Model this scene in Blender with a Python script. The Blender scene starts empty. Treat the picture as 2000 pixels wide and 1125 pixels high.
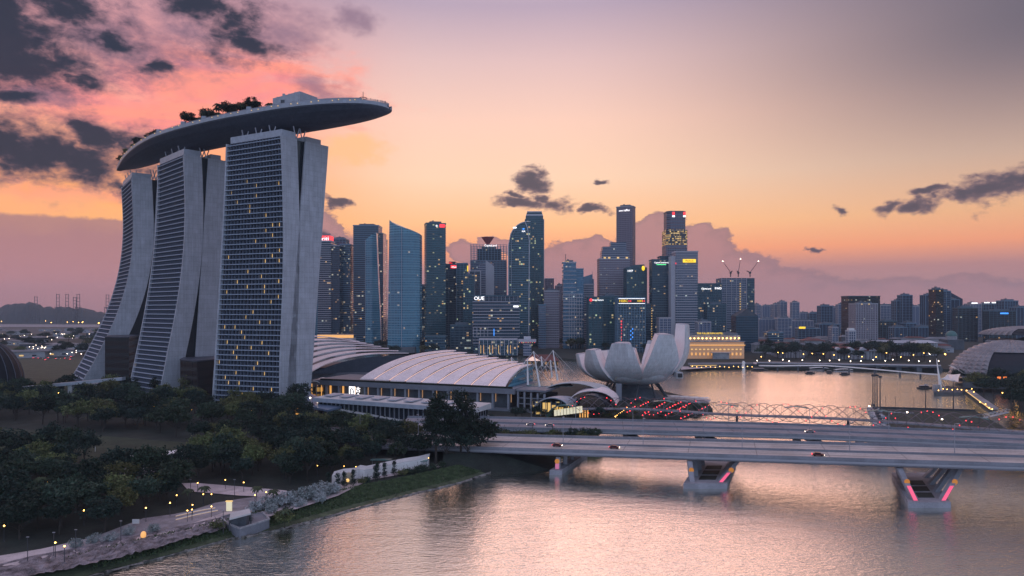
import bpy, bmesh, math, random
from mathutils import Vector, Matrix
from mathutils.geometry import tessellate_polygon
R = math.radians
rnd = random.Random(7)
S = bpy.context.scene
COL = S.collection
# ------------------------------------------------------------------ camera (level drone view 70 m above the water)
F, HZ, H = 1333.0, 605.0, 70.0
cam = bpy.data.cameras.new('camera')
cam.sensor_width = 36.0
cam.lens = 36.0 * F / 2000.0
cam.shift_y = (HZ - 562.5) / 2000.0
cam.clip_start = 1.0
cam.clip_end = 60000.0
cam_ob = bpy.data.objects.new('camera', cam)
cam_ob.location = (0, 0, H)
cam_ob.rotation_euler = (R(90), 0, 0)
COL.objects.link(cam_ob)
S.camera = cam_ob

# ------------------------------------------------------------------ node helper
def srgb(r, g, b):
    def f(c):
        c /= 255.0
        return c / 12.92 if c <= .04045 else ((c + .055) / 1.055) ** 2.4
    return (f(r), f(g), f(b), 1.0)

class NT:
    def __init__(s, nt):
        s.t = nt; s.n = nt.nodes; s.l = nt.links
    def put(s, sock, v):
        if isinstance(v, bpy.types.NodeSocket): s.l.new(v, sock)
        elif v is not None:
            if hasattr(sock.default_value, '__len__') and not hasattr(v, '__len__'): v = [v] * len(sock.default_value)
            sock.default_value = v
    def m(s, op, a=0, b=None, c=None, clamp=False):
        n = s.n.new('ShaderNodeMath'); n.operation = op; n.use_clamp = clamp
        s.put(n.inputs[0], a)
        if b is not None: s.put(n.inputs[1], b)
        if c is not None: s.put(n.inputs[2], c)
        return n.outputs[0]
    def xyz(s, v):
        n = s.n.new('ShaderNodeSeparateXYZ'); s.put(n.inputs[0], v); return n.outputs
    def comb(s, x=0, y=0, z=0):
        n = s.n.new('ShaderNodeCombineXYZ')
        for i, v in enumerate((x, y, z)): s.put(n.inputs[i], v)
        return n.outputs[0]
    def mix(s, f, a, b, mode='MIX'):
        n = s.n.new('ShaderNodeMix'); n.data_type = 'RGBA'; n.blend_type = mode
        s.put(n.inputs[0], f); s.put(n.inputs[6], a); s.put(n.inputs[7], b)
        return n.outputs[2]
    def noise(s, vec, scale=1, detail=3, rough=.55, dist=0, col=False):
        n = s.n.new('ShaderNodeTexNoise'); s.put(n.inputs['Vector'], vec)
        n.inputs['Scale'].default_value = scale; n.inputs['Detail'].default_value = detail
        n.inputs['Roughness'].default_value = rough; n.inputs['Distortion'].default_value = dist
        return n.outputs[1 if col else 0]
    def sm(s, v, lo, hi, olo=0., ohi=1.):
        n = s.n.new('ShaderNodeMapRange'); n.interpolation_type = 'SMOOTHSTEP'
        s.put(n.inputs[0], v); n.inputs[1].default_value = lo; n.inputs[2].default_value = hi
        n.inputs[3].default_value = olo; n.inputs[4].default_value = ohi
        return n.outputs[0]
    def ramp(s, f, pts, interp='LINEAR'):
        n = s.n.new('ShaderNodeValToRGB'); s.put(n.inputs[0], f)
        cr = n.color_ramp; cr.interpolation = interp
        while len(cr.elements) < len(pts): cr.elements.new(.5)
        for e, (p, c) in zip(cr.elements, pts): e.position = p; e.color = c
        return n.outputs[0]

# ------------------------------------------------------------------ dusk sky (world)
W = bpy.data.worlds.new('World'); S.world = W; W.use_nodes = True
w = NT(W.node_tree)
bg = W.node_tree.nodes['Background']
tc = w.n.new('ShaderNodeTexCoord')
dx, dy, dz = w.xyz(tc.outputs['Generated'])
az = w.m('ARCTAN2', dx, dy)            # 0 = west, where the sun has set, + = north
el = w.m('ARCSINE', dz)
def E(py, px=1000):
    a = math.atan((px - 1000) / F); return math.atan((HZ - py) / F * math.cos(a))
def A(px): return math.atan((px - 1000) / F)
# clear-sky gradient by elevation (degrees/60), brightened above the view to light the scene
eln = w.m('DIVIDE', el, R(60.), clamp=True)
def er(py): return max(0.0, E(py) / R(60.))
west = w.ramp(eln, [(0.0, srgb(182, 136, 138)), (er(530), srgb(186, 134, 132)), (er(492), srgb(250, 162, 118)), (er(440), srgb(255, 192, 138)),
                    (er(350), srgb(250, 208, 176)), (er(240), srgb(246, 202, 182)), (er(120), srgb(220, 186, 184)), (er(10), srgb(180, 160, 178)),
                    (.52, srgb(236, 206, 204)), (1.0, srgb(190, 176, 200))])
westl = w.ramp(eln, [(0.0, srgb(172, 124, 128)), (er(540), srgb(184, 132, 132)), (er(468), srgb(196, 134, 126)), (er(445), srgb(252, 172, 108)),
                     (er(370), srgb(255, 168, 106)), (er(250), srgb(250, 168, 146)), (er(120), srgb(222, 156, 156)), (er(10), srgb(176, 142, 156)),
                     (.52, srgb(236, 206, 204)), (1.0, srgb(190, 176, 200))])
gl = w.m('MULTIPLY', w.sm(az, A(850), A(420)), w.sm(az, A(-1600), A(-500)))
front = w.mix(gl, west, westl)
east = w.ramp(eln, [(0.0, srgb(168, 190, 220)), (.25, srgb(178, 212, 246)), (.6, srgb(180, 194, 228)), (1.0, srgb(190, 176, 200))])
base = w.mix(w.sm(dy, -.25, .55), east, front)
# right-hand side a touch duller, and darker towards the picture's upper corner
base = w.mix(w.m('MULTIPLY', w.m('MULTIPLY', w.sm(az, A(1050), A(2150)), w.sm(dy, -.2, .3)), w.sm(el, .05, .34, .12, .97)), base, srgb(98, 94, 108))
# mauve evening bank low over the horizon
cvec = w.comb(az, w.m('MULTIPLY', el, 1.7), 0)
n1 = w.noise(cvec, 9.0, 5, .6, .3)
n2 = w.noise(cvec, 24.0, 6, .62, .2)
n3 = w.noise(w.comb(az, w.m('MULTIPLY', el, 4.5), 3.3), 6.0, 4, .55, .6)
n4 = w.noise(cvec, 75.0, 4, .65, .5)
nn = w.m('ADD', w.m('ADD', w.m('MULTIPLY', n1, .45), w.m('MULTIPLY', n2, .38)), w.m('MULTIPLY', n4, .17))
nc = w.m('SUBTRACT', nn, .5)
wn = w.noise(cvec, 16.0, 5, .6, 0, True)
wn2 = w.noise(cvec, 4.5, 2, .5, 0, True)
wv = w.n.new('ShaderNodeVectorMath'); wv.operation = 'MULTIPLY_ADD'
w.l.new(wn, wv.inputs[0]); wv.inputs[1].default_value = (.075, .065, 0); w.l.new(cvec, wv.inputs[2])
wv2 = w.n.new('ShaderNodeVectorMath'); wv2.operation = 'MULTIPLY_ADD'
w.l.new(wn2, wv2.inputs[0]); wv2.inputs[1].default_value = (.09, .05, 0); w.l.new(wv.outputs[0], wv2.inputs[2])
wv3 = w.n.new('ShaderNodeVectorMath'); wv3.operation = 'SUBTRACT'
w.l.new(wv2.outputs[0], wv3.inputs[0]); wv3.inputs[1].default_value = (.0825, .0575, 0)
warped = wv3.outputs[0]
def blobs(lst):
    out = None
    for (px, py, rx, ry, *rot) in lst:
        mp = w.n.new('ShaderNodeMapping'); mp.vector_type = 'TEXTURE'
        mp.inputs['Location'].default_value = (A(px), E(py, px) * 1.7, 0)
        mp.inputs['Rotation'].default_value = (0, 0, R(rot[0]) if rot else 0)
        mp.inputs['Scale'].default_value = (rx / F, ry * 1.7 / F, 1)
        w.l.new(warped, mp.inputs['Vector'])
        ln = w.n.new('ShaderNodeVectorMath'); ln.operation = 'LENGTH'; w.l.new(mp.outputs[0], ln.inputs[0])
        v = w.m('SUBTRACT', 1.0, ln.outputs['Value'])
        out = v if out is None else w.m('MAXIMUM', out, v)
    return out
def cloud(base, lst, amp, lo, hi, col, op=1.0):
    v = w.m('ADD', blobs(lst), w.m('MULTIPLY', nc, amp))
    f = w.sm(v, lo, hi, 0, op)
    return w.mix(f, base, col), f
# pink lit streaks on the left
streak = w.m('MULTIPLY', w.sm(n3, .38, .62), 1)
pinkv = w.m('ADD', w.m('ADD', blobs([(420, 165, 330, 75, 4), (150, 190, 260, 60), (330, 235, 240, 40), (560, 150, 90, 40), (60, 390, 220, 34)]), w.m('MULTIPLY', nc, 2.2)), w.m('MULTIPLY', w.m('SUBTRACT', n3, .5), 2.2))
base = w.mix(w.sm(pinkv, -.1, .8, 0, .95), base, w.mix(streak, srgb(240, 138, 140), srgb(255, 152, 132)))
base, _ = cloud(base, [(690, 286, 74, 26, 0), (655, 304, 70, 26)], 3.4, -.1, .75, srgb(255, 190, 138), .85)
base, _ = cloud(base, [(60, 405, 240, 44), (200, 420, 150, 28)], 2.2, -.1, .8, srgb(255, 180, 116), .8)
# soft mauve-grey veils
base, _ = cloud(base, [(230, 80, 260, 90, -8), (360, 60, 200, 80), (560, 60, 130, 60), (640, 170, 110, 40, -25), (80, 190, 140, 30), (690, 40, 60, 40)], 2.6, .05, 1.0, srgb(130, 106, 128), .75)
# mauve evening bank, left
lb = w.m('ADD', w.m('MULTIPLY', nc, .030), w.m('SUBTRACT', E(452) + .0, el))
lbm = w.m('MULTIPLY', w.sm(lb, -.001, .004), w.sm(az, A(640), A(330)))
base = w.mix(w.m('MULTIPLY', lbm, .85), base, w.ramp(eln, [(0, srgb(168, 120, 126)), (er(560), srgb(184, 128, 132)), (er(455), srgb(166, 122, 124))]))
# cumulus bank behind the city
cb = blobs([(1130, 560, 150, 100), (1150, 500, 60, 42), (1125, 482, 26, 22), (1165, 478, 22, 18), (1085, 520, 50, 30), (1280, 560, 170, 90),
            (1265, 450, 30, 28), (1290, 480, 70, 60), (1372, 462, 26, 22), (1368, 500, 66, 60), (1420, 540, 110, 56, -24), (1500, 580, 160, 60, -10),
            (1640, 605, 220, 62, 0), (640, 470, 44, 70, 0), (640, 560, 120, 110), (910, 490, 44, 22), (945, 466, 26, 16), (980, 480, 40, 20), (1850, 600, 300, 60)])
cbm = w.sm(w.m('ADD', cb, w.m('MULTIPLY', nc, 1.1)), .02, .14)
cbc = w.mix(w.sm(w.m('ADD', cb, w.m('MULTIPLY', nc, 1.5)), .0, .5), srgb(150, 116, 122), srgb(172, 126, 130))
base = w.mix(w.m('MULTIPLY', cbm, w.sm(el, -.01, .06, .82, .92)), base, cbc)
# dark clouds
darkl = [(0, 60, 190, 130), (80, 110, 130, 80), (-60, 20, 260, 180), (440, 50, 110, 76, -24), (500, 90, 90, 32, -10), (390, 0, 110, 60), (0, 272, 120, 66), (60, 308, 110, 58),
         (165, 320, 130, 66, 0), (215, 268, 90, 48, -15), (110, 290, 120, 60), (235, 372, 34, 34), (10, 188, 100, 26), (300, 130, 40, 20), (225, 80, 54, 30), (180, 160, 70, 22), (120, 10, 90, 50)]
bd = blobs(darkl)
v = w.m('ADD', bd, w.m('MULTIPLY', nc, 3.0))
f = w.sm(v, -.12, .70, 0, .98)
dcol = w.mix(w.sm(v, .1, .8), srgb(124, 100, 118), srgb(42, 50, 66))
base = w.mix(f, base, dcol)
small = [(1050, 352, 40, 26), (1020, 402, 70, 17), (1085, 400, 52, 24, -6), (1070, 390, 34, 18), (1010, 383, 18, 9), (990, 408, 30, 10), (1170, 350, 16, 8), (1165, 408, 26, 10),
         (1932, 368, 62, 28, 4), (1880, 384, 44, 15), (1985, 350, 50, 22), (1748, 406, 30, 15), (1800, 408, 40, 13, 6), (1638, 408, 20, 12), (1580, 487, 14, 8), (1815, 380, 34, 11),
         (645, 395, 26, 8, -30), (655, 460, 12, 9)]
v = w.m('ADD', blobs(small), w.m('MULTIPLY', nc, 4.2))
f = w.sm(v, -.16, .5, 0, .94)
base = w.mix(f, base, w.mix(w.sm(v, .1, .75), srgb(126, 102, 110), srgb(70, 68, 84)))
# physical dusk sky of the same hour, a small share of the light
nish = w.n.new('ShaderNodeTexSky'); nish.sky_type = 'NISHITA'; nish.sun_disc = False
nish.sun_elevation = R(1.5); nish.sun_rotation = R(12)
base = w.mix(.0005, base, nish.outputs[0], 'ADD')
below = w.sm(el, -.02, .0)
base = w.mix(below, srgb(60, 62, 76), base)
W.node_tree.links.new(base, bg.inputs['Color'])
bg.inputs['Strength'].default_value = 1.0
W.cycles.sampling_method = 'MANUAL'; W.cycles.sample_map_resolution = 512
# ------------------------------------------------------------------ low warm sun just above the bank, behind the city
sl = bpy.data.lights.new('sun', 'SUN'); sl.energy = .28; sl.angle = R(34); sl.color = (1.0, .50, .42)
so = bpy.data.objects.new('sun', sl); COL.objects.link(so)
sd = Vector((math.sin(R(10)), math.cos(R(10)), math.tan(R(9))))     # towards the sun
so.rotation_euler = sd.to_track_quat('Z', 'Y').to_euler()
vs = S.view_settings
vs.view_transform = 'Standard'; vs.look = 'None'; vs.exposure = .2; vs.gamma = 1; vs.use_curve_mapping = False

# ------------------------------------------------------------------ placing: pixel column/row of the photo -> metres at a chosen distance / on the ground
def PT(px, py, d): return Vector(((px - 1000) / F * d, d, H - (py - HZ) / F * d))
def GP(px, py, z=0.0):
    d = F * (H - z) / (py - HZ)
    return Vector(((px - 1000) / F * d, d, z))
LAND = 2.5

# ------------------------------------------------------------------ mesh builder
class MB:
    def __init__(s): s.v = []; s.f = []
    def add(s, vs_, fs_):
        o = len(s.v); s.v += [tuple(v) for v in vs_]; s.f += [tuple(i + o for i in f) for f in fs_]; return s
    def box(s, x0, x1, y0, y1, z0, z1):
        return s.add([(x, y, z) for z in (z0, z1) for y in (y0, y1) for x in (x0, x1)],
                     [(0, 2, 3, 1), (4, 5, 7, 6), (0, 1, 5, 4), (2, 6, 7, 3), (0, 4, 6, 2), (1, 3, 7, 5)])
    def hexa(s, p):   # 8 points: bottom ring 4, top ring 4
        return s.add(p, [(3, 2, 1, 0), (4, 5, 6, 7), (0, 1, 5, 4), (1, 2, 6, 5), (2, 3, 7, 6), (3, 0, 4, 7)])
    def prism(s, poly, z0, z1):
        n = len(poly)
        z0f = z0 if callable(z0) else (lambda x, y: z0); z1f = z1 if callable(z1) else (lambda x, y: z1)
        vs_ = [(x, y, z0f(x, y)) for x, y in poly] + [(x, y, z1f(x, y)) for x, y in poly]
        tri = tessellate_polygon([[Vector((x, y, 0)) for x, y in poly]])
        area = sum(poly[i][0] * poly[(i + 1) % n][1] - poly[(i + 1) % n][0] * poly[i][1] for i in range(n))
        fs_ = []
        for t in tri:
            a, b, c = [Vector((*poly[i], 0)) for i in t]
            up = (b - a).cross(c - a).z > 0
            t = t if up else t[::-1]
            fs_.append(tuple(i + n for i in t)); fs_.append(tuple(t[::-1]))
        for i in range(n):
            j = (i + 1) % n
            fs_.append((i, j, j + n, i + n) if area > 0 else (j, i, i + n, j + n))
        return s.add(vs_, fs_)
    def loft(s, rings, closed=True, cap=True):
        n = len(rings[0]); o = []
        for r in rings: o += list(r)
        fs_ = []
        for k in range(len(rings) - 1):
            for i in range(n if closed else n - 1):
                j = (i + 1) % n
                fs_.append((k * n + i, k * n + j, (k + 1) * n + j, (k + 1) * n + i))
        if cap and closed:
            fs_.append(tuple(range(n))[::-1]); m = (len(rings) - 1) * n; fs_.append(tuple(range(m, m + n)))
        return s.add(o, fs_)
    def tube(s, pts, r, n=6, r2=None):
        pts = [Vector(p) for p in pts]; rings = []
        for i, p in enumerate(pts):
            t = (pts[min(i + 1, len(pts) - 1)] - pts[max(i - 1, 0)]).normalized()
            a = t.cross(Vector((0, 0, 1)))
            if a.length < .05: a = t.cross(Vector((1, 0, 0)))
            a.normalize(); b = a.cross(t)
            rr = r if r2 is None else r + (r2 - r) * i / (len(pts) - 1)
            rings.append([p + (a * math.cos(q) + b * math.sin(q)) * rr for q in [2 * math.pi * k / n for k in range(n)]])
        return s.loft(rings)
    def ball(s, c, r, nu=10, nv=6, sz=1.0, sx=1.0, sy=1.0, top_only=False):
        c = Vector(c); rings = []
        v0 = 0 if top_only else -math.pi / 2
        for k in range(nv + 1):
            q = v0 + (math.pi / 2 - v0) * k / nv
            rings.append([c + Vector((r * sx * max(math.cos(q), .01) * math.cos(t), r * sy * max(math.cos(q), .01) * math.sin(t), r * sz * math.sin(q)))
                          for t in [2 * math.pi * i / nu for i in range(nu)]])
        return s.loft(rings)
    def thick(s, grid, th):   # grid[i][j] of points -> closed plate of thickness th (downward)
        n, m = len(grid), len(grid[0])
        a = [Vector(p) for r in grid for p in r]; b = [p - Vector((0, 0, th)) for p in a]
        fs_ = []
        for i in range(n - 1):
            for j in range(m - 1):
                q = (i * m + j, i * m + j + 1, (i + 1) * m + j + 1, (i + 1) * m + j)
                fs_.append(q[::-1]); fs_.append(tuple(k + n * m for k in q))
        e = [i * m for i in range(n)] + [(n - 1) * m + j for j in range(1, m)] + [i * m + m - 1 for i in range(n - 2, -1, -1)] + [j for j in range(m - 2, 0, -1)]
        for i in range(len(e)):
            x, y = e[i], e[(i + 1) % len(e)]
            fs_.append((x, y, y + n * m, x + n * m))
        return s.add(a + b, fs_)
    def build(s, name, mat, parent=None, org=None, smooth=False):
        me = bpy.data.meshes.new(name)
        if org is None: org = parent.location if parent is not None else Vector((0, 0, 0))
        me.from_pydata([(x - org[0], y - org[1], z - org[2]) for x, y, z in s.v], [], s.f)
        bm = bmesh.new(); bm.from_mesh(me); bmesh.ops.recalc_face_normals(bm, faces=bm.faces); bm.to_mesh(me); bm.free()
        me.materials.append(mat)
        if smooth:
            for p in me.polygons: p.use_smooth = True
        o = bpy.data.objects.new(name, me); COL.objects.link(o)
        if parent is not None: o.parent = parent
        return o
ZERO = Vector((0, 0, 0))
def loc_build(mb, name, mat, parent, smooth=False): return mb.build(name, mat, parent, ZERO, smooth)     # vertices already local to the parent

def thing(name, label, cat, loc=(0, 0, 0), rz=0, group=None):
    o = bpy.data.objects.new(name, None); o.empty_display_size = .5; COL.objects.link(o)
    o.location = loc; o.rotation_euler = (0, 0, rz)
    return tag(o, label, cat, group)
def tag(o, label, cat, group=None):
    o['label'] = label; o['category'] = cat
    if group: o['group'] = group
    return o
def single(mb, name, mat, label, cat, group=None, loc=None, smooth=False):
    c = Vector(loc) if loc is not None else Vector((sum(v[0] for v in mb.v) / len(mb.v), sum(v[1] for v in mb.v) / len(mb.v), min(v[2] for v in mb.v)))
    o = mb.build(name, mat, None, c, smooth); o.location = c
    return tag(o, label, cat, group)
def struct(mb, name, mat, kind='structure', smooth=False, label=None):
    o = mb.build(name, mat, None, ZERO, smooth); o['kind'] = kind
    if label: o['label'] = label
    return o
kids = {}
def dup(o, loc=None, rz=None, sc=None, label=None, group=None):
    c = o.copy(); COL.objects.link(c)
    if loc is not None: c.location = loc
    if rz is not None: c.rotation_euler = (0, 0, rz)
    if sc is not None: c.scale = sc if hasattr(sc, '__len__') else (sc, sc, sc)
    if label: c['label'] = label
    if group: c['group'] = group
    if o not in kids: kids[o] = [(k, [g for g in bpy.data.objects if g.parent == k]) for k in bpy.data.objects if k.parent == o]
    for k, gs in kids[o]:
        d = k.copy(); COL.objects.link(d); d.parent = c
        for g in gs:
            e = g.copy(); COL.objects.link(e); e.parent = d
    return c
def text(s_, size, mat, parent, loc, rz=0, name='lettering', ext=.15, local=True):
    cu = bpy.data.curves.new(name, 'FONT'); cu.body = s_; cu.size = size; cu.extrude = ext; cu.resolution_u = 2
    cu.align_x = 'CENTER'; cu.align_y = 'CENTER'
    t = bpy.data.objects.new('tmp_text', cu); COL.objects.link(t)
    bpy.context.view_layer.update()
    me = bpy.data.meshes.new_from_object(t.evaluated_get(bpy.context.evaluated_depsgraph_get()))
    bpy.data.objects.remove(t); me.name = name
    me.transform(Matrix.Translation(Vector(loc)) @ Matrix.Rotation(rz, 4, 'Z') @ Matrix.Rotation(R(90), 4, 'X'))
    me.materials.clear(); me.materials.append(mat)
    o = bpy.data.objects.new(name, me); COL.objects.link(o); o.parent = parent
    return o

# ------------------------------------------------------------------ materials
def mat(name, col, rough=.7, metal=0, spec=.5, noise=None, bump=0, emit=None, estr=0, ior=None, nscale=1.0):
    m = bpy.data.materials.new(name); m.use_nodes = True; n = NT(m.node_tree); b = n.n['Principled BSDF']
    c = srgb(*col) if max(col) > 1.01 else (*col, 1)
    b.inputs['Base Color'].default_value = c; b.inputs['Roughness'].default_value = rough
    b.inputs['Metallic'].default_value = metal; b.inputs['Specular IOR Level'].default_value = spec
    if ior: b.inputs['IOR'].default_value = ior
    if noise or bump:
        t = n.n.new('ShaderNodeTexCoord')
        g = n.m('ADD', n.m('MULTIPLY', n.noise(t.outputs['Object'], .12 * nscale, 5, .6), .6), n.m('MULTIPLY', n.noise(t.outputs['Object'], 1.4 * nscale, 4, .65), .4))
        if noise:
            lo = tuple(x * (1 - noise) for x in c[:3]) + (1,); hi = tuple(min(1, x * (1 + noise)) for x in c[:3]) + (1,)
            n.put(b.inputs['Base Color'], n.mix(n.sm(g, .35, .65), lo, hi))
        if bump:
            bn = n.n.new('ShaderNodeBump'); bn.inputs['Strength'].default_value = bump; bn.inputs['Distance'].default_value = .3
            n.put(bn.inputs['Height'], g); n.l.new(bn.outputs[0], b.inputs['Normal'])
    if emit:
        b.inputs['Emission Color'].default_value = srgb(*emit); b.inputs['Emission Strength'].default_value = estr
        if not name.startswith('spot'): m.cycles.emission_sampling = 'NONE'
    return m

def window_mat(name, col, rough, cw, ch, dens, warm=(255, 190, 110), cool=(220, 235, 225), estr=.6, frame=None, spec=.6, rows=.25, metal=0.0, fw=.12, fh=.3):
    """glass curtain wall: panes between frame lines, some rooms lit"""
    m = bpy.data.materials.new(name); m.use_nodes = True; n = NT(m.node_tree); b = n.n['Principled BSDF']
    t = n.n.new('ShaderNodeTexCoord'); x, y, z = n.xyz(t.outputs['Object'])
    oi = n.n.new('ShaderNodeObjectInfo'); rn = n.m('MULTIPLY', oi.outputs['Random'], 91.7)
    u = n.m('DIVIDE', n.m('ADD', x, y), cw); v = n.m('DIVIDE', z, ch)
    cu, cv = n.m('FLOOR', u), n.m('FLOOR', v); fu, fv = n.m('FRACT', u), n.m('FRACT', v)
    wnz = n.n.new('ShaderNodeTexWhiteNoise'); wnz.noise_dimensions = '3D'; n.put(wnz.inputs['Vector'], n.comb(cu, cv, rn))
    row = n.n.new('ShaderNodeTexWhiteNoise'); row.noise_dimensions = '2D'; n.put(row.inputs['Vector'], n.comb(cv, rn, 0))
    clump = n.noise(n.comb(n.m('MULTIPLY', cu, .23), n.m('MULTIPLY', cv, .55), rn), 1.0, 2, .6)
    thr = n.m('SUBTRACT', 1 - dens, n.m('ADD', n.m('MULTIPLY', n.m('GREATER_THAN', row.outputs[0], 1 - rows * .35), .14), n.m('MULTIPLY', n.m('SUBTRACT', clump, .5), .55)))
    lit = n.m('GREATER_THAN', wnz.outputs[0], n.m('MAXIMUM', thr, .3))
    pane = n.m('MULTIPLY', n.m('MULTIPLY', n.m('GREATER_THAN', fu, fw), n.m('GREATER_THAN', fv, fh)), n.m('LESS_THAN', fv, .92))
    geo = n.n.new('ShaderNodeNewGeometry'); nx, ny, nz = n.xyz(geo.outputs['Normal'])
    side = n.m('LESS_THAN', n.m('ABSOLUTE', nz), .7)
    lit = n.m('MULTIPLY', n.m('MULTIPLY', lit, pane), side)
    c = srgb(*col); var = n.m('MULTIPLY_ADD', wnz.outputs[0], .5, .75)
    cc = n.mix(1.0, c, n.comb(var, var, var), 'MULTIPLY')
    if frame: cc = n.mix(pane, srgb(*frame), cc)
    n.put(b.inputs['Base Color'], cc)
    rr = n.m('MULTIPLY_ADD', n.m('SUBTRACT', 1, pane), .4, rough); n.put(b.inputs['Roughness'], rr)
    b.inputs['Specular IOR Level'].default_value = spec; b.inputs['Metallic'].default_value = metal
    hue = n.mix(n.m('FRACT', n.m('MULTIPLY', wnz.outputs[0], 57.3)), srgb(*warm), srgb(*cool))
    n.put(b.inputs['Emission Color'], hue)
    br = n.m('MULTIPLY', n.m('MULTIPLY_ADD', n.m('FRACT', n.m('MULTIPLY', wnz.outputs[0], 913.1)), .9, .15), estr)
    n.put(b.inputs['Emission Strength'], n.m('MULTIPLY', lit, br))
    m.cycles.emission_sampling = 'NONE'
    return m

def leaf_mat(name, col, var=.5, rough=.75):
    m = bpy.data.materials.new(name); m.use_nodes = True; n = NT(m.node_tree); b = n.n['Principled BSDF']
    t = n.n.new('ShaderNodeTexCoord'); oi = n.n.new('ShaderNodeObjectInfo')
    g = n.noise(t.outputs['Object'], .45, 3, .6); g2 = n.noise(t.outputs['Object'], 3.0, 2, .6)
    c = srgb(*col); lo = tuple(x * (1 - var) for x in c[:3]) + (1,); hi = tuple(x * (1 + var) for x in c[:3]) + (1,)
    k = n.mix(n.sm(n.m('ADD', n.m('MULTIPLY', g, .5), n.m('MULTIPLY', g2, .5)), .35, .65), lo, hi)
    hs = n.n.new('ShaderNodeHueSaturation'); n.put(hs.inputs['Hue'], n.m('MULTIPLY_ADD', oi.outputs['Random'], .06, .47))
    n.put(hs.inputs['Value'], n.m('MULTIPLY_ADD', oi.outputs['Random'], .6, .7)); n.put(hs.inputs['Color'], k)
    n.put(b.inputs['Base Color'], hs.outputs[0]); b.inputs['Roughness'].default_value = rough
    b.inputs['Specular IOR Level'].default_value = .25
    return m

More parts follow.
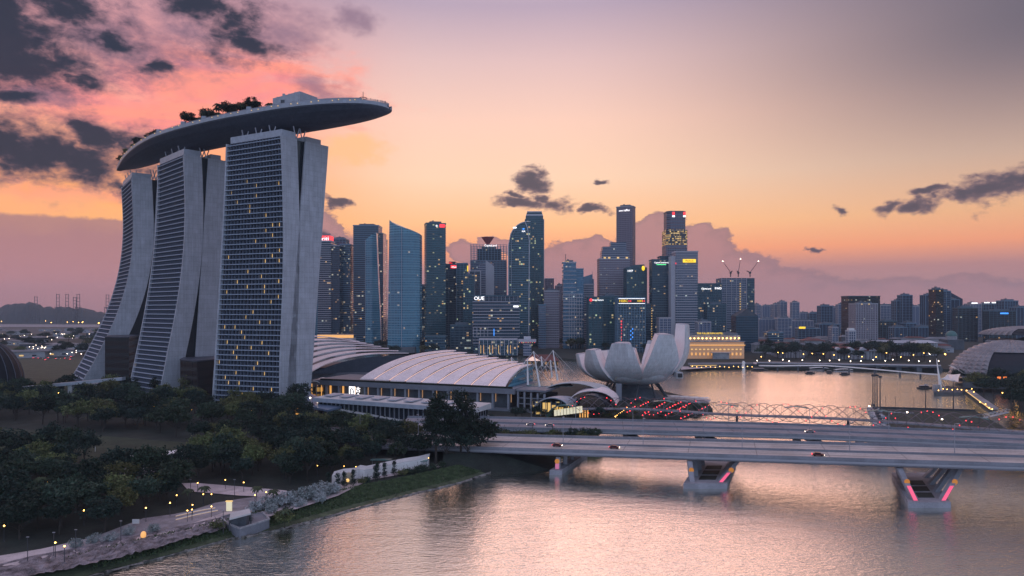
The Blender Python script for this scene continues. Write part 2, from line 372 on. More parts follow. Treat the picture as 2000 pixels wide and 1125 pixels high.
M = dict(
    concrete=mat('pale_wall_panels', (0.50, 0.50, .52), .65, noise=.10, bump=.05),
    hotelwall=mat('hotel_end_wall', (.38, .40, .46), .6, noise=.10, nscale=.8),
    slab=mat('balcony_edge', (.30, .36, .46), .6, noise=.08),
    darkglass=mat('dark_glass', (.010, .016, .026), .25, spec=.3),
    divider=mat('balcony_divider', (.10, .12, .17), .6),
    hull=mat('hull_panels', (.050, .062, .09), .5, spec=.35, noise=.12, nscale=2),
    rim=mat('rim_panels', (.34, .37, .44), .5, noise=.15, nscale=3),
    deckdark=mat('deck_timber', (.06, .06, .065), .7),
    white=mat('white_panel', (.72, .71, .72), .5, noise=.06),
    roofpink=mat('roof_panels', (.90, .77, .79), .45, noise=.07, nscale=.6),
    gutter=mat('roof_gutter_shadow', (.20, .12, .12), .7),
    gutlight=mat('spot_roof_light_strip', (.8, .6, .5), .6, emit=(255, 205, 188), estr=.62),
    podium=mat('podium_cladding', (.17, .18, .22), .6, noise=.15),
    podcol=mat('podium_column', (.25, .26, .31), .6),
    hedge=leaf_mat('hedge_leaf', (30, 38, 30)),
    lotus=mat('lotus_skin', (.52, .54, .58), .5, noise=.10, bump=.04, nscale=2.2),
    lotuslit=mat('lotus_skin_skylit', (.85, .75, .76), .45, noise=.05),  # same skin with the pink sky glow put into its colour
    steel=mat('painted_steel', (.30, .31, .36), .45, metal=.2),
    helixsteel=mat('spiral_steel', (.16, .13, .15), .4, metal=.2),
    darksteel=mat('dark_steel', (.06, .065, .08), .45, metal=.3),
    asphalt=mat('bridge_asphalt', (.50, .45, .44), .8, noise=.18, nscale=.7),
    asphalt2=mat('asphalt_worn', (.26, .25, .29), .8, noise=.18, nscale=.7),
    parapet=mat('parapet_concrete', (.20, .21, .25), .75, noise=.18, nscale=1.2),
    lane=mat('lane_paint', (.62, .60, .60), .7),
    pier=mat('pier_concrete', (.26, .26, .30), .8, noise=.22, nscale=1.5, bump=.2),
    pinklamp=mat('spot_pink_lamp', (.8, .2, .3), .5, emit=(240, 60, 96), estr=.7),
    redlamp=mat('red_lamp', (.8, .1, .1), .5, emit=(255, 50, 60), estr=4.5),
    orangesign=mat('orange_sign', (.75, .30, .05), .6, emit=(255, 140, 40), estr=.15),
    warmlamp=mat('warm_lamp', (.9, .7, .4), .5, emit=(255, 190, 90), estr=9.0),
    whitelamp=mat('white_lamp', (.9, .9, .9), .5, emit=(255, 232, 205), estr=9.0),
    yellowwin=mat('lit_room', (.8, .6, .3), .5, emit=(255, 200, 105), estr=.62),
    warmwin=mat('warm_interior', (.6, .4, .2), .5, emit=(255, 180, 90), estr=.7),
    litsign=mat('white_sign', (.9, .9, .9), .5, emit=(255, 250, 250), estr=1.6),
    redsign=mat('red_sign', (.8, .1, .1), .5, emit=(240, 50, 60), estr=1.2),
    yellowsign=mat('yellow_sign', (.8, .6, .1), .5, emit=(255, 205, 30), estr=1.1),
    bluesign=mat('blue_sign', (.1, .3, .8), .5, emit=(60, 150, 255), estr=1.2),
    greensign=mat('green_sign', (.1, .8, .3), .5, emit=(110, 255, 150), estr=1.2),
    blacksign=mat('sign_backing', (.02, .02, .025), .5),
    trunk=mat('bark', (.05, .04, .035), .9, bump=.4),
    tree1=leaf_mat('broad_leaf', (52, 68, 54), .6), tree2=leaf_mat('dark_leaf', (36, 52, 44), .6), tree3=leaf_mat('olive_leaf', (90, 94, 60), .6),
    grassblade=leaf_mat('grass_blade', (80, 92, 64)),
    silver=leaf_mat('silver_leaf', (150, 158, 160), .4), palm=leaf_mat('palm_leaf', (58, 70, 50)),
    soil=mat('dark_soil', (.018, .024, .02), .9, noise=.5),
    lawn=mat('mown_lawn', (.034, .044, .024), .9, noise=.4, bump=.3),
    bank=mat('grass_bank', (.07, .09, .05), .9, noise=.45, bump=.5, nscale=1.6),
    gravel=mat('pale_ground_cover', (.17, .15, .17), .9, noise=.8, bump=.6, nscale=2.5),
    path=mat('path_paving', (.50, .43, .45), .8, noise=.25, nscale=2),
    paving=mat('plaza_paving', (.26, .24, .27), .8, noise=.3, nscale=2),
    rock=mat('shore_rock', (.20, .185, .18), .9, noise=.5, bump=.6, nscale=3),
    domeglass=mat('conservatory_glass', (.012, .016, .022), .6, spec=.2),
    farland=mat('far_ground', (.055, .055, .06), .9, noise=.5),
    hill=mat('wooded_hill', (.018, .026, .035), .9, noise=.5, bump=.8),
    roofred=mat('red_tile_roof', (.16, .05, .045), .7, noise=.3),
    lowwall=mat('low_building_wall', (.30, .30, .33), .8, noise=.3),
    lowdark=mat('dark_building_wall', (.07, .08, .10), .7, noise=.3),
    lowroof=mat('flat_roof', (.16, .17, .20), .8, noise=.3),
    skin=mat('clothing', (.05, .05, .07), .8), blue=mat('blue_canopy', (.12, .17, .26), .4, noise=.1),
    shade=mat('glass_shade', (.10, .20, .20), .25), boathull=mat('boat_hull', (.05, .045, .05), .5), boatroof=mat('boat_roof', (.35, .33, .35), .5),
    carpaint=mat('car_paint', (.25, .25, .28), .3), tyre=mat('tyre', (.02, .02, .02), .8),
)
# curtain walls
M.update(
    g_blue=window_mat('curtain_wall_blue', (42, 98, 128), .16, 3.2, 4.0, .0, frame=(66, 108, 140), spec=.8),
    g_teal=window_mat('curtain_wall_teal', (48, 108, 134), .14, 3.0, 4.0, -.04, frame=(80, 138, 162), spec=.9),
    g_dark=window_mat('curtain_wall_dark', (20, 48, 66), .15, 3.4, 4.0, .03, frame=(34, 70, 92), spec=.6, rows=.2),
    g_green=window_mat('curtain_wall_green', (26, 72, 86), .15, 3.2, 4.0, .03, frame=(36, 88, 104), spec=.6, cool=(215, 240, 190), rows=.3),
    g_pale=window_mat('curtain_wall_pale', (44, 68, 92), .2, 3.2, 4.0, .0, frame=(120, 124, 142), spec=.6, fh=.42),
    g_stone=window_mat('stone_with_windows', (40, 52, 70), .3, 3.4, 4.0, -.02, frame=(128, 118, 132), spec=.4, fw=.45, fh=.45),
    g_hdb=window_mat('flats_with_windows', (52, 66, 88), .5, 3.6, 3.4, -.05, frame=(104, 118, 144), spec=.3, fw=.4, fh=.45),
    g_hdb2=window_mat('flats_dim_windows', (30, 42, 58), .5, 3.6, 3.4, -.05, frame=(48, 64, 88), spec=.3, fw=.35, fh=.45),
    g_condo=window_mat('condominium_windows', (40, 38, 48), .5, 3.0, 3.4, -.02, frame=(138, 126, 138), spec=.3, fw=.38, fh=.45),
    g_ware=window_mat('lit_office_rows', (26, 60, 78), .2, 2.8, 4.2, .08, frame=(46, 78, 98), rows=.5),
    fin=mat('facade_fin', (.12, .22, .32), .5), finp=mat('facade_band_pale', (.38, .38, .44), .6), finw=mat('facade_band_white', (.50, .50, .56), .6),
    find=mat('facade_fin_dark', (.04, .095, .135), .5), crownm=mat('roof_plant_cladding', (.10, .13, .17), .6),
)

# cladding: panels with fine joints and slight tone differences
def cladding(nm, pu, pv, jd=-.22, var=.10):
    _m = M[nm]; _n = NT(_m.node_tree); _b = _n.n['Principled BSDF']; _t = _n.n.new('ShaderNodeTexCoord'); _x, _y, _z = _n.xyz(_t.outputs['Object'])
    _u = _n.m('DIVIDE', _n.m('ADD', _x, _y), pu); _v = _n.m('DIVIDE', _z, pv)
    _w = _n.n.new('ShaderNodeTexWhiteNoise'); _w.noise_dimensions = '2D'; _n.put(_w.inputs['Vector'], _n.comb(_n.m('FLOOR', _u), _n.m('FLOOR', _v), 0))
    _j = _n.m('MAXIMUM', _n.m('LESS_THAN', _n.m('FRACT', _v), .06), _n.m('LESS_THAN', _n.m('FRACT', _u), .04))
    _st = _n.noise(_n.comb(_n.m('MULTIPLY', _x, .9), _n.m('MULTIPLY', _y, .9), _n.m('MULTIPLY', _z, .06)), 1.0, 4, .6)
    _k = _n.m('MULTIPLY', _n.m('MULTIPLY_ADD', _w.outputs[0], var, 1 - var / 2), _n.m('MULTIPLY_ADD', _j, jd, 1.0)); _k = _n.m('MULTIPLY', _k, _n.sm(_st, .3, .7, .88, 1.08))
    _src = _b.inputs['Base Color'].links[0].from_socket
    _n.put(_b.inputs['Base Color'], _n.mix(1.0, _src, _n.comb(_k, _k, _k), 'MULTIPLY'))
cladding('hotelwall', 5.2, 3.6); cladding('lotus', 3.4, 2.6, -.14, .08); cladding('hull', 4.2, 1.6, -.3, .16); cladding('roofpink', 6.0, 3.0, -.06, .06)
# road surface: car light trails painted in as bands along the carriageway, darker joints across it
for _nm in ('asphalt', 'asphalt2'):
    _m = M[_nm]; _n = NT(_m.node_tree); _b = _n.n['Principled BSDF']; _t = _n.n.new('ShaderNodeTexCoord'); _x, _y, _z = _n.xyz(_t.outputs['Object'])
    _a = .305 if _nm == 'asphalt' else .14
    _c = _n.m('ADD', _y, _n.m('MULTIPLY', _x, _a)); _l = _n.m('SUBTRACT', _x, _n.m('MULTIPLY', _y, _a))
    _s = _n.noise(_n.comb(_n.m('MULTIPLY', _c, .75), _n.m('MULTIPLY', _l, .018), 0), 1.0, 4, .6)
    _j = _n.m('LESS_THAN', _n.m('FRACT', _n.m('DIVIDE', _l, 28.0)), .012)
    _k = _n.m('MULTIPLY', _n.sm(_s, .3, .7, .62, 1.18), _n.m('MULTIPLY_ADD', _j, -.5, 1.0))
    _src = _b.inputs['Base Color'].links[0].from_socket
    _n.put(_b.inputs['Base Color'], _n.mix(1.0, _src, _n.comb(_k, _k, _k), 'MULTIPLY'))
M['platform'] = mat('platform_turf', (.022, .032, .026), .9, noise=.4)
M['orangewin'] = mat('orange_lit_room', (.6, .3, .1), .5, emit=(255, 120, 40), estr=.9)

# ------------------------------------------------------------------ water
wm = bpy.data.materials.new('bay_water'); wm.use_nodes = True; n = NT(wm.node_tree)
b = n.n['Principled BSDF']; t = n.n.new('ShaderNodeTexCoord'); X, Y, Z = n.xyz(t.outputs['Object'])
def bumpn(h, s_, d_, prev=None):
    q = n.n.new('ShaderNodeBump'); q.inputs['Strength'].default_value = s_; q.inputs['Distance'].default_value = d_
    n.put(q.inputs['Height'], h)
    if prev: n.l.new(prev, q.inputs['Normal'])
    return q.outputs[0]
h1 = n.noise(n.comb(n.m('MULTIPLY', X, .45), n.m('MULTIPLY', Y, 1.0), 0), 1.1, 3, .6)
h2 = n.noise(n.comb(n.m('MULTIPLY', X, .06), n.m('MULTIPLY', Y, .18), 0), 1.0, 3, .6)
patch = n.noise(n.comb(n.m('MULTIPLY', X, .006), n.m('MULTIPLY', Y, .02), 0), 1.0, 3, .6)
nb = bumpn(h1, .55, .32, bumpn(h2, .24, 1.0))
gls = n.n.new('ShaderNodeBsdfGlossy'); gls.inputs['Color'].default_value = (.95, .95, .88, 1)
n.put(gls.inputs['Roughness'], n.sm(patch, .35, .65, .08, .15)); n.l.new(nb, gls.inputs['Normal'])
dif = n.n.new('ShaderNodeBsdfDiffuse'); dif.inputs['Color'].default_value = (.03, .06, .06, 1)
fr = n.n.new('ShaderNodeFresnel'); fr.inputs['IOR'].default_value = 1.5; n.l.new(nb, fr.inputs['Normal'])
mx = n.n.new('ShaderNodeMixShader'); n.put(mx.inputs[0], n.m('MULTIPLY_ADD', fr.outputs[0], .2, .86, clamp=True)); n.l.new(dif.outputs[0], mx.inputs[1]); n.l.new(gls.outputs[0], mx.inputs[2])
n.l.new(mx.outputs[0], n.n['Material Output'].inputs['Surface'])
M['water'] = wm
struct(MB().add([(-900, 60, 0), (900, 60, 0), (1800, 1500, 0), (-1800, 1500, 0)], [(0, 1, 2, 3)]), 'water', wm)

# ------------------------------------------------------------------ land
shore = [GP(-420, 1300), GP(200, 1118), GP(330, 1085), GP(450, 1052), GP(530, 1038), GP(600, 1020), GP(700, 992), GP(800, 966), GP(900, 942), GP(1000, 908), GP(1075, 894),
         GP(1120, 872), GP(1150, 850), GP(1215, 832), GP(1300, 822), GP(1392, 806), GP(1380, 790), GP(1330, 778), GP(1290, 768)]
TOPL = [(-420, 1240), (120, 1090), (300, 1048), (430, 1018), (500, 1000), (640, 962), (720, 945), (800, 930), (880, 912), (960, 893), (1040, 880)]
A2 = [tuple(GP(x, y - 1, LAND + .25).xy) for x, y in TOPL] + [(v.x, v.y) for v in shore[11:]]
main = A2 + [(60, 640), (-60, 680), (-250, 780), (-420, 1020), (-260, 1110), (0, 1060), (60, 960), (205, 800), (400, 788), (530, 770), (540, 720), (478, 640), (470, 575), (500, 520), (520, 440), (560, 380),
             (2500, 380), (7000, 2000), (7000, 5600), (-7000, 5600), (-7000, 100), (-600, 100)]
g = MB(); n0 = len(main)
tri = tessellate_polygon([[Vector((x, y, 0)) for x, y in main]])
g.add([(x, y, LAND) for x, y in main] + [(x, y, -1.5) for x, y in main], [tuple(t_) for t_ in tri] + [(i, (i + 1) % n0, (i + 1) % n0 + n0, i + n0) for i in range(n0)])
struct(g, 'ground', M['soil'])
def sheet(name, pts, mat_, z=LAND + .02, kind='structure', px=True):
    q = [((v := GP(*p, z)).x, v.y) if px else p for p in pts]
    return struct(MB().add([(x, y, z) for x, y in q], [tuple(t_) for t_ in tessellate_polygon([[Vector((x, y, 0)) for x, y in q]])]), name, mat_, kind)
# river bank: slope from the rocks at the water line up to the promenade
def strip(name, a, b, mat_, za, zb, kind='structure', rows=4, jit=0, zs=.12):
    pa = [GP(*p, za) for p in a]; pb = [GP(*p, zb) for p in b]; g = MB(); grid = []
    K = 14
    def samp(P, u):
        q = u * (len(P) - 1); i = min(int(q), len(P) - 2); return P[i].lerp(P[i + 1], q - i)
    for i in range(len(a) * K):
        u = i / (len(a) * K - 1)
        p0, p1 = samp(pa, u), samp(pb, u); r = []
        for k in range(rows + 1):
            v = p0.lerp(p1, k / rows)
            if 0 <= k < rows: v = v + Vector((rnd.uniform(-jit, jit), rnd.uniform(-jit, jit), rnd.uniform(-zs, zs) * jit))
            r.append(v)
        grid.append(r)
    m_ = rows + 1
    g.add([v for r in grid for v in r], [(i * m_ + j, i * m_ + j + 1, (i + 1) * m_ + j + 1, (i + 1) * m_ + j) for i in range(len(grid) - 1) for j in range(rows)])
    return struct(g, name, mat_, kind)
SH = [(-420, 1296), (200, 1118), (330, 1085), (450, 1052), (530, 1038), (600, 1020), (700, 992), (800, 966), (900, 942), (1000, 908), (1075, 894)]
TOP = [(-420, 1240), (120, 1090), (300, 1048), (430, 1018), (500, 1000), (640, 962), (720, 945), (800, 930), (880, 912), (960, 893), (1040, 880)]
strip('river_bank', [(x, y + 1) for x, y in SH], TOP, M['bank'], -.2, LAND + .25, rows=6, jit=.5)
strip('rocky_shore', [(x, y + 4) for x, y in SH], [(x - 1, y - 1) for x, y in SH], M['rock'], -.3, .5, rows=3, jit=.8, zs=.5)
# pale planting strip and hedge lines beside the path (lower left)
strip('flowering_ground_cover', [(-420, 1262), (60, 1124), (200, 1096), (330, 1062), (440, 1030)], [(-420, 1205), (60, 1086), (200, 1060), (330, 1032), (440, 1008)], M['gravel'], LAND + .3, LAND + .5, kind='stuff', rows=8, jit=.5, zs=.8)
sheet('promenade_path', [(-60, 1125), (-60, 1095), (80, 1072), (170, 1052), (300, 1036), (440, 992), (530, 984), (640, 962), (660, 940), (830, 912), (960, 880), (1010, 874), (1000, 884), (860, 912), (720, 938), (660, 968), (560, 1000), (520, 1010), (440, 1018), (300, 1052), (60, 1098)], M['path'], LAND + .3)
sheet('plaza', [(180, 1050), (280, 1012), (340, 1004), (380, 995), (420, 982), (470, 974), (560, 962), (640, 952), (660, 962), (560, 992), (440, 1000), (320, 1040), (200, 1062)], M['paving'], LAND + .306)
sheet('lawn', [(-300, 845), (40, 838), (330, 862), (420, 868), (330, 884), (200, 905), (100, 885), (-60, 868), (-300, 880)], M['lawn'], LAND + .02)
sheet('garden_path', [(120, 940), (200, 912), (236, 903), (360, 893), (380, 900), (330, 920), (250, 930), (160, 950)], M['paving'], LAND + .03)
sheet('garden_walk', [(355, 944), (380, 943), (470, 950), (560, 958), (560, 972), (470, 968), (400, 962), (370, 960)], M['path'], LAND + .32)
sheet('forecourt', [(590, 850), (700, 840), (960, 846), (960, 862), (820, 868), (600, 868)], M['paving'], LAND + .03)
# left distance: roads and building yards
sheet('far_road', [(-400, 660), (240, 655), (240, 660), (-400, 668)], M['asphalt2'], LAND + .03)
sheet('far_highway', [(-400, 632), (240, 634), (240, 639), (-400, 638)], M['asphalt2'], LAND + .03)
sheet('cleared_yard', [(-300, 640), (240, 641), (240, 652), (80, 652), (-300, 650)], M['farland'], LAND + .02)
sheet('building_yard', [(60, 672), (130, 668), (210, 676), (190, 684), (70, 680)], M['asphalt2'], LAND + .05)
sheet('grass_field', [(-300, 700), (160, 700), (180, 760), (-300, 790)], M['lawn'], LAND + .02)
sheet('waterfront_road', [(1330, 716), (1500, 706), (1830, 712), (1830, 716), (1500, 711), (1330, 722)], M['path'], LAND + .03)
# hills on the horizon
def ridge(px0, px1, d, hs, seed):
    r = random.Random(seed); g = MB(); grid = []; N_ = 60
    for i in range(N_ + 1):
        px = px0 + (px1 - px0) * i / N_; hh = 0
        for (c, wd, a_) in hs: hh += a_ * math.exp(-((px - c) / wd) ** 2)
        edge = min(1, i / 4, (N_ - i) / 4)
        col = []
        for k in range(7):
            dd = d + (k - 3) * 90; f = math.sin(math.pi * k / 6)
            col.append(Vector(((px - 1000) / F * dd, dd, LAND - 3 + (hh * f * (1 + r.uniform(-.10, .10)) + r.uniform(0, 3)) * edge)))
        grid.append(col)
    m_ = 7
    g.add([v for c in grid for v in c], [(i * m_ + j, (i + 1) * m_ + j, (i + 1) * m_ + j + 1, i * m_ + j + 1) for i in range(N_) for j in range(m_ - 1)])
    return g
struct(ridge(-160, 260, 3600, [(40, 50, 92), (-60, 60, 78), (120, 60, 62), (200, 70, 46)], 3), 'hills', M['hill'])

# grass tufts on the bank: uncounted ground cover
gr = MB(); rg = random.Random(4)
pa = [GP(q[0], q[1] + 1, -.2) for q in SH]; pb = [GP(*q, LAND + .25) for q in TOP]
for _ in range(26000):
    q = 1 + rg.random() ** .75 * (len(pa) - 2.001); i = int(q); t_ = q - i; v = rg.uniform(.22, 1); a = pa[i].lerp(pa[i + 1], t_).lerp(pb[i].lerp(pb[i + 1], t_), v)
    an = rg.uniform(0, 6.28); w_ = rg.uniform(.14, .34); h_ = rg.uniform(.3, .8); d_ = Vector((math.cos(an) * w_, math.sin(an) * w_, 0)); tl = Vector((rg.uniform(-.2, .2), rg.uniform(-.2, .2), h_))
    gr.add([a - d_, a + d_, a + tl], [(0, 1, 2)])
me_ = gr.build('grass', M['grassblade'], None, ZERO); me_['kind'] = 'stuff'

# ------------------------------------------------------------------ three hotel towers under a boat-shaped deck
def lerp(a, b, t_): return a + (b - a) * t_
def hotel_tower(label, N_, u, wdir, L, e0, e1, thick, win, wout, wshift, gapz, nfl, ndiv, lit, seed):
    N_ = Vector((*N_, 0)); u = Vector((*u, 0)).normalized(); wd = Vector((*wdir, 0)).normalized()
    ZT = 188.0
    T = thing('hotel_tower', label, 'tower', (N_.x, N_.y, LAND), group='curved hotel towers under the long deck')
    def Pf(a, z, off=0):          # point on the outer (garden-side) face
        s_ = lerp(e0(z), e1(z), a / L) + off
        return N_ + u * a + wd * s_ + Vector((0, 0, z))
    zs = [LAND + (ZT - LAND) * i / 26 for i in range(27)]
    # glass face set back behind the balconies, inner body
    MB().loft([[Pf(1.2, z, 2.1), Pf(L - 1.2, z, 2.1), Pf(L - 1.2, z, thick - .3), Pf(1.2, z, thick - .3)] for z in zs]).build('glass_facade', M['darkglass'], T)
    for a0, a1 in ((0, 1.2), (L - 1.2, L)):
        MB().loft([[Pf(a0, z, 0), Pf(a1, z, 0), Pf(a1, z, thick), Pf(a0, z, thick)] for z in zs]).build('end_wall', M['hotelwall'], T)
    fh_ = (ZT - 6 - LAND) / nfl
    for k in range(nfl + 1):
        z = LAND + 4 + k * fh_
        if z > ZT - .8: break
        p = [Pf(1.21, z, -.05), Pf(L - 1.21, z, -.05), Pf(L - 1.21, z, 2.1), Pf(1.21, z, 2.1)]
        p2 = [Pf(1.21, z + .58, -.05), Pf(L - 1.21, z + .58, -.05), Pf(L - 1.21, z + .58, 2.1), Pf(1.21, z + .58, 2.1)]
        MB().hexa(p + p2).build('balcony_slab', M['slab'], T)
    for i in range(1, ndiv):
        a = 1.2 + (L - 2.4) * i / ndiv
        MB().loft([[Pf(a - .16, z, .5), Pf(a + .16, z, .5), Pf(a + .16, z, 2.12), Pf(a - .16, z, 2.12)] for z in zs]).build('balcony_divider', M['divider'], T)
    # parapet and roof
    MB().hexa([Pf(L * .06, ZT, 1), Pf(L * .0 + 1, ZT, 1), Pf(1, ZT, thick - .5), Pf(L * .95, ZT, thick - .5)] and
              [Pf(.8, ZT, .8), Pf(L * .93, ZT, .8), Pf(L * .93, ZT, thick - .5), Pf(.8, ZT, thick - .5), Pf(.8, ZT + 4.6, .8), Pf(L * .93, ZT + 4.6, .8), Pf(L * .93, ZT + 4.6, thick - .5), Pf(.8, ZT + 4.6, thick - .5)]).build('roof_parapet', M['rim'], T)
    # inland slab, leaning outwards as it rises
    def Pw(a, z, s_):
        k = wshift * (1 - z / ZT)
        return N_ + u * a + wd * (s_ + k) + Vector((0, 0, z))
    def w_in(z):
        base = win if z > gapz[0] else win
        return base
    MB().loft([[Pw(1, z, w_in(z) + .4), Pw(L - 1, z, w_in(z) + .4), Pw(L - 1, z, wout - .4), Pw(1, z, wout - .4)] for z in zs]).build('glass_facade', M['darkglass'], T)
    for a0, a1 in ((0, 1.0), (L - 1.0, L)):
        MB().loft([[Pw(a0, z, w_in(z)), Pw(a1, z, w_in(z)), Pw(a1, z, wout), Pw(a0, z, wout)] for z in zs]).build('end_wall', M['hotelwall'], T)
    MB().hexa([Pw(3, ZT, win + 3), Pw(L - 3, ZT, win + 3), Pw(L - 3, ZT, wout - 4), Pw(3, ZT, wout - 4)] + [p + Vector((0, 0, 4.2)) for p in (Pw(3, ZT, win + 3), Pw(L - 3, ZT, win + 3), Pw(L - 3, ZT, wout - 4), Pw(3, ZT, wout - 4))]).build('roof_frame', M['steel'], T)
    # atrium glass closing the gap between the two slabs
    def s_in(a, z): return lerp(e0(z), e1(z), a / L) + thick
    rings = []
    for z in zs:
        a0, a1 = 3.0, L - 3
        A_ = N_ + u * a0 + wd * (s_in(a0, z) - .5) + Vector((0, 0, z)); B_ = N_ + u * a1 + wd * (s_in(a1, z) - .5) + Vector((0, 0, z))
        rings.append([A_, B_, Pw(a1, z, win + .6), Pw(a0, z, win + .6)])
    MB().loft(rings).build('atrium_glass', M['atrium'], T)
    # V struts to the deck
    for a, s_ in ((2.0, thick + 1), (2.0, win - 1), (L - 2, thick), (L * .5, 3.5), (L * .25, 3.5), (L * .75, 3.5)):
        p = N_ + u * a + wd * s_ + Vector((0, 0, ZT))
        mb = MB()
        for sg in (-1, 1): mb.tube([p, p + wd * (2.6 * sg + .4) + Vector((0, 0, 9))], .42, 6)
        mb.build('v_strut', M['steel'], T)
    r = random.Random(seed)
    for (i, k) in lit:
        a = 1.2 + (L - 2.4) * (i + .5) / ndiv; z = LAND + 4 + k * fh_ + .95
        if z > ZT - 2: continue
        h_ = fh_ - 1.15; hw = .62 * r.uniform(.6, .95)
        MB().hexa([Pf(a - hw, z, 1.7), Pf(a + hw, z, 1.7), Pf(a + hw, z, 2.08), Pf(a - hw, z, 2.08)] + [Pf(a - hw, z + h_, 1.7), Pf(a + hw, z + h_, 1.7), Pf(a + hw, z + h_, 2.08), Pf(a - hw, z + h_, 2.08)]).build('lit_window', M['yellowwin'], T)
    return T
M['atrium'] = mat('atrium_glass', (.02, .025, .032), .25, spec=.5)
r = random.Random(11)
lit3 = set()
for k in range(12, 44):
    for _ in range(2):
        if r.random() < .62: lit3.add((r.choice((1, 3, 3, 5, 6, 8, 8, 10, 10, 11, 13, 14, 16)), k))
for k in range(0, 12):
    for _ in range(2):
        if r.random() < .8: lit3.add((r.randrange(18), k))
pw = lambda z, top, p: max(0.0, 1 - z / top) ** p
bul = lambda z: 2.2 * math.sin(math.pi * min(1, max(0, (188 - z) / 150)))
hotel_tower('hotel tower with the widest balcony face and most lit rooms, nearest the convention halls', (-156, 462), (-.88, .474), (.6, .8), 54,
            lambda z: bul(z) - 1.0 * pw(z, 150, 1.6), lambda z: -1 - 11 * pw(z, 188, 1.2), 12.3, 19.4, 39, -16.5, (108,), 51, 18, sorted(lit3), 1)
lit2 = [(r.randrange(18), k) for k in (2, 3, 5, 24, 41, 47, 49) for _ in range(2)]
hotel_tower('middle hotel tower with splayed foot, between the two others', (-249.5, 518), (-.72, .70), (.70, .71), 56,
            lambda z: bul(z) - 18.5 * pw(z, 165, 1.9), lambda z: bul(z) * .4 - 23 * pw(z, 180, 1.7), 13.6, 18.7, 33.6, -12, (60,), 51, 18, lit2, 2)
lit1 = [(r.randrange(18), k) for k in (4, 20, 33) for _ in range(2)]
hotel_tower('hotel tower with the most strongly curved leg, below the planted tail of the deck', (-338.8, 607), (-.6, .8), (.8, .6), 62,
            lambda z: bul(z) - 42 * pw(z, 160, 2.3), lambda z: bul(z) - 45 * pw(z, 165, 2.2), 16.6, 21, 37, -10, (60,), 51, 18, lit1, 3)

# ------------------------------------------------------------------ the long deck on top
near = [(-386, 671), (-366, 642), (-344, 612), (-317, 579), (-288, 549), (-258, 525), (-228, 505), (-204, 491), (-180, 479), (-158, 468.5), (-138, 461), (-118, 456.5), (-103, 456), (-94, 458), (-88, 461.5), (-84.5, 465.5), (-83, 469)]
wid = [4, 17, 26, 32, 36, 38, 38.5, 38.5, 38, 37, 35, 31, 25, 19, 13, 7, 1.5]
keel = [2, 6, 9, 11.5, 13, 14, 14.3, 14.3, 14, 13.6, 13, 11.5, 9.5, 7.5, 5.6, 3.6, 1.5]
def catmull(P, m_):
    out = []
    for i in range(len(P) - 1):
        p0 = P[max(i - 1, 0)]; p1 = P[i]; p2 = P[i + 1]; p3 = P[min(i + 2, len(P) - 1)]
        for k in range(m_):
            t_ = k / m_
            out.append(tuple(.5 * (2 * b_ + (c_ - a_) * t_ + (2 * a_ - 5 * b_ + 4 * c_ - d_) * t_ ** 2 + (3 * b_ - a_ - 3 * c_ + d_) * t_ ** 3) for a_, b_, c_, d_ in zip(p0, p1, p2, p3)))
    out.append(tuple(P[-1])); return out
st = catmull([(x, y, w_, k_) for (x, y), w_, k_ in zip(near, wid, keel)], 4)
NS = len(st); ZD = 209.0
dirs = []
for i in range(NS):
    a = Vector(st[max(i - 1, 0)][:2]); b_ = Vector(st[min(i + 1, NS - 1)][:2]); t_ = (b_ - a).normalized()
    dirs.append(Vector((-t_.y, t_.x)))        # turned left of travel = inland
# smooth inland direction so that far edge stays regular near the tips
base_d = [Vector((.72, .69)).lerp(Vector((.42, .91)), min(1, i / (NS * .75))).normalized() for i in range(NS)]
def dk(i, f, z, ins=0.0):
    x, y, w_, k_ = st[i]; d_ = base_d[i]
    w2 = max(w_ - 2 * ins, .1)
    return Vector((x + d_.x * (ins + w2 * f) - d_.x * 2.5, y + d_.y * (ins + w2 * f) - d_.y * 2.5, z))
SK = thing('rooftop_deck', 'long boat-shaped rooftop park resting across the three hotel towers, pointed tip overhanging', 'deck', (-150, 496, 195))
rings = []
for i in range(NS):
    kd = st[i][3]
    ring = [dk(i, 0, ZD - .6), dk(i, 0, ZD - 2.4)]
    for q in range(1, 14):
        f = q / 14; ring.append(dk(i, f, ZD - 2.4 - max(kd - 2.4, .3) * math.sin(math.pi * f) ** .72))
    ring += [dk(i, 1, ZD - 2.4), dk(i, 1, ZD - .6)]
    rings.append(ring)
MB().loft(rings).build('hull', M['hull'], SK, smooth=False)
MB().loft([[dk(i, -.012, ZD - 1.6), dk(i, -.012, ZD + .8), dk(i, .03, ZD + .8), dk(i, .03, ZD - 1.6)] for i in range(NS)]).build('parapet', M['rim'], SK)
MB().loft([[dk(i, .97, ZD - 1.6), dk(i, .97, ZD + .8), dk(i, 1.012, ZD + .8), dk(i, 1.012, ZD - 1.6)] for i in range(NS)]).build('parapet', M['rim'], SK)
MB().loft([[dk(i, .04, ZD - .59), dk(i, .04, ZD - .1), dk(i, .96, ZD - .1), dk(i, .96, ZD - .59)] for i in range(1, NS - 1)]).build('deck_floor', M['deckdark'], SK)
MB().loft([[dk(i, .05, ZD - .1), dk(i, .05, ZD + 2.4), dk(i, .12, ZD + 2.4), dk(i, .12, ZD - .1)] for i in range(6, 50)]).build('terrace_screen', M['rim'], SK)
mb = MB()
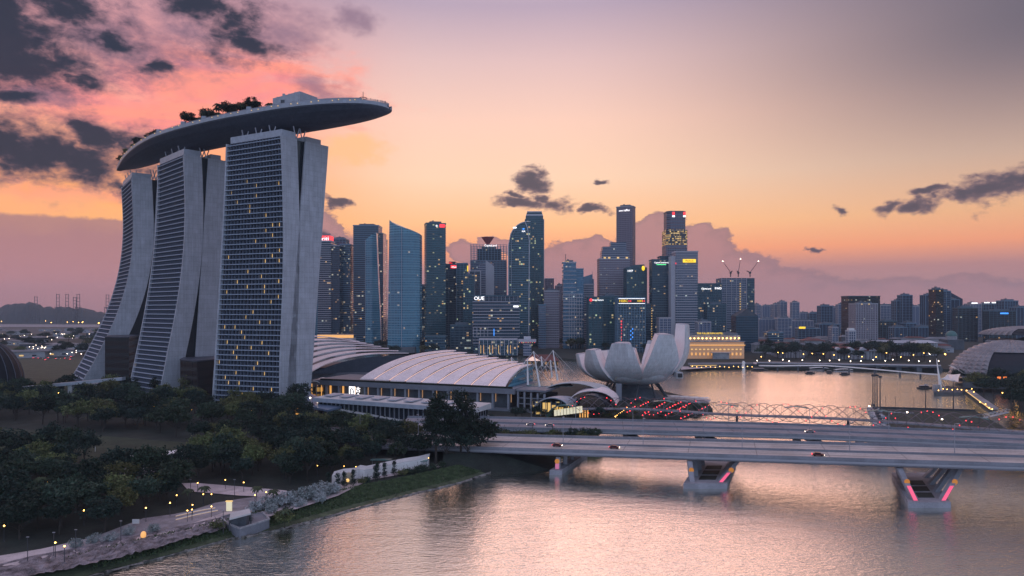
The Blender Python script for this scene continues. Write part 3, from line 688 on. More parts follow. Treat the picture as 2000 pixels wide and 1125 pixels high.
for i in range(2, NS - 1):
    for h_ in (1.3, 1.9): mb.tube([dk(i, .0, ZD + h_), dk(i + 1, .0, ZD + h_)] if i < NS - 2 else [dk(i, 0, ZD + h_), dk(i, .05, ZD + h_)], .07, 4)
    for k in range(3):
        p = dk(i, 0, ZD).lerp(dk(min(i + 1, NS - 1), 0, ZD), k / 3); mb.tube([p, p + Vector((0, 0, 2))], .09, 4)
mb.build('railing', M['steel'], SK)
# plant pavilion, service boxes, lens roofs
def station(px):    # nearest station whose near edge is at that column
    return min(range(NS), key=lambda i: abs(1000 + F * dk(i, .5, 0).x / dk(i, .5, 0).y - px))
i0, i1 = station(536), station(598)
c = [dk(i0, .45, ZD), dk(i1, .35, ZD), dk(i1, .80, ZD), dk(i0, .88, ZD)]
PV = MB().hexa(c + [p + Vector((0, 0, 13.2)) for p in c]).build('plant_room', M['rim'], SK)
for k in range(4):
    p = c[0].lerp(c[1], .15 + .22 * k) + Vector((0, 0, 13.2)); MB().box(p.x - .8, p.x + .8, p.y + 2, p.y + 4, p.z, p.z + (2.2 if k == 1 else 1)).build('roof_vent', M['rim'], SK)
p = c[0].lerp(c[1], .42); MB().box(p.x - 2.2, p.x + 2.2, p.y - .4, p.y + 1.2, ZD + 7.5, ZD + 10).build('louvre', M['darksteel'], SK)
def lens(pxa, pxb, hgt, f0, f1, m_, name):
    ia, ib = station(pxa), station(pxb); ia, ib = min(ia, ib), max(ia, ib); g_ = []
    for i in range(ia, ib + 1):
        u_ = (i - ia) / max(1, ib - ia); row = []
        for k in range(7):
            f = k / 6; e_ = math.sin(math.pi * u_) ** .6; row.append(dk(i, lerp(f0, f1, f), ZD + .3 + hgt * e_ * (math.sin(math.pi * (f * .8 + .1)) ** .6)))
        g_.append(row)
    return MB().thick(g_, .6).build(name, m_, SK)
lens(604, 676, 4.6, .3, .95, M['deckdark'], 'curved_roof')
lens(330, 392, 4.5, .2, .8, M['deckdark'], 'curved_roof')
lens(640, 690, 2.0, .2, .7, M['hull'], 'curved_roof')
for px_, f in ((405, .07), (437, .07), (526, .07), (352, .07)):
    i = station(px_); p = dk(i, f, ZD); MB().box(p.x - 1.6, p.x + 1.6, p.y - 1, p.y + 1.5, ZD - .2, ZD + 4.2).build('stair_head', M['rim'], SK)
for k in range(46):
    f = k / 45; i = int(5 + f * 44); p = dk(i, -.02, ZD + rnd.uniform(-.3, .4)) if k % 3 else dk(i, .125, ZD + 1.6)
    MB().box(p.x - .3, p.x + .3, p.y - .4, p.y - .1, p.z, p.z + .5).build('deck_light', M['yellowwin'], SK)
# ring mast near the tip
i = station(706); p = dk(i, .5, ZD)
MA = thing('ring_mast', 'slim mast with a horizontal ring near the overhanging tip of the rooftop deck', 'mast', p)
MB().tube([p, p + Vector((0, 0, 9.5))], .22, 6).build('pole', M['darksteel'], MA)
MB().tube([p + Vector((2.6 * math.cos(q), 2.6 * math.sin(q), 5.2)) for q in [2 * math.pi * k / 20 for k in range(21)]], .24, 5).build('ring', M['darksteel'], MA)
# link block of glass between the nearer towers, low lobby roof
def polyblock(name, label, cat, pts, z0, z1, m_, roofm=None, rname='roof', over=.6):
    c = sum((Vector((*p, 0)) for p in pts), Vector()) / len(pts); T = thing(name, label, cat, (c.x, c.y, z0))
    MB().prism(pts, z0, z1).build('wall', m_, T)
    cc = Vector((c.x, c.y))
    out = [tuple(cc + (Vector(p) - cc) * (1 + over / max(6, (Vector(p) - cc).length))) for p in pts]
    if roofm: MB().prism(out, z1, z1 + .9).build(rname, roofm, T)
    return T
def wp(px, d): return ((px - 1000) / F * d, d)
M['lobbyglass'] = window_mat('lobby_glass', (10, 12, 16), .3, 2.2, 6, -.3, frame=(22, 24, 30), warm=(255, 140, 70), estr=.5, rows=.05)
M['arcadeglass'] = window_mat('arcade_glass', (20, 28, 30), .2, 2.6, 3.6, .22, frame=(50, 60, 70), warm=(255, 190, 90), cool=(250, 225, 150), estr=.8)
M['warmwin2'] = window_mat('entrance_glass', (30, 24, 20), .3, 2.4, 5, .45, frame=(60, 50, 44), warm=(255, 170, 80), cool=(255, 200, 110), estr=.5)
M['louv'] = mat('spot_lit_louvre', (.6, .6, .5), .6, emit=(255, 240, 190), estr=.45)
T = polyblock('glass_lobby', 'dark glass lobby block filling the gap between the middle and nearest hotel towers', 'building', [wp(352, 500), wp(385, 486), wp(420, 500), wp(416, 560), wp(372, 560)], LAND, 33, M['lobbyglass'], M['hull'])
T = polyblock('glass_lobby', 'small dark glass lobby between the strongly curved leg and the middle tower', 'building', [wp(205, 566), wp(252, 560), wp(270, 600), wp(230, 640)], LAND, 47, M['lobbyglass'], M['hull'])

# ------------------------------------------------------------------ convention halls
def bez(a, b, c, t_): return a * (1 - t_) ** 2 + b * 2 * t_ * (1 - t_) + c * t_ * t_
def shell_roof(T, Apts, Epts, rise, n, step=1.1, back=None, light=True, gap=.9):
    """n stepped curved strips, from a low edge (A) up and over to stepped tips (E)"""
    def s2(P, u_):
        q = min(max(u_, 0), 1) * (len(P) - 1); i = min(int(q), len(P) - 2); return P[i].lerp(P[i + 1], q - i)
    def arc(u_, t_, dz=0):
        a, e = s2(Apts, u_), s2(Epts, u_)
        p = a.lerp(e, t_); zz = a.z + (e.z - a.z) * t_ + rise * (1 - u_ * .35) * (math.sin(math.pi * min(1, t_ ** .85)) )
        return Vector((p.x, p.y, zz + dz))
    for k in range(n):
        u0, u1 = k / n, (k + 1) / n; g_ = []
        ext = 1.0
        for i in range(17):
            t_ = ext * i / 16; ug = u0 + (u1 - u0) * .90
            row = [arc(lerp(u0, ug, j / 3), t_, step * (1 - j / 3) * -.15 + (j / 3) * step * min(1, t_ * 6 + .1)) for j in range(4)]
            g_.append(row)
        MB().thick(g_, .7).build('roof_strip', M['roofpink'], T, smooth=False)
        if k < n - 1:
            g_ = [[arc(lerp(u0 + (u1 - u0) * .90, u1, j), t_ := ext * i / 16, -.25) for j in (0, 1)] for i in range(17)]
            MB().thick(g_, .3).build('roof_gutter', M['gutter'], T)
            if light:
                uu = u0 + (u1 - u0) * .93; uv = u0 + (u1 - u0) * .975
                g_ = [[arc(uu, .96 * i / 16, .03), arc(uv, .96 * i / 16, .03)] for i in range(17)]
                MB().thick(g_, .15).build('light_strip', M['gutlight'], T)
    return arc
M['warmdim'] = mat('dim_warm_reveal', (.5, .38, .28), .7, emit=(255, 190, 130), estr=.25)
# nearer hall
HA = thing('convention_hall', 'long hall under nine stepped pinkish curved roof strips, beside the nearest tower', 'hall', (-60, 500, LAND))
A0, A1 = PT(703, 739, 497), PT(990, 756, 455)
Ap = [A0.lerp(A1, u_) for u_ in (0, .25, .5, .75, 1)]
Ep = [PT(872, 683, 545), PT(920, 692, 535), PT(966, 699, 525), PT(1010, 708, 514), PT(1041, 714, 503)]
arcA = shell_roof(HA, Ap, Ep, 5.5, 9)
# podium with columns, recessed openings, planted edge
Fd = (A1 - A0); Fd.z = 0; FL = Fd.length; fu = Fd.normalized(); fn = Vector((fu.y, -fu.x, 0))      # towards the garden side
P0 = Vector((A0.x, A0.y, 0)) - fu * 42
PL = FL + 42 + 6
def pp(a, o, z): v = P0 + fu * a + fn * o; return Vector((v.x, v.y, z))
def pbox(mb, a0, a1, o0, o1, z0, z1): return mb.hexa([pp(a0, o0, z0), pp(a1, o0, z0), pp(a1, o1, z0), pp(a0, o1, z0), pp(a0, o0, z1), pp(a1, o0, z1), pp(a1, o1, z1), pp(a0, o1, z1)])
pbox(MB(), 2, PL - 6, -46, -3.5, LAND, 14).build('podium_wall', M['lowdark'], HA)
pbox(MB(), 0, PL, -48, 1.5, 14, 17.6).build('podium_beam', M['podium'], HA)
pbox(MB(), 0, PL + 16, -44, 1.5, LAND, 4.2).build('podium_base', M['podium'], HA)
k = 0; a = 1.0
while a < PL:
    pbox(MB(), a, a + 1.3, -1.2, .9, 4.2, 14).build('column', M['podcol'], HA)
    if k in (1, 2, 3): pbox(MB(), a + 1.4, a + 2.6, -3.3, -2.6, 5, 13.4).build('lit_reveal', M['warmwin'], HA)
    else: pbox(MB(), a + 1.35, a + 1.55, -3.3, -2.2, 8, 13.4).build('lit_reveal', M['warmdim'], HA)
    a += 11.2; k += 1
pbox(MB(), 8, PL - 2, -.2, 1.3, 17.6, 18.8).build('planted_edge', M['hedge'], HA)
# sign panels
pbox(MB(), 33.5, 38.6, .95, 1.3, 5, 14.2).build('sign_panel', M['litsign'], HA)
pbox(MB(), 39.2, 43.6, .95, 1.3, 5, 14.2).build('sign_panel', M['blacksign'], HA)
_v = pp(36.0, 1.45, 9.8) - HA.location; text('0', 8.0, M['blacksign'], HA, _v, math.atan2(fu.y, fu.x), name='sign_lettering')
for _c, _z in (('\u53e4', 11.6), ('8', 7.6)): text(_c, 4.2, M['litsign'], HA, pp(41.4, 1.45, _z) - HA.location, math.atan2(fu.y, fu.x), name='sign_lettering')
# open glazed end at the promenade corner: tall columns and frames
for k in range(5):
    a = PL + 1 + k * 4.6; pbox(MB(), a, a + 1.1, -2, -.6, 4.2, 16 - k * .3).build('column', M['podcol'], HA)
    if k < 4:
        for z in (7.5, 11.3): pbox(MB(), a + 1.1, a + 4.6, -1.6, -1.1, z, z + .5).build('floor_beam', M['podcol'], HA)
pbox(MB(), PL + .2, PL + 20, -30, -3, LAND, 13).build('glazed_end', M['lobbyglass'], HA)
pbox(MB(), PL + .2, PL + 21, -32, -.4, 16, 17.2).build('terrace_slab', M['podium'], HA)
# end glazing under the roof mouth
g_ = MB()
for i in range(12):
    p = arcA(1.0, i / 12, -.8); q = arcA(1.0, (i + 1) / 12, -.8)
    g_.hexa([Vector((p.x, p.y, 17.3)), Vector((q.x, q.y, 17.3)), Vector((q.x, q.y + .6, 17.3)), Vector((p.x, p.y + .6, 17.3)), p, q, q + Vector((0, .6, 0)), p + Vector((0, .6, 0))])
g_.build('glazed_gable', M['g_teal'], HA)
# farther hall
HB = thing('convention_hall', 'farther hall with seven stepped pink roof strips, half hidden behind the nearest tower', 'hall', (-170, 600, LAND))
Ap = [PT(500, 678, 640), PT(530, 700, 622), PT(560, 718, 600), PT(605, 730, 575)]
Ep = [PT(690, 667, 650), PT(722, 674, 632), PT(755, 682, 612), PT(800, 693, 588)]
arcB = shell_roof(HB, Ap, Ep, 9, 7, step=1.6, light=False)
MB().prism([wp(560, 596), wp(800, 590), wp(830, 640), wp(560, 680)], LAND, 19.5).build('side_wall', M['hull'], HB)
MB().prism([wp(560, 590), wp(820, 560), wp(830, 588), wp(560, 612)], LAND, 16.6).build('podium_wall', M['podium'], HB)
g_ = MB()
for i in range(16):
    p = arcB(1.0, i / 16, -.8); q = arcB(1.0, (i + 1) / 16, -.8)
    g_.hexa([Vector((p.x, p.y, 16)), Vector((q.x, q.y, 16)), Vector((q.x, q.y + .6, 16)), Vector((p.x, p.y + .6, 16)), p, q, q + Vector((0, .6, 0)), p + Vector((0, .6, 0))])
g_.build('glazed_gable', M['hull'], HB)
# arched entrance at the foot of the nearest tower
EN = thing('arched_entrance', 'small barrel-roofed glass entrance glowing warm at the foot of the nearest hotel tower', 'entrance', (-143, 520, LAND))
g_ = []
for i in range(9):
    q = math.pi * i / 8; cx, cy, rr = -147.5, 508, 6.2
    g_.append([Vector((cx - rr * math.cos(q), cy + dd, 12.5 + rr * .75 * math.sin(q))) for dd in (0, 26)])
MB().thick(g_, .5).build('barrel_roof', M['white'], EN)
MB().box(-153.4, -141.6, 509, 533, LAND, 12.4).build('glass_front', M['warmwin2'] if 'warmwin2' in M else M['lobbyglass'], EN)
for k in range(4): MB().box(-153 + k * 3.6, -152.5 + k * 3.6, 508.4, 508.9, LAND, 15).build('mullion', M['warmwin'] if k in (1, 3) else M['podcol'], EN)

# ------------------------------------------------------------------ long flat-roofed building in front, and canopies
FB = thing('low_pavilion', 'long low pavilion with pale flat roof and dark finned glass front, facing the road', 'building', (-60, 410, LAND))
q0, q1 = Vector((-124, 431, 0)), Vector((-20.5, 383, 0)); fu2 = (q1 - q0).normalized(); fn2 = Vector((-fu2.y, fu2.x, 0)); L2 = (q1 - q0).length
def p2(a, o, z): v = q0 + fu2 * a + fn2 * o; return Vector((v.x, v.y, z))
def b2(mb, a0, a1, o0, o1, z0, z1, zb=None):
    zb = z1 if zb is None else zb
    return mb.hexa([p2(a0, o0, z0), p2(a1, o0, z0), p2(a1, o1, z0), p2(a0, o1, z0), p2(a0, o0, z1), p2(a1, o0, z1), p2(a1, o1, zb), p2(a0, o1, zb)])
b2(MB(), 1, L2 - 1, 1.5, 17, LAND, 12.2).build('glass_hall', M['darkglass'], FB)
b2(MB(), -1, L2 + .5, -1, 19, 12.2, 14.6, 15.4).build('roof', M['concrete'], FB)
b2(MB(), -1.2, L2 + .7, -1.2, -1, 12.0, 14.4).build('fascia', M['rim'], FB)
for k in range(34):
    a = 1.5 + k * (L2 - 3) / 33; b2(MB(), a, a + .35, .6, 1.49, LAND, 12.2).build('fin', M['podcol'] if k % 3 else M['steel'], FB)
for k in range(9): b2(MB(), 4 + k * 12, 10 + k * 12, 3, 15, 15.3, 15.9).build('roof_light', M['rim'], FB)
for k in range(5): b2(MB(), L2 - .99, L2 - .7, 2 + k * 3, 2.3 + k * 3, LAND, 12.2).build('fin', M['steel'], FB)
for z in (5.5, 8.8): b2(MB(), L2 - .99, L2 - .8, 1.5, 17, z, z + .25).build('transom', M['podcol'], FB)
CW = thing('covered_walkway', 'long thin covered walkway roof slanting down in front of the low pavilion', 'canopy', (-70, 395, LAND))
for (a0, a1) in ((0, 24), (26, 48), (50, 72), (74, 92)):
    v0 = PT(640, 798, 425).lerp(PT(832, 832, 396), a0 / 92); v1 = PT(640, 798, 425).lerp(PT(832, 832, 396), a1 / 92)
    MB().hexa([v0, v1, v1 + Vector((1, 4.5, 0)), v0 + Vector((1, 4.5, 0)), v0 + Vector((0, 0, .5)), v1 + Vector((0, 0, .5)), v1 + Vector((1, 4.5, .9)), v0 + Vector((1, 4.5, .9))]).build('roof_segment', M['concrete'], CW)
    MB().tube([Vector((v0.x + 1, v0.y + 2, LAND)), v0 + Vector((1, 2, 0))], .2, 6).build('post', M['steel'], CW)
CN = thing('entrance_canopy', 'blue-grey angular canopy projecting from the foot of the nearest hotel tower', 'canopy', (-135, 445, LAND))
pts = [wp(556, 441), wp(640, 412), wp(668, 424), wp(606, 470), wp(562, 468)]
MB().prism(pts, lambda x, y: 9.0 + (y - 430) * .03, lambda x, y: 10.4 + (y - 430) * .05).build('roof', M['blue'], CN)
for (px_, d_) in ((562, 444), (610, 428), (640, 420)): x, y = wp(px_, d_); MB().tube([(x, y, LAND), (x, y, 9)], .35, 8).build('post', M['steel'], CN)
for (px_, d_) in ((580, 462), (596, 462), (588, 452), (606, 452), (620, 440)): x, y = wp(px_, d_); MB().ball((x, y, 11.6), .5, 8, 5).build('roof_lamp', M['whitelamp'], CN)
x, y = wp(602, 430); FG = MB().tube([(x, y, LAND), (x, y, 6.5)], 1.1, 8, .5).ball((x - .4, y, 6), 1.5, 8, 6)
single(FG, 'pink_sculpture', mat('spot_pink_sculpture', (.6, .25, .25), .6, emit=(230, 110, 120), estr=.25), 'small pink lit sculpture under the angular blue canopy', 'sculpture')
x, y = wp(581, 440); single(MB().box(x - 1.6, x + 1.6, y, y + .6, LAND, 8.5), 'wall_light', M['warmwin'], 'warm lit wall panel beneath the blue canopy', 'panel')

# ------------------------------------------------------------------ shopping arcade entrance: glass vaults with louvred shells
SP = thing('arcade_entrance', 'glass-vaulted arcade entrance with pale curved shell roofs beside the lotus building', 'building', (30, 455, LAND))
def vault(T, x0, x1, y0, y1, zb, r_, name, m_, th=.6, q0=0, q1=180, n=12, skew=(0, 0), drop=0):
    g_ = []
    for i in range(n + 1):
        q = R(q0 + (q1 - q0) * i / n); row = []
        for k in range(5):
            t_ = k / 4; ex = 1 - drop * t_ * t_
            row.append(Vector((lerp(x0, x1, .5 - .5 * math.cos(q)) + skew[0] * t_, lerp(y0, y1, t_) + skew[1] * math.sin(q), zb + r_ * math.sin(q) * ex)))
        g_.append(row)
    return MB().thick(g_, th).build(name, m_, T)
cx = lambda px_, d_: wp(px_, d_)[0]
# big rear louvred roof (x 1050..1195), smaller front shell (x 1035..1130)
vault(SP, cx(1052, 470), cx(1172, 470), 458, 486, 12, 9.0, 'shell_roof', M['concrete'], n=14, skew=(10, 2), drop=.25)
vault(SP, cx(1105, 462), cx(1196, 462), 446, 470, 8, 9.0, 'shell_roof', M['roofpink'], q0=30, n=12, skew=(6, 3))
vault(SP, cx(1038, 440), cx(1112, 440), 428, 452, 5, 10.0, 'shell_roof', M['rim'], q0=25, q1=150, n=12, skew=(10, 0), drop=.2)
vault(SP, cx(1110, 448), cx(1184, 448), 437, 462, LAND, 13, 'glass_vault', M['darkglass'], n=12, skew=(8, 0))
MB().box(cx(1040, 445), cx(1108, 445), 434, 458, LAND, 11.5).build('glass_hall', M['arcadeglass'] if 'arcadeglass' in M else M['lobbyglass'], SP)
vault(SP, cx(1066, 428), cx(1134, 428), 424, 434, LAND, 8.5, 'glass_vault', M['shade'], n=10, q1=120, skew=(4, 0))
for i in range(7):
    x = cx(1046 + i * 10, 433); MB().box(x - .25, x + .25, 433, 433.8, LAND, 12).build('mullion', M['steel'], SP)
for (a, b_, z0, z1) in ((1060, 1068, 4, 11), (1070, 1076, 4, 11), (1084, 1090, 6, 9), (1092, 1100, 5, 8)):
    MB().box(cx(a, 433), cx(b_, 433), 433.1, 433.5, z0, z1).build('lit_bay', M['yellowwin'], SP)
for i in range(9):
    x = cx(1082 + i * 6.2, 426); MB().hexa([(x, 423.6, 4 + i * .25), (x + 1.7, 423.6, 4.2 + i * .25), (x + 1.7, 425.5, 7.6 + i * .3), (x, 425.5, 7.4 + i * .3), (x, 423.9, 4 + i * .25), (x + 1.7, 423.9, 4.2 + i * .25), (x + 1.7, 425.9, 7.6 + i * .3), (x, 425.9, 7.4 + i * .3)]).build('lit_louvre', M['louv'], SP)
for i in range(4):
    x = cx(1132 + i * 5, 428); MB().box(x, x + .7, 428, 429, LAND, 8).build('lit_bay', M['warmwin'], SP)
# masts and cables between halls and arcade
def mast(px0, py0, px1, py1, d, label):
    a, b_ = PT(px0, py0, d), PT(px1, py1, d + 4)
    T = thing('cable_mast', label, 'mast', a, group='white cable masts between the hall and the arcade')
    MB().tube([a, a.lerp(b_, .5), b_], .75, 8, .35).build('pole', M['white'], T)
    for k, (ox, oy, oz) in enumerate(((-14, -6, -17), (16, 4, -17), (-8, 12, -14), (10, 14, -15))):
        MB().tube([b_, b_ + Vector((ox, oy, oz))], .10, 4).build('stay_cable', M['white'], T)
ml = [((1054, 755, 1042, 686, 470), 'tall white leaning mast nearest the hall roof tips'), ((1089, 743, 1080, 684, 490), 'tallest white cable mast, right of the other masts'),
      ((1031, 752, 1030, 700, 468), 'white vertical mast just beyond the last hall roof strip'), ((1059, 715, 1057, 696, 505), 'short white mast standing farther back'),
      ((1078, 738, 1075, 703, 500), 'short white mast beside the tallest one'), ((1000, 712, 999, 698, 520), 'stub of a white mast over the hall roof')]
for a_, lb_ in ml: mast(*a_, lb_)
# louvred glass roof web behind the masts
WB = thing('glass_canopy', 'shallow steel and glass canopy spread between the white masts', 'canopy', (35, 500, 17))
for i in range(10):
    MB().tube([PT(1020 + i * 9, 722 - 6 * math.sin(i / 3), 505), PT(1030 + i * 9, 740, 470)], .18, 4).build('rib', M['steel'], WB)
MB().prism([wp(1015, 505), wp(1110, 505), wp(1120, 470), wp(1030, 470)], 17, 17.5).build('glass', M['shade'], WB)

# ------------------------------------------------------------------ lotus-shaped museum
LC = Vector((94.5, 533, 0))
LT = thing('lotus_building', 'white lotus-shaped museum with ten finger-like petals at the bay edge', 'museum', LC + Vector((0, 0, LAND)))
def petal(ang, ht, ro, wtop, wmid, flare=0.0):
    a = R(ang); er_ = Vector((math.cos(a), math.sin(a), 0)); et = Vector((-er_.y, er_.x, 0)); rings = []
    zb = 13.0; N_ = 16
    for i in range(N_ + 1):
        t_ = i / N_
        z = zb + (ht - zb) * t_ ** 1.75
        r_o = 9 + (ro - 9) * (.82 * math.sin(min(1, t_ * 1.2) * math.pi / 2) ** .8 + .18 * t_) - flare * max(0, t_ - .55) ** 1.6 * 10
        hw = lerp(3.0, wmid, math.sin(min(1, t_ / .55) * math.pi / 2)) if t_ < .55 else lerp(wmid, wtop, ((t_ - .55) / .45) ** 1.5)
        hw *= .5
        th = lerp(3, 11, min(1, t_ * 1.5)) if t_ < .7 else lerp(11, 9.0, (t_ - .7) / .3)
        r_i = max(r_o - th, 1.5); hi = hw * .62
        o1 = LC + er_ * (r_o - .6) + Vector((0, 0, z))
        zi = z + (1.5 if i < N_ else 1.0)
        rings.append([LC + er_ * (r_o - 1.4) + et * -hw + Vector((0, 0, z)), LC + er_ * r_o + et * (-hw * .5) + Vector((0, 0, z)), LC + er_ * r_o + et * (hw * .5) + Vector((0, 0, z)), LC + er_ * (r_o - 1.4) + et * hw + Vector((0, 0, z)),
                      LC + er_ * r_i + et * hi + Vector((0, 0, zi)), LC + er_ * r_i + et * -hi + Vector((0, 0, zi))])
    # outer skin (light panels) and inner trough
    outer = MB(); outer.loft(rings, cap=True); p = outer.build('petal', M['lotus'], LT, smooth=False)
    top = rings[-1]; c = sum(top, Vector()) / 6
    MB().loft([[c + (v - c) * .86 + Vector((0, 0, .05)) for v in top], [c + (v - c) * .84 + Vector((0, 0, .45)) for v in top]]).build('skylight', M['rim'], p, org=LT.location)
    g_ = [[rings[i][5] + Vector((0, 0, .1)) - er_ * .25, rings[i][4] + Vector((0, 0, .1)) - er_ * .25, ] for i in range(4, N_)]
    f2 = MB(); f2.thick([[v, w_] for v, w_ in g_], .2).build('inner_face', M['lotuslit'], p, org=LT.location)
    for sd_ in ((0, 5), (3, 4)):
        gg = [[rings[i][sd_[0]].lerp(rings[i][sd_[1]], .05) + et * (.1 if sd_[0] == 3 else -.1), rings[i][sd_[0]].lerp(rings[i][sd_[1]], .97) + et * (.1 if sd_[0] == 3 else -.1)] for i in range(7, N_ + 1)]
        q_ = MB(); q_.loft([[g[0], g[1], g[1] + et * .02, g[0] + et * .02] for g in gg]).build('side_face', M['lotuslit'], p, org=LT.location)
for (ang, ht, ro, wt, wm_, fl) in ((184, 35.5, 45, 7, 15, 0), (211, 39.5, 43.5, 11, 22, 0), (247, 45, 39, 14.5, 28, 0), (298, 51.5, 40, 14, 32, 0), (338, 58.5, 45, 15, 26, .9),
                                  (14, 47, 40, 11, 20, 0), (48, 44, 36, 10, 18, 0), (84, 38, 36, 10, 18, 0), (118, 36, 38, 10, 17, 0), (150, 35, 41, 9, 16, 0)):
    petal(ang, ht, ro, wt, wm_, fl)
# bowl joining the petals
rings = []
for i in range(9):
    t_ = i / 8; rr = 4 + 27.5 * math.sin(t_ * math.pi / 2) ** .85; z = 12.6 + 13 * t_ ** 2.3
    rings.append([LC + Vector((rr * math.cos(q), rr * math.sin(q), z)) for q in [2 * math.pi * k / 40 for k in range(40)]])
MB().loft(rings).build('bowl', M['lotus'], LT, smooth=True)
rings = [[LC + Vector((rr * math.cos(q), rr * math.sin(q), z)) for q in [2 * math.pi * k / 24 for k in range(24)]] for rr, z in ((24, LAND), (19, 6), (13, 10), (12, 14))]
MB().loft(rings).build('plinth', M['lowdark'], LT)
for k in range(10):
    q = 2 * math.pi * (k + .3) / 10
    MB().tube([LC + Vector((27 * math.cos(q), 27 * math.sin(q), LAND)), LC + Vector((16 * math.cos(q + .25), 16 * math.sin(q + .25), 17))], .9, 6).build('raking_column', M['darksteel'], LT)
MB().box(LC.x - 17, LC.x - 13, LC.y - 26, LC.y - 22, LAND, 15).build('lift_shaft', M['podcol'], LT)
# small dark picture window box on the right flank
x, y = LC.x + 27, LC.y - 30
MB().box(x, x + 4.6, y, y + 12, 19.5, 23.6).build('window_box', M['lotus'], LT)
MB().box(x + .5, x + 4.1, y - .15, y - .002, 20, 23.1).build('window_pane', M['blacksign'], LT)
# terrace with pale shades on the promontory behind the museum
PR = thing('waterside_terrace', 'flat pale waterside terrace with shade roofs right of the lotus building', 'terrace', GP(1345, 781, LAND))
pts = [tuple(GP(px_, py_, LAND).xy) for px_, py_ in ((1302, 773), (1345, 776), (1388, 783), (1382, 788), (1340, 786), (1296, 780))]
MB().prism(pts, LAND + .02, LAND + .9).build('deck', M['path'], PR)
for k in range(4):
    c = GP(1318 + k * 19, 782 + k * 1.2, LAND); MB().box(c.x - 3.4, c.x + 3.4, c.y - 3, c.y + 3, 5.6, 5.9).build('shade_roof', M['white'], PR)
    MB().tube([(c.x, c.y, LAND), (c.x, c.y, 5.6)], .15, 5).build('post', M['steel'], PR)

# ------------------------------------------------------------------ near road bridge
def road_bridge(name, label, path, width, depth, lanes, parapet_h=1.1, surf='asphalt', left_ext=True):
    """path: list of (x, y_near, z); deck extends width metres inland (+y)"""
    T = thing(name, label, 'bridge', (path[len(path) // 2][0], path[len(path) // 2][1], 0))
    def row(f0, f1, z0, z1):
        return [[Vector((x, y + width * f0, z + z0)), Vector((x, y + width * f1, z + z0)), Vector((x, y + width * f1, z + z1)), Vector((x, y + width * f0, z + z1))] for x, y, z in path]
    MB().loft(row(.02, .98, -.9, 0)).build('deck_slab', M[surf], T)
    MB().loft([[Vector((x, y + width * .08, z - .9)), Vector((x, y + width * .16, z - depth)), Vector((x, y + width * .84, z - depth)), Vector((x, y + width * .92, z - .9))] for x, y, z in path]).build('girder', M['parapet'], T)
    for f0, f1 in ((0, .018), (.982, 1.0)): MB().loft(row(f0, f1, -1.5, parapet_h)).build('parapet', M['parapet'], T)
    MB().loft(row(-.012, -.002, -1.0, -.3)).build('cable_tray', M['steel'], T)
    MB().loft(row(.49, .505, .0, .8)).build('median_barrier', M['parapet'], T)
    for f in lanes:
        for s_ in ((0,)):
            MB().loft(row(f, f + .005, .012, .03)).build('lane_line', M['lane'] if f in (lanes[0], lanes[-1]) else M['asphalt2'], T)
    return T
def yn(x): return 297 - .305 * x
def zn(x): return 8.9 + .031 * x if x > -60 else 7.04
xs = [-112, -80, -60, -40, -20, 0, 20, 45, 70, 100, 130, 160, 190, 230]
NB = road_bridge('road_bridge', 'wide concrete road bridge crossing the channel on V-shaped piers with pink lights', [(x, yn(x), zn(x)) for x in xs], 33, 2.9, (.05, .16, .27, .38, .62, .73, .84, .94))
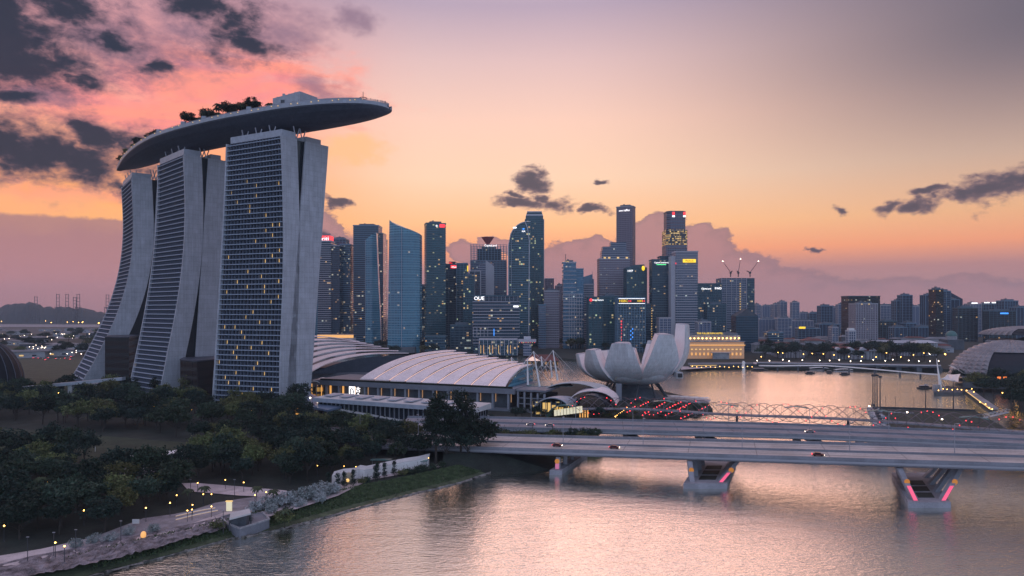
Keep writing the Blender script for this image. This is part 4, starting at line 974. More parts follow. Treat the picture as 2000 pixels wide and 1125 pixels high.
def pier(T, x, w_, fwd, full=True, lamps=(1, 1)):
    y = yn(x); z = zn(x) - 2.9; yb = y - fwd; L_ = 33 + fwd; sk_ = .42; tf = .57 if w_ > 16 else .76
    def q(lx, ly, z_): return Vector((x + lx + sk_ * (ly), yb + ly, z_))
    def blk(x0, x1, y0, y1, z0, z1): return MB().hexa([q(x0, y0, z0), q(x1, y0, z0), q(x1, y1, z0), q(x0, y1, z0), q(x0, y0, z1), q(x1, y0, z1), q(x1, y1, z1), q(x0, y1, z1)])
    def disc(c): return MB().loft([[c + Vector((1.05 * math.cos(k_), yy, 1.05 * math.sin(k_))) for k_ in [2 * math.pi * k / 12 for k in range(12)]] for yy in (0, .2)])
    blk(-w_ / 2, w_ / 2, 0, L_, -1, 2.0).build('pile_cap', M['pier'], T)
    if full:
        for k in range(4):
            for sg in (-1, 1):
                ly = 3 + k * (L_ - 8) / 3.3; a = q(sg * w_ * .33, ly, 2.0); b_ = Vector((x + sg * w_ * tf + sk_ * (ly + 3) + fwd * .5, max(yb + ly, y + 2.2 + k * 9.0), z + .5)); hw = .95
                MB().hexa([a + Vector((-hw, -.8, 0)), a + Vector((hw, -.8, 0)), a + Vector((hw, .8, 0)), a + Vector((-hw, .8, 0)), b_ + Vector((-hw, -.8, 0)), b_ + Vector((hw, -.8, 0)), b_ + Vector((hw, .8, 0)), b_ + Vector((-hw, .8, 0))]).build('inclined_leg', M['pier'], T)
        for k in range(3): blk(-w_ * .2, w_ * .2, 6 + k * 9, 12.5 + k * 9, 2.0, 2.12).build('cap_recess', M['soil'], T)
        for sg, on in zip((-1, 1), lamps):
            ly = 3; a = q(sg * w_ * .33, ly, 2.0); b_ = Vector((x + sg * w_ * tf + sk_ * (ly + 3) + fwd * .5, max(yb + ly, y + 2.2), z + .5)); c = a.lerp(b_, .45); o_ = Vector((0, -.86, 0))
            if on: MB().hexa([a + o_ + Vector((-.7, -.15, .1)), a + o_ + Vector((.7, -.15, .1)), a + o_ + Vector((.7, .0, .1)), a + o_ + Vector((-.7, .0, .1)), c + o_ + Vector((-.65, -.15, 0)), c + o_ + Vector((.65, -.15, 0)), c + o_ + Vector((.65, 0, 0)), c + o_ + Vector((-.65, 0, 0))]).build('pink_light', M['pinklamp'], T)
            disc(a.lerp(b_, .58) + Vector((0, -1.3, 0))).build('round_sign', M['orangesign'], T)
    else:
        for k in range(4): v = q(0, 3 + k * 9, 2); MB().tube([v, Vector((v.x, v.y, z + .3))], 1.0, 8).build('column', M['pier'], T)
        v = q(0, 1.8, 2); MB().box(v.x - .8, v.x + .8, v.y - .2, v.y + .1, 2.1, 4.4).build('pink_light', M['pinklamp2'], T); disc(Vector((v.x, v.y - .3, 5.4))).build('round_sign', M['orangesign'], T)
M['pinklamp2'] = mat('spot_dim_pink_lamp', (.5, .2, .3), .6, emit=(220, 110, 150), estr=.4)
pier(NB, 18.5, 5.2, 2, False); pier(NB, 75.5, 17, 7, True, (0, 1)); pier(NB, 147.5, 15, 11, True)
# abutment slope under the left end
ab = MB(); ab.hexa([(-30, 288, -1), (22, 296, -1), (28, 330, -1), (-30, 345, -1), (-30, 300, 7), (-6, 302, 6), (-2, 330, 6), (-30, 340, 7)])
struct(ab, 'abutment_slope', M['soil'])
# lamp posts along the bridges
def lamp_post(loc, h_, label, group, arm=2.0, head='steel', dirx=0, name='street_lamp'):
    T = thing(name, label, 'lamp', loc, group=group)
    MB().tube([loc, loc + Vector((0, 0, h_))], .16, 6, .10).build('pole', M['steel'], T)
    MB().tube([loc + Vector((0, 0, h_)), loc + Vector((dirx * .8, -arm, h_ + .4))], .09, 5).build('arm', M['steel'], T)
    c = loc + Vector((dirx, -arm, h_ + .4)); MB().box(c.x - .5, c.x + .5, c.y - .3, c.y + .3, c.z - .12, c.z + .12).build('lamp_head', M[head], T)
    return T
LP = lamp_post(Vector((-11, yn(-11) + 18, zn(-11))), 12, 'tall unlit lamp post on the near road bridge deck', 'lamp posts along the near road bridge')
for x in (23, 57, 96, 135, 170): dup(LP, Vector((x, yn(x) + 17, zn(x))))
for x in (-45, -75): dup(LP, Vector((x, yn(x) + 17, zn(x))))
# far road bridge
pf = [(-60, 358, 8), (-10, 356, 8), (29, 351, 8), (80, 344, 8), (139, 335, 8), (190, 319, 8.6), (250, 296, 9.5), (330, 266, 11)]
FBG = road_bridge('road_bridge', 'lower second road bridge behind the near one, beside the spiral footbridge', pf, 34, 1.7, (.06, .2, .34, .66, .8, .94), surf='asphalt2')
for x in (62, 100, 150, 178, 215):
    y = 343 - (x - 60) * .12 - max(0, x - 150) * .25
    MB().box(x - 1.6, x + 1.6, y + 5, y + 8, -1, 5.5).build('pier_column', M['pier'], FBG); MB().box(x - 1.6, x + 1.6, y + 26, y + 29, -1, 5.5).build('pier_column', M['pier'], FBG)
    MB().box(x - 2.6, x + 2.6, y + 3, y + 31, 4.4, 5.5).build('crosshead', M['pier'], FBG)
FL_ = lamp_post(Vector((62, 350, 8)), 12, 'unlit lamp post on the far road bridge', 'lamp posts along the far road bridge')
for x, y in ((97, 346), (10, 356), (150, 344), (185, 335), (36, 386), (120, 378)): dup(FL_, Vector((x, y, 8)))
# planted island between the bridges at the left bank
# ------------------------------------------------------------------ spiral footbridge
hp = [GP(1128, 833, 8), PT(1180, 812, 418), PT(1230, 808, 414), PT(1290, 806, 412), PT(1345, 806, 408), PT(1400, 809, 400)]
cl = [Vector((36, 428, 8)), Vector((60, 430, 8)), Vector((82, 428, 8)), Vector((103, 420, 8)), Vector((122, 409, 8)), Vector((142, 400, 8.3)), Vector((165, 393, 8.6)), Vector((190, 385, 8.6)), Vector((215, 375, 8.3)), Vector((240, 362, 8)), Vector((262, 347, 8)), Vector((282, 330, 8))]
cl = [Vector(p) for p in catmull([tuple(v) for v in cl], 12)]
HX = thing('spiral_footbridge', 'slender footbridge wrapped in crossing steel spirals dotted with red lights', 'footbridge', (160, 395, 0))
cum = [0]
for i in range(1, len(cl)): cum.append(cum[-1] + (cl[i] - cl[i - 1]).length)
def hpos(s_):
    s_ = min(max(s_, 0), cum[-1] - .01); i = 0
    while cum[i + 1] < s_: i += 1
    t_ = (s_ - cum[i]) / (cum[i + 1] - cum[i]); p = cl[i].lerp(cl[i + 1], t_); d_ = (cl[i + 1] - cl[i]).normalized()
    return p, d_
def hel(s_, r_, ph, sg, per):
    p, d_ = hpos(s_); sd_ = Vector((d_.y, -d_.x, 0)); q = sg * 2 * math.pi * s_ / per + ph
    return p + Vector((0, 0, 1.6)) + sd_ * (r_ * math.cos(q)) + Vector((0, 0, r_ * math.sin(q)))
TL = cum[-1]
for k in range(3): MB().tube([hel(s_ * 1.0, 5.4, 2 * math.pi / 3 * k, 1, 36) for s_ in range(int(TL))], .17, 5).build('outer_spiral', M['helixsteel'], HX)
for k in range(3): MB().tube([hel(s_ * 1.0, 4.8, 2 * math.pi / 3 * k + .5, -1, 36) for s_ in range(int(TL))], .15, 5).build('inner_spiral', M['helixsteel'], HX)
MB().loft([[(p + sd_ * o + Vector((0, 0, z))) for o, z in ((-3, 0), (3, 0), (3, -.7), (-3, -.7))] for p, sd_ in [(hpos(s_)[0], Vector((hpos(s_)[1].y, -hpos(s_)[1].x, 0))) for s_ in range(0, int(TL), 3)]]).build('walkway', M['parapet'], HX)
s_ = 2.0; k = 0; nr = 0
while s_ < TL - 2:
    p, d_ = hpos(s_); sd_ = Vector((d_.y, -d_.x, 0))
    if k % 2 == 0 and nr < 98:
        MB().tube([p + Vector((0, 0, 1.6)) + sd_ * (4.9 * math.cos(q)) + Vector((0, 0, 4.9 * math.sin(q))) for q in [2 * math.pi * i / 14 for i in range(15)]], .07, 4).build('hoop', M['darksteel'], HX); nr += 1
    s_ += 2.1; k += 1
k = 0; s_ = 1.0
while s_ < TL and k < 100:
    v = hel(s_, 5.3, 2 * math.pi / 3 * (k // 4 % 3), 1, 36)
    if True: MB().ball(v, .28, 6, 4).build('red_light', M['redlamp'], HX); k += 1
    s_ += 2.9
# shades and pods hanging beside the walkway
for f in (.22, .36, .5, .66, .82):
    p, d_ = hpos(TL * f); sd_ = Vector((d_.y, -d_.x, 0)); g_ = []
    for i in range(6): g_.append([p + d_ * (i * 2.6 - 6.5) + sd_ * o + Vector((0, 0, 5.6 + .5 * math.cos(i - 2.5) - abs(o) * .12)) for o in (-2.6, 0, 2.6)])
    MB().thick(g_, .15).build('glass_shade', M['shade'], HX)
for f in (.38, .6, .8):
    p, d_ = hpos(TL * f); MB().tube([(p.x, p.y, -1), (p.x, p.y, 7.4)], .7, 8).build('support', M['darksteel'], HX)
# yellow/red lit rows of bollards at the land end
for j in range(3):
    for k in range(9):
        a = PT(1206 + j * 22 + k * 4.5, 812 - k * 2.6, 400 + k * 3); a.z = LAND
for k in range(8):
    v = GP(1202 + k * 3.2, 818 - k * 2.6, LAND); T = thing('bollard_light', 'small yellow bollard light in a row leading to the spiral footbridge', 'lamp', v, group='yellow bollard lights by the footbridge')
    MB().tube([v, v + Vector((0, 0, 1.1))], .15, 6).build('post', M['darksteel'], T); MB().ball(v + Vector((0, 0, 1.4)), .32, 6, 4).build('light', M['warmlamp'], T)
# traffic
def car(loc, rz, body, label, group, tail=True):
    T = thing('car', label, 'car', loc, rz, group)
    prof = [(-2.1, .35), (2.1, .35), (2.15, .85), (1.3, .98), (.75, 1.45), (-1.0, 1.5), (-1.7, 1.0), (-2.15, .95)]
    loc_build(MB().loft([[Vector((x, yy, z)) for x, z in prof] for yy in (-.85, .85)]), 'body', body, T)
    loc_build(MB().loft([[Vector((x, yy, z)) for x, z in [(-1.45, 1.02), (1.1, 1.0), (.68, 1.38), (-.95, 1.42)]] for yy in (-.88, .88)]), 'windows', M['darkglass'], T)
    for wx in (-1.3, 1.3):
        for wy in (-.78, .78): loc_build(MB().loft([[Vector((wx + .33 * math.cos(q), wy + o, .33 + .33 * math.sin(q))) for q in [2 * math.pi * k / 10 for k in range(10)]] for o in (-.1, .1)]), 'wheel', M['tyre'], T)
    for wy in (-.6, .6):
        if tail: loc_build(MB().box(-2.25, -2.14, wy - .25, wy + .25, .65, .9), 'tail_light', M['redlamp'], T)
        loc_build(MB().box(2.14, 2.22, wy - .2, wy + .2, .55, .75), 'headlight', M['whitelamp'], T)
    return T
M['redpaint'] = mat('red_car_paint', (.10, .02, .025), .35)
def on_near(x, f): return Vector((x, yn(x) + 33 * f, zn(x) + .02))
rzb = math.atan2(-.305, 1)
C1 = car(on_near(20, .33), rzb, M['redpaint'], 'red car driving right along the near bridge, above the first pier', None)
cars = [(on_near(44, .3), rzb, 'red car on the near bridge between the first and second piers'), (on_near(120, .22), rzb, 'car on the near bridge approaching the right-hand V pier')]
for l_, r__, lb_ in cars: dup(C1, l_, r__, label=lb_)
C2 = car(Vector((10, 366, 8.03)), 3.1, M['carpaint'], 'grey car on the far road bridge near the planted island', None)
dup(C2, Vector((20, 363, 8.03)), 3.1, label='second grey car on the far bridge, just right of the first')
dup(C2, Vector((150, 344, 8.03)), 2.95, label='grey car on the far bridge near the middle of the channel')

# ------------------------------------------------------------------ city towers across the bay
def base_thing(name, label, px0, px1, d, cat='tower', rz=0, group=None, dep=30):
    x = ((px0 + px1) / 2 - 1000) / F * d
    return thing(name, label, cat, (x, d + dep / 2, LAND), rz, group)
def ztop(py, d): return H - (py - HZ) / F * d - LAND          # height above the ground sheet
def facade(T, W_, D_, z0, z1, glass, style, finm, fl=4.0, bay=6.0, body='glass_body', poly=None, name='facade_grid'):
    """glass body plus real floor bands / mullions standing proud of it"""
    loc_build(MB().box(-W_ / 2, W_ / 2, -D_ / 2, D_ / 2, z0, z1), body, M[glass], T)
    g = MB(); o = .55
    if style in ('bands', 'grid'):
        n_ = int((z1 - z0) / fl)
        for k in range(1, n_ + 1):
            z = z0 + (z1 - z0) * k / n_ - .0; th = 1.0 if style == 'bands' else .7
            g.box(-W_ / 2 - o, W_ / 2 + o, -D_ / 2 - o, D_ / 2 + o, z - th, z)
    if style in ('fins', 'grid'):
        n_ = max(2, int(W_ / bay)); o2 = o + .12
        for k in range(n_ + 1):
            x = -W_ / 2 + W_ * k / n_
            for sg in (-1, 1): g.box(x - .35, x + .35, sg * (D_ / 2 + o2 / 2) - o2 / 2, sg * (D_ / 2 + o2 / 2) + o2 / 2, z0, z1 + .3)
        n_ = max(2, int(D_ / bay))
        for k in range(n_ + 1):
            y = -D_ / 2 + D_ * k / n_
            for sg in (-1, 1): g.box(sg * (W_ / 2 + o2 / 2) - o2 / 2, sg * (W_ / 2 + o2 / 2) + o2 / 2, y - .35, y + .35, z0, z1 + .2)
    if g.v: loc_build(g, name, M[finm], T)
def roof_plant(T, W_, D_, z, h_=4, f=.6, m_='crownm', ox=0):
    loc_build(MB().box(-W_ * f / 2 + ox, W_ * f / 2 + ox, -D_ * f / 2, D_ * f / 2, z, z + h_), 'roof_plant', M[m_], T)
    loc_build(MB().box(-W_ * f / 4 + ox, -W_ * f / 4 + 2.5 + ox, -2, 2, z + h_, z + h_ + 2.2), 'roof_unit', M[m_], T)
def tower(name, label, px0, px1, py, d, glass='g_blue', style='grid', finm='fin', rot=0, dep=30, plant=True, steps=(), sign=None, cat='tower', crown=None, fl=4.0, bay=6.0, group=None, parapet=True):
    """steps: extra boxes (px0,px1,py) beside/above the main one; sign: (text, mat, px, py, size) on the bay-facing side"""
    T = base_thing(name, label, px0, px1, d, cat, R(rot), group, dep)
    wpx = (px1 - px0) / F * d; a = abs(R(rot)); W_ = max(6, (wpx - dep * math.sin(a)) / math.cos(a)); h_ = ztop(py, d)
    facade(T, W_, dep, 0, h_, glass, style, finm, fl, bay)
    if parapet: loc_build(MB().box(-W_ / 2 - .7, W_ / 2 + .7, -dep / 2 - .7, dep / 2 + .7, h_, h_ + 1.6), 'parapet', M[finm], T)
    for (a0, a1, pyy) in steps:
        x0, x1 = (a0 - (px0 + px1) / 2) / F * d, (a1 - (px0 + px1) / 2) / F * d; hh = ztop(pyy, d)
        loc_build(MB().box(x0, x1, -dep / 2 + 2, dep / 2 - 2, (h_ + 1.6) if hh > h_ else 0, hh), 'upper_block' if hh > h_ else 'side_wing', M[glass], T)
        loc_build(MB().box(x0 - .6, x1 + .6, -dep / 2 + 1.4, dep / 2 - 1.4, hh, hh + 1.2), 'parapet', M[finm], T)
    if plant: roof_plant(T, W_, dep, h_ + 1.6, 3.2)
    if sign:
        s_, m_, px, pyy, size, *bk = sign
        x = (px - (px0 + px1) / 2) / F * d; z = ztop(pyy, d)
        if bk:
            bw, bh = bk[1] / F * d / 2, bk[2] / F * d / 2
            b = loc_build(MB().box(x - bw, x + bw, -dep / 2 - 1.6, -dep / 2 - .8, z - bh, z + bh), 'sign', M[bk[0]], T)
            if s_: text(s_, size, M[m_], b, (x, -dep / 2 - 1.75, z))
        else:
            text(s_, size, M[m_], T, (x, -dep / 2 - 1.0, z), name='sign')
    return T
def wedge_top(T, W_, D_, h0, h1l, h1r, glass, name='sloped_crown'):
    loc_build(MB().hexa([(-W_ / 2, -D_ / 2, h0), (W_ / 2, -D_ / 2, h0), (W_ / 2, D_ / 2, h0), (-W_ / 2, D_ / 2, h0), (-W_ / 2, -D_ / 2, h1l), (W_ / 2, -D_ / 2, h1r), (W_ / 2, D_ / 2, h1r), (-W_ / 2, D_ / 2, h1l)]), name, M[glass], T)

# --- financial centre, left to right
tower('office_tower', 'narrow teal office tower edging out behind the nearest hotel tower', 606, 622, 474, 1420, 'g_teal', 'bands', 'find', dep=34, bay=9)
T = tower('office_tower', 'dark office tower with a red and white bank sign, next to the hotel', 621, 646, 471, 1300, 'g_dark', 'bands', 'finp', dep=30, steps=((645, 663, 480),), plant=False)
x0 = 2; loc_build(MB().box(-13, 11, -14, 10, ztop(471, 1300) + 1.6, ztop(460, 1300)), 'sign_box', M['redsign'], T)
text('citi', 11.5, M['litsign'], T, (1.5, -14.4, ztop(466.5, 1300)), name='sign')
tower('office_tower', 'flat-topped dim glass tower behind the red bank sign tower', 650, 675, 467, 1380, 'g_dark', 'grid', 'fin', dep=30)
tower('office_tower', 'dim grey-blue office tower right of the bank sign tower, with a lower roof', 664, 684, 478, 1330, 'g_ware', 'bands', 'fin', dep=28, plant=False)
tower('office_tower', 'broad dark flat-roofed glass tower behind the blade-shaped tower', 690, 739, 441, 1330, 'g_dark', 'bands', 'fin', rot=0, dep=38, steps=((738, 748, 456),))
tower('office_tower', 'thin tower with a red and white vertical stripe beside the pointed twin-curve tower', 748, 754, 469, 1400, 'g_pale', 'bands', 'finw', dep=16, plant=False)
def taper_tower(name, label, poly0, poly1, d, glass, finm, bands, py, top=None, edge=None, cpx=0):
    """lofted tower from a ground outline to a top outline, metres relative to its centre"""
    T = thing(name, label, 'tower', ((cpx - 1000) / F * d, d + 16, LAND)); rings = []
    hs = [top(x, y) if top else ztop(py, d) for x, y in poly1]; N_ = 12
    for i in range(N_ + 1):
        t_ = i / N_; rings.append([Vector((lerp(a[0], b_[0], t_), lerp(a[1], b_[1], t_), h_ * t_)) for a, b_, h_ in zip(poly0, poly1, hs)])
    loc_build(MB().loft(rings), 'glass_body', M[glass], T)
    g = MB(); n_ = bands; cen0 = (0, 0)
    for k in range(1, n_):
        t_ = k / n_
        r0 = []; r1 = []
        hm = min(hs); z = hm * t_
        for a, b_, h_ in zip(poly0, poly1, hs):
            tt = z / h_; x, y = lerp(a[0], b_[0], tt), lerp(a[1], b_[1], tt); l = math.hypot(x, y) or 1
            x *= 1 + .5 / l; y *= 1 + .5 / l; r0.append(Vector((x, y, z - .35))); r1.append(Vector((x, y, z + .35)))
        g.loft([r0, r1])
    loc_build(g, 'floor_bands', M[finm], T)
    return T, hs
# blade with a slanted top and bright right edge
d = 1180; k_ = d / F
T, hs = taper_tower('residential_tower', 'blade-shaped glass tower with slanted tip and one bright edge', [(-13, -10), (0, -16), (14, -8), (12, 12), (-13, 12)], [(-13, -10), (0, -15), (5, -6), (4, 10), (-12, 10)], d, 'g_teal', 'fin', 52, 460,
             top=lambda x, y: ztop(468 - (x + 13) / k_ * .75, d), cpx=727)
loc_build(MB().tube([(14.3, -8.5, 0), (12, -8.2, 60), (9, -7.4, 110), (5.3, -6.5, ztop(454, d))], .5, 5), 'bright_edge', M['finw'], T)
loc_build(MB().tube([(-13.3, -10.2, 0), (-13.3, -10.2, ztop(468, d))], .3, 5), 'bright_edge', M['finp'], T)
# pointed tower made of two curved glass halves
d = 1080; k_ = d / F
arcp = [(lerp(-24, 27, i / 10), -14 - 10 * math.sin(math.pi * i / 10) ** .8 * (1 if i < 6 else .9)) for i in range(11)]
pl0 = arcp + [(27, 14), (-24, 14)]
pl1 = [(lerp(x, x * .94 + 1.6, 1), y) for x, y in pl0]
def sail_top(x, y):
    px = 786 + x / k_
    if px < 776: return ztop(427 + (px - 758) * .95, d)
    return ztop(441 + (px - 776) * .30 + max(0, px - 800) ** 1.3 * .05, d)
T, hs = taper_tower('residential_tower', 'tall curved blue glass tower with a pointed shark-fin crown', pl0, pl1, d, 'g_teal', 'fin', 64, 440, top=sail_top, cpx=786)
loc_build(MB().tube([(0, -24.4, 0), (0, -24.2, ztop(446, d))], .45, 5), 'recess_joint', M['finp'], T)
loc_build(MB().box(-20, 22, -30, -10, 0, 9), 'podium', M['lowdark'], T)
T = tower('office_tower', 'dark green-lit office tower with a small red and white sign near its flat top', 826, 870, 437, 1180, 'g_green', 'bands', 'find', rot=14, dep=26)
W0 = 30
b = loc_build(MB().box(6, 15, -13.9, -13.2, ztop(444, 1180), ztop(437.5, 1180)), 'sign', M['redsign'], T); text('DBS', 4.6, M['redsign'], b, (13, -14.2, ztop(441, 1180)))
text('*', 9, M['litsign'], T, (1, -14.0, ztop(443, 1180)), name='sign_emblem')
tower('office_tower', 'low grey block with stepped roof between the curved tower and the green-lit tower', 800, 834, 560, 1250, 'g_ware', 'bands', 'find', dep=30)
T = tower('office_tower', 'dark mid-height office block with a red roof sign', 868, 893, 517, 1250, 'g_dark', 'grid', 'find', dep=30, plant=False, steps=((877, 889, 512),))
b = loc_build(MB().box(0, 12, -16.6, -15.6, ztop(524, 1250), ztop(518, 1250)), 'sign', M['redsign'], T); text('ntuc', 5, M['litsign'], b, (6, -16.9, ztop(521.5, 1250)))
loc_build(MB().box(-3, 3, -13, -11, ztop(517, 1250) + 1.6, ztop(511, 1250)), 'sign', M['redsign'], T)
T = tower('office_tower', 'grey-green office block with a thin yellow sign on its side', 892, 912, 515, 1230, 'g_green', 'grid', 'fin', dep=30, plant=False)
loc_build(MB().box(9.8, 11.6, -17, -15.6, ztop(530, 1230), ztop(519, 1230)), 'sign', M['yellowsign'], T)
tower('office_tower', 'dark teal slab between the yellow-signed block and the lantern-topped tower', 905, 925, 540, 1160, 'g_green', 'fins', 'find', dep=26)
# lantern tower with open frame crown and red funnel
d = 1300; T = base_thing('office_tower', 'office tower with open frame crown and a red funnel on top', 918, 990, d, dep=44)
Wd = 70 / F * d
facade(T, Wd, 40, 0, ztop(508, d), 'g_pale', 'grid', 'fin', 4.2, 6)
loc_build(MB().box(-Wd * .32, Wd * .36, -14, 14, ztop(508, d), ztop(486, d)), 'upper_block', M['g_dark'], T)
loc_build(MB().box(-Wd * .2, Wd * .2, -10, 10, ztop(486, d), ztop(480, d)), 'upper_block', M['lowdark'], T)
g = MB()
for i in range(13):
    x = -Wd / 2 + Wd * i / 12
    for y in (-20, 20): g.box(x - .4, x + .4, y - .4, y + .4, ztop(508, d), ztop(477, d))
for i in range(8):
    z = ztop(508 - i * 4.3, d)
    for y in (-20, 20): g.box(-Wd / 2, Wd / 2, y - .3, y + .3, z - .3, z + .3)
    for x in (-Wd / 2, Wd / 2): g.box(x - .3, x + .3, -20, 20, z - .3, z + .3)
loc_build(g, 'crown_frame', M['fin'], T)
zc = ztop(474, d); r_ = 12.5
M['funnelred'] = mat('funnel_red', (.30, .05, .06), .6)
loc_build(MB().loft([[Vector((rr * math.cos(q) - 2, rr * .8 * math.sin(q), z)) for q in [2 * math.pi * k / 8 for k in range(8)]] for rr, z in ((3, ztop(480, d)), (3.5, zc), (12.5, ztop(461, d)))]), 'funnel', M['funnelred'], T)
text('CapitaLand', 5.2, M['litsign'], T, (4, -21, ztop(479.5, d)), name='sign')
T = base_thing('office_tower', 'pale slanted-roof block standing before the lantern-topped tower', 930, 965, 1210, dep=24)
loc_build(MB().hexa([(-15, -12, 0), (15, -12, 0), (15, 12, 0), (-15, 12, 0), (-15, -12, ztop(517, 1210)), (15, -12, ztop(512, 1210)), (15, 12, ztop(524, 1210)), (-15, 12, ztop(524, 1210))]), 'glass_body', M['g_pale'], T)
loc_build(MB().hexa([(1, -12.6, 0), (16, -12.6, 0), (16, -12.05, 0), (1, -12.05, 0), (1, -12.6, ztop(508, 1210)), (16, -12.6, ztop(520, 1210)), (16, -12.05, ztop(520, 1210)), (1, -12.05, ztop(508, 1210))]), 'pale_panel', M['finp'], T)
tower('office_tower', 'small framed dark block at the foot of the lantern-topped tower', 917, 938, 530, 1180, 'g_dark', 'fins', 'finp', dep=20, bay=18, plant=False)
# wide bayfront office block with letters
d = 1060; T = base_thing('office_block', 'wide dark bayfront office block with three pale roof letters and bright floor lines', 924, 1014, d, 'building', dep=30)
Wd = 90 / F * d; h_ = ztop(578, d)
loc_build(MB().box(-Wd / 2, Wd / 2, -15, 15, 0, h_), 'glass_body', M['g_dark'], T)
g = MB()
for i in range(14):
    z = ztop(590 + i * 6.2, d)
    if z > 2: g.box(-Wd / 2 - .8, Wd / 2 + .8, -15.9, 15.8, z, z + .9)
loc_build(g, 'floor_bands', M['finp'], T)
g = MB()
for i in range(9): x = -Wd / 2 + 18 + i * 6.4; g.box(x, x + .4, -15.6, -15.2, ztop(588, d), h_ - .5)
for i in range(5): x = -Wd / 2 + i * 5.6; g.box(x, x + .8, -16.6, -16, ztop(657, d), ztop(640, d))
loc_build(g, 'mullion', M['finp'], T)
loc_build(MB().box(-Wd / 2 - .5, Wd / 2 + .5, -15.5, 15.5, h_, h_ + 1.2), 'parapet', M['find'], T)
text('OUE', 8, M['litsign'], T, (-Wd / 2 + 9.5, -16.2, ztop(583, d)), name='sign')
loc_build(MB().box(Wd / 2 - 9, Wd / 2 - 1, -16.4, -16.0, ztop(600, d), ztop(597, d)), 'sign', M['litsign'], T)
loc_build(MB().box(-Wd / 2 + 32, -Wd / 2 + 33, -16.6, -16.2, ztop(656, d), ztop(642, d)), 'blue_light', M['bluesign'], T)
# round-shouldered tower and the tall dark one behind it
d = 1180; k_ = d / F; T = base_thing('office_tower', 'round-shouldered office tower with bright curved edges, before the dark crowned tower', 993, 1036, d, dep=30)
def shp(px): # roofline of the rounded shoulder
    t_ = (px - 993) / 37.0; return 433 + 46 * (1 - math.sqrt(max(0, 1 - (1 - min(1, t_)) ** 2)))
px_s = [993 + i * 4.3 for i in range(11)]
grid = []
c_ = 1014.5
sil = [((px - c_) * k_, ztop(shp(px), d)) for px in px_s]
ring = [Vector((sil[0][0], -15, 0))] + [Vector((x, -15, z)) for x, z in sil] + [Vector((sil[-1][0], -15, 0))]
loc_build(MB().loft([[Vector((v.x, -15, v.z)) for v in ring], [Vector((v.x, 15, v.z)) for v in ring]]), 'glass_body', M['g_green'], T)
g = MB()
z = 4
while z < sil[-1][1] - 2:
    xl = sil[0][0]
    for (x, zz), (x2, zz2) in zip(sil, sil[1:]):
        if zz < z <= zz2: xl = lerp(x, x2, (z - zz) / (zz2 - zz))
    g.box(xl, sil[-1][0] + .5, -15.7, -15.01, z, z + .6); z += 4
loc_build(g, 'floor_bands', M['fin'], T)
loc_build(MB().tube([Vector((x, -15.6, z)) for x, z in [(sil[0][0], 0)] + sil], .8, 5), 'bright_edge', M['finw'], T)
loc_build(MB().tube([(sil[-1][0] - 3, -16, 0), (sil[-1][0] - 2, -16, ztop(470, d)), (sil[-1][0] - 5, -16, ztop(446, d)), (sil[-1][0] - 9, -16, ztop(434, d))], .8, 5), 'bright_edge', M['finw'], T)
loc_build(MB().tube([(sil[0][0] + 5, -16, 0), (sil[0][0] + 5, -16, ztop(470, d)), (sil[0][0] + 12, -16, ztop(446, d))], .35, 5), 'bright_edge', M['finp'], T)
text('AIA', 4, M['litsign'], T, (7, -16.4, ztop(452, d)), name='sign')
loc_build(MB().box(5.5, 8.5, -16.6, -16.2, ztop(448.5, d), ztop(446, d)), 'sign_emblem', M['bluesign'], T)
loc_build(MB().box(-11, -5, -16.4, -16.0, ztop(446, d), ztop(443.5, d)), 'sign', M['litsign'], T)
loc_build(MB().box(-18, 16, -19, 15, 0, ztop(650, d)), 'podium', M['g_ware'], T)
d = 1260; T = base_thing('office_tower', 'tall dark slab tower with a banded octagonal crown', 1026, 1062, d, dep=30)
Wd = 36 / F * d; facade(T, Wd, 30, 0, ztop(428, d), 'g_green', 'fins', 'find', bay=5)
for i, (f, p0, p1) in enumerate(((.94, 428, 421), (.90, 421, 418), (.84, 417.2, 415), (.80, 414.2, 412))):
    loc_build(MB().box(-Wd * f / 2, Wd * f / 2, -15 * f, 15 * f, ztop(p0, d) + .01, ztop(p1, d)), 'crown_tier', M['find' if i % 2 == 0 else 'finw'], T)
loc_build(MB().box(Wd / 2 + .1, Wd / 2 + .9, -16, -15, 0, ztop(428, d)), 'bright_edge', M['finw'], T)
# middle group
tower('office_tower', 'grey tower with a pointed roof corner left of the mast-topped tower', 1064, 1082, 545, 1350, 'g_stone', 'none', 'finp', dep=24, plant=False)
tower('office_tower', 'pale ribbed mid-height block right of the dark crowned tower', 1063, 1092, 569, 1200, 'g_stone', 'bands', 'finp', dep=30)
tower('office_tower', 'low dim block at the base between the rounded tower and the ribbed block', 1052, 1066, 596, 1190, 'g_pale', 'bands', 'fin', dep=24, plant=False)
tower('office_tower', 'distant grey block with a sloping crane above its roof', 1086, 1102, 559, 1350, 'g_stone', 'fins', 'finp', dep=24)
T = tower('office_tower', 'blue glass tower with pale frame, orange beacon and tall mast', 1100, 1125, 513, 1190, 'g_blue', 'bands', 'finp', dep=24, steps=((1125, 1140, 525),), fl=7)
loc_build(MB().tube([(-6, 0, ztop(513, 1190)), (-6, 0, ztop(495, 1190))], .5, 5), 'mast', M['darksteel'], T); loc_build(MB().box(-11, -1, -8, -7, ztop(512, 1190), ztop(510.8, 1190)), 'beacon', M['warmlamp'], T)
g = MB(); Wd = 25 / F * 1190
for z_ in range(12): z = ztop(575 + z_ * 7, 1190); g.box(-Wd / 2, Wd / 2 + 12, -13.4, -12.8, z, z + 1.1)
for i in range(6): x = -Wd / 2 + i * 4.4 + 10; g.box(x, x + .7, -13.6, -12.9, 0, ztop(575, 1190))
loc_build(g, 'pale_frame', M['finw'], T)
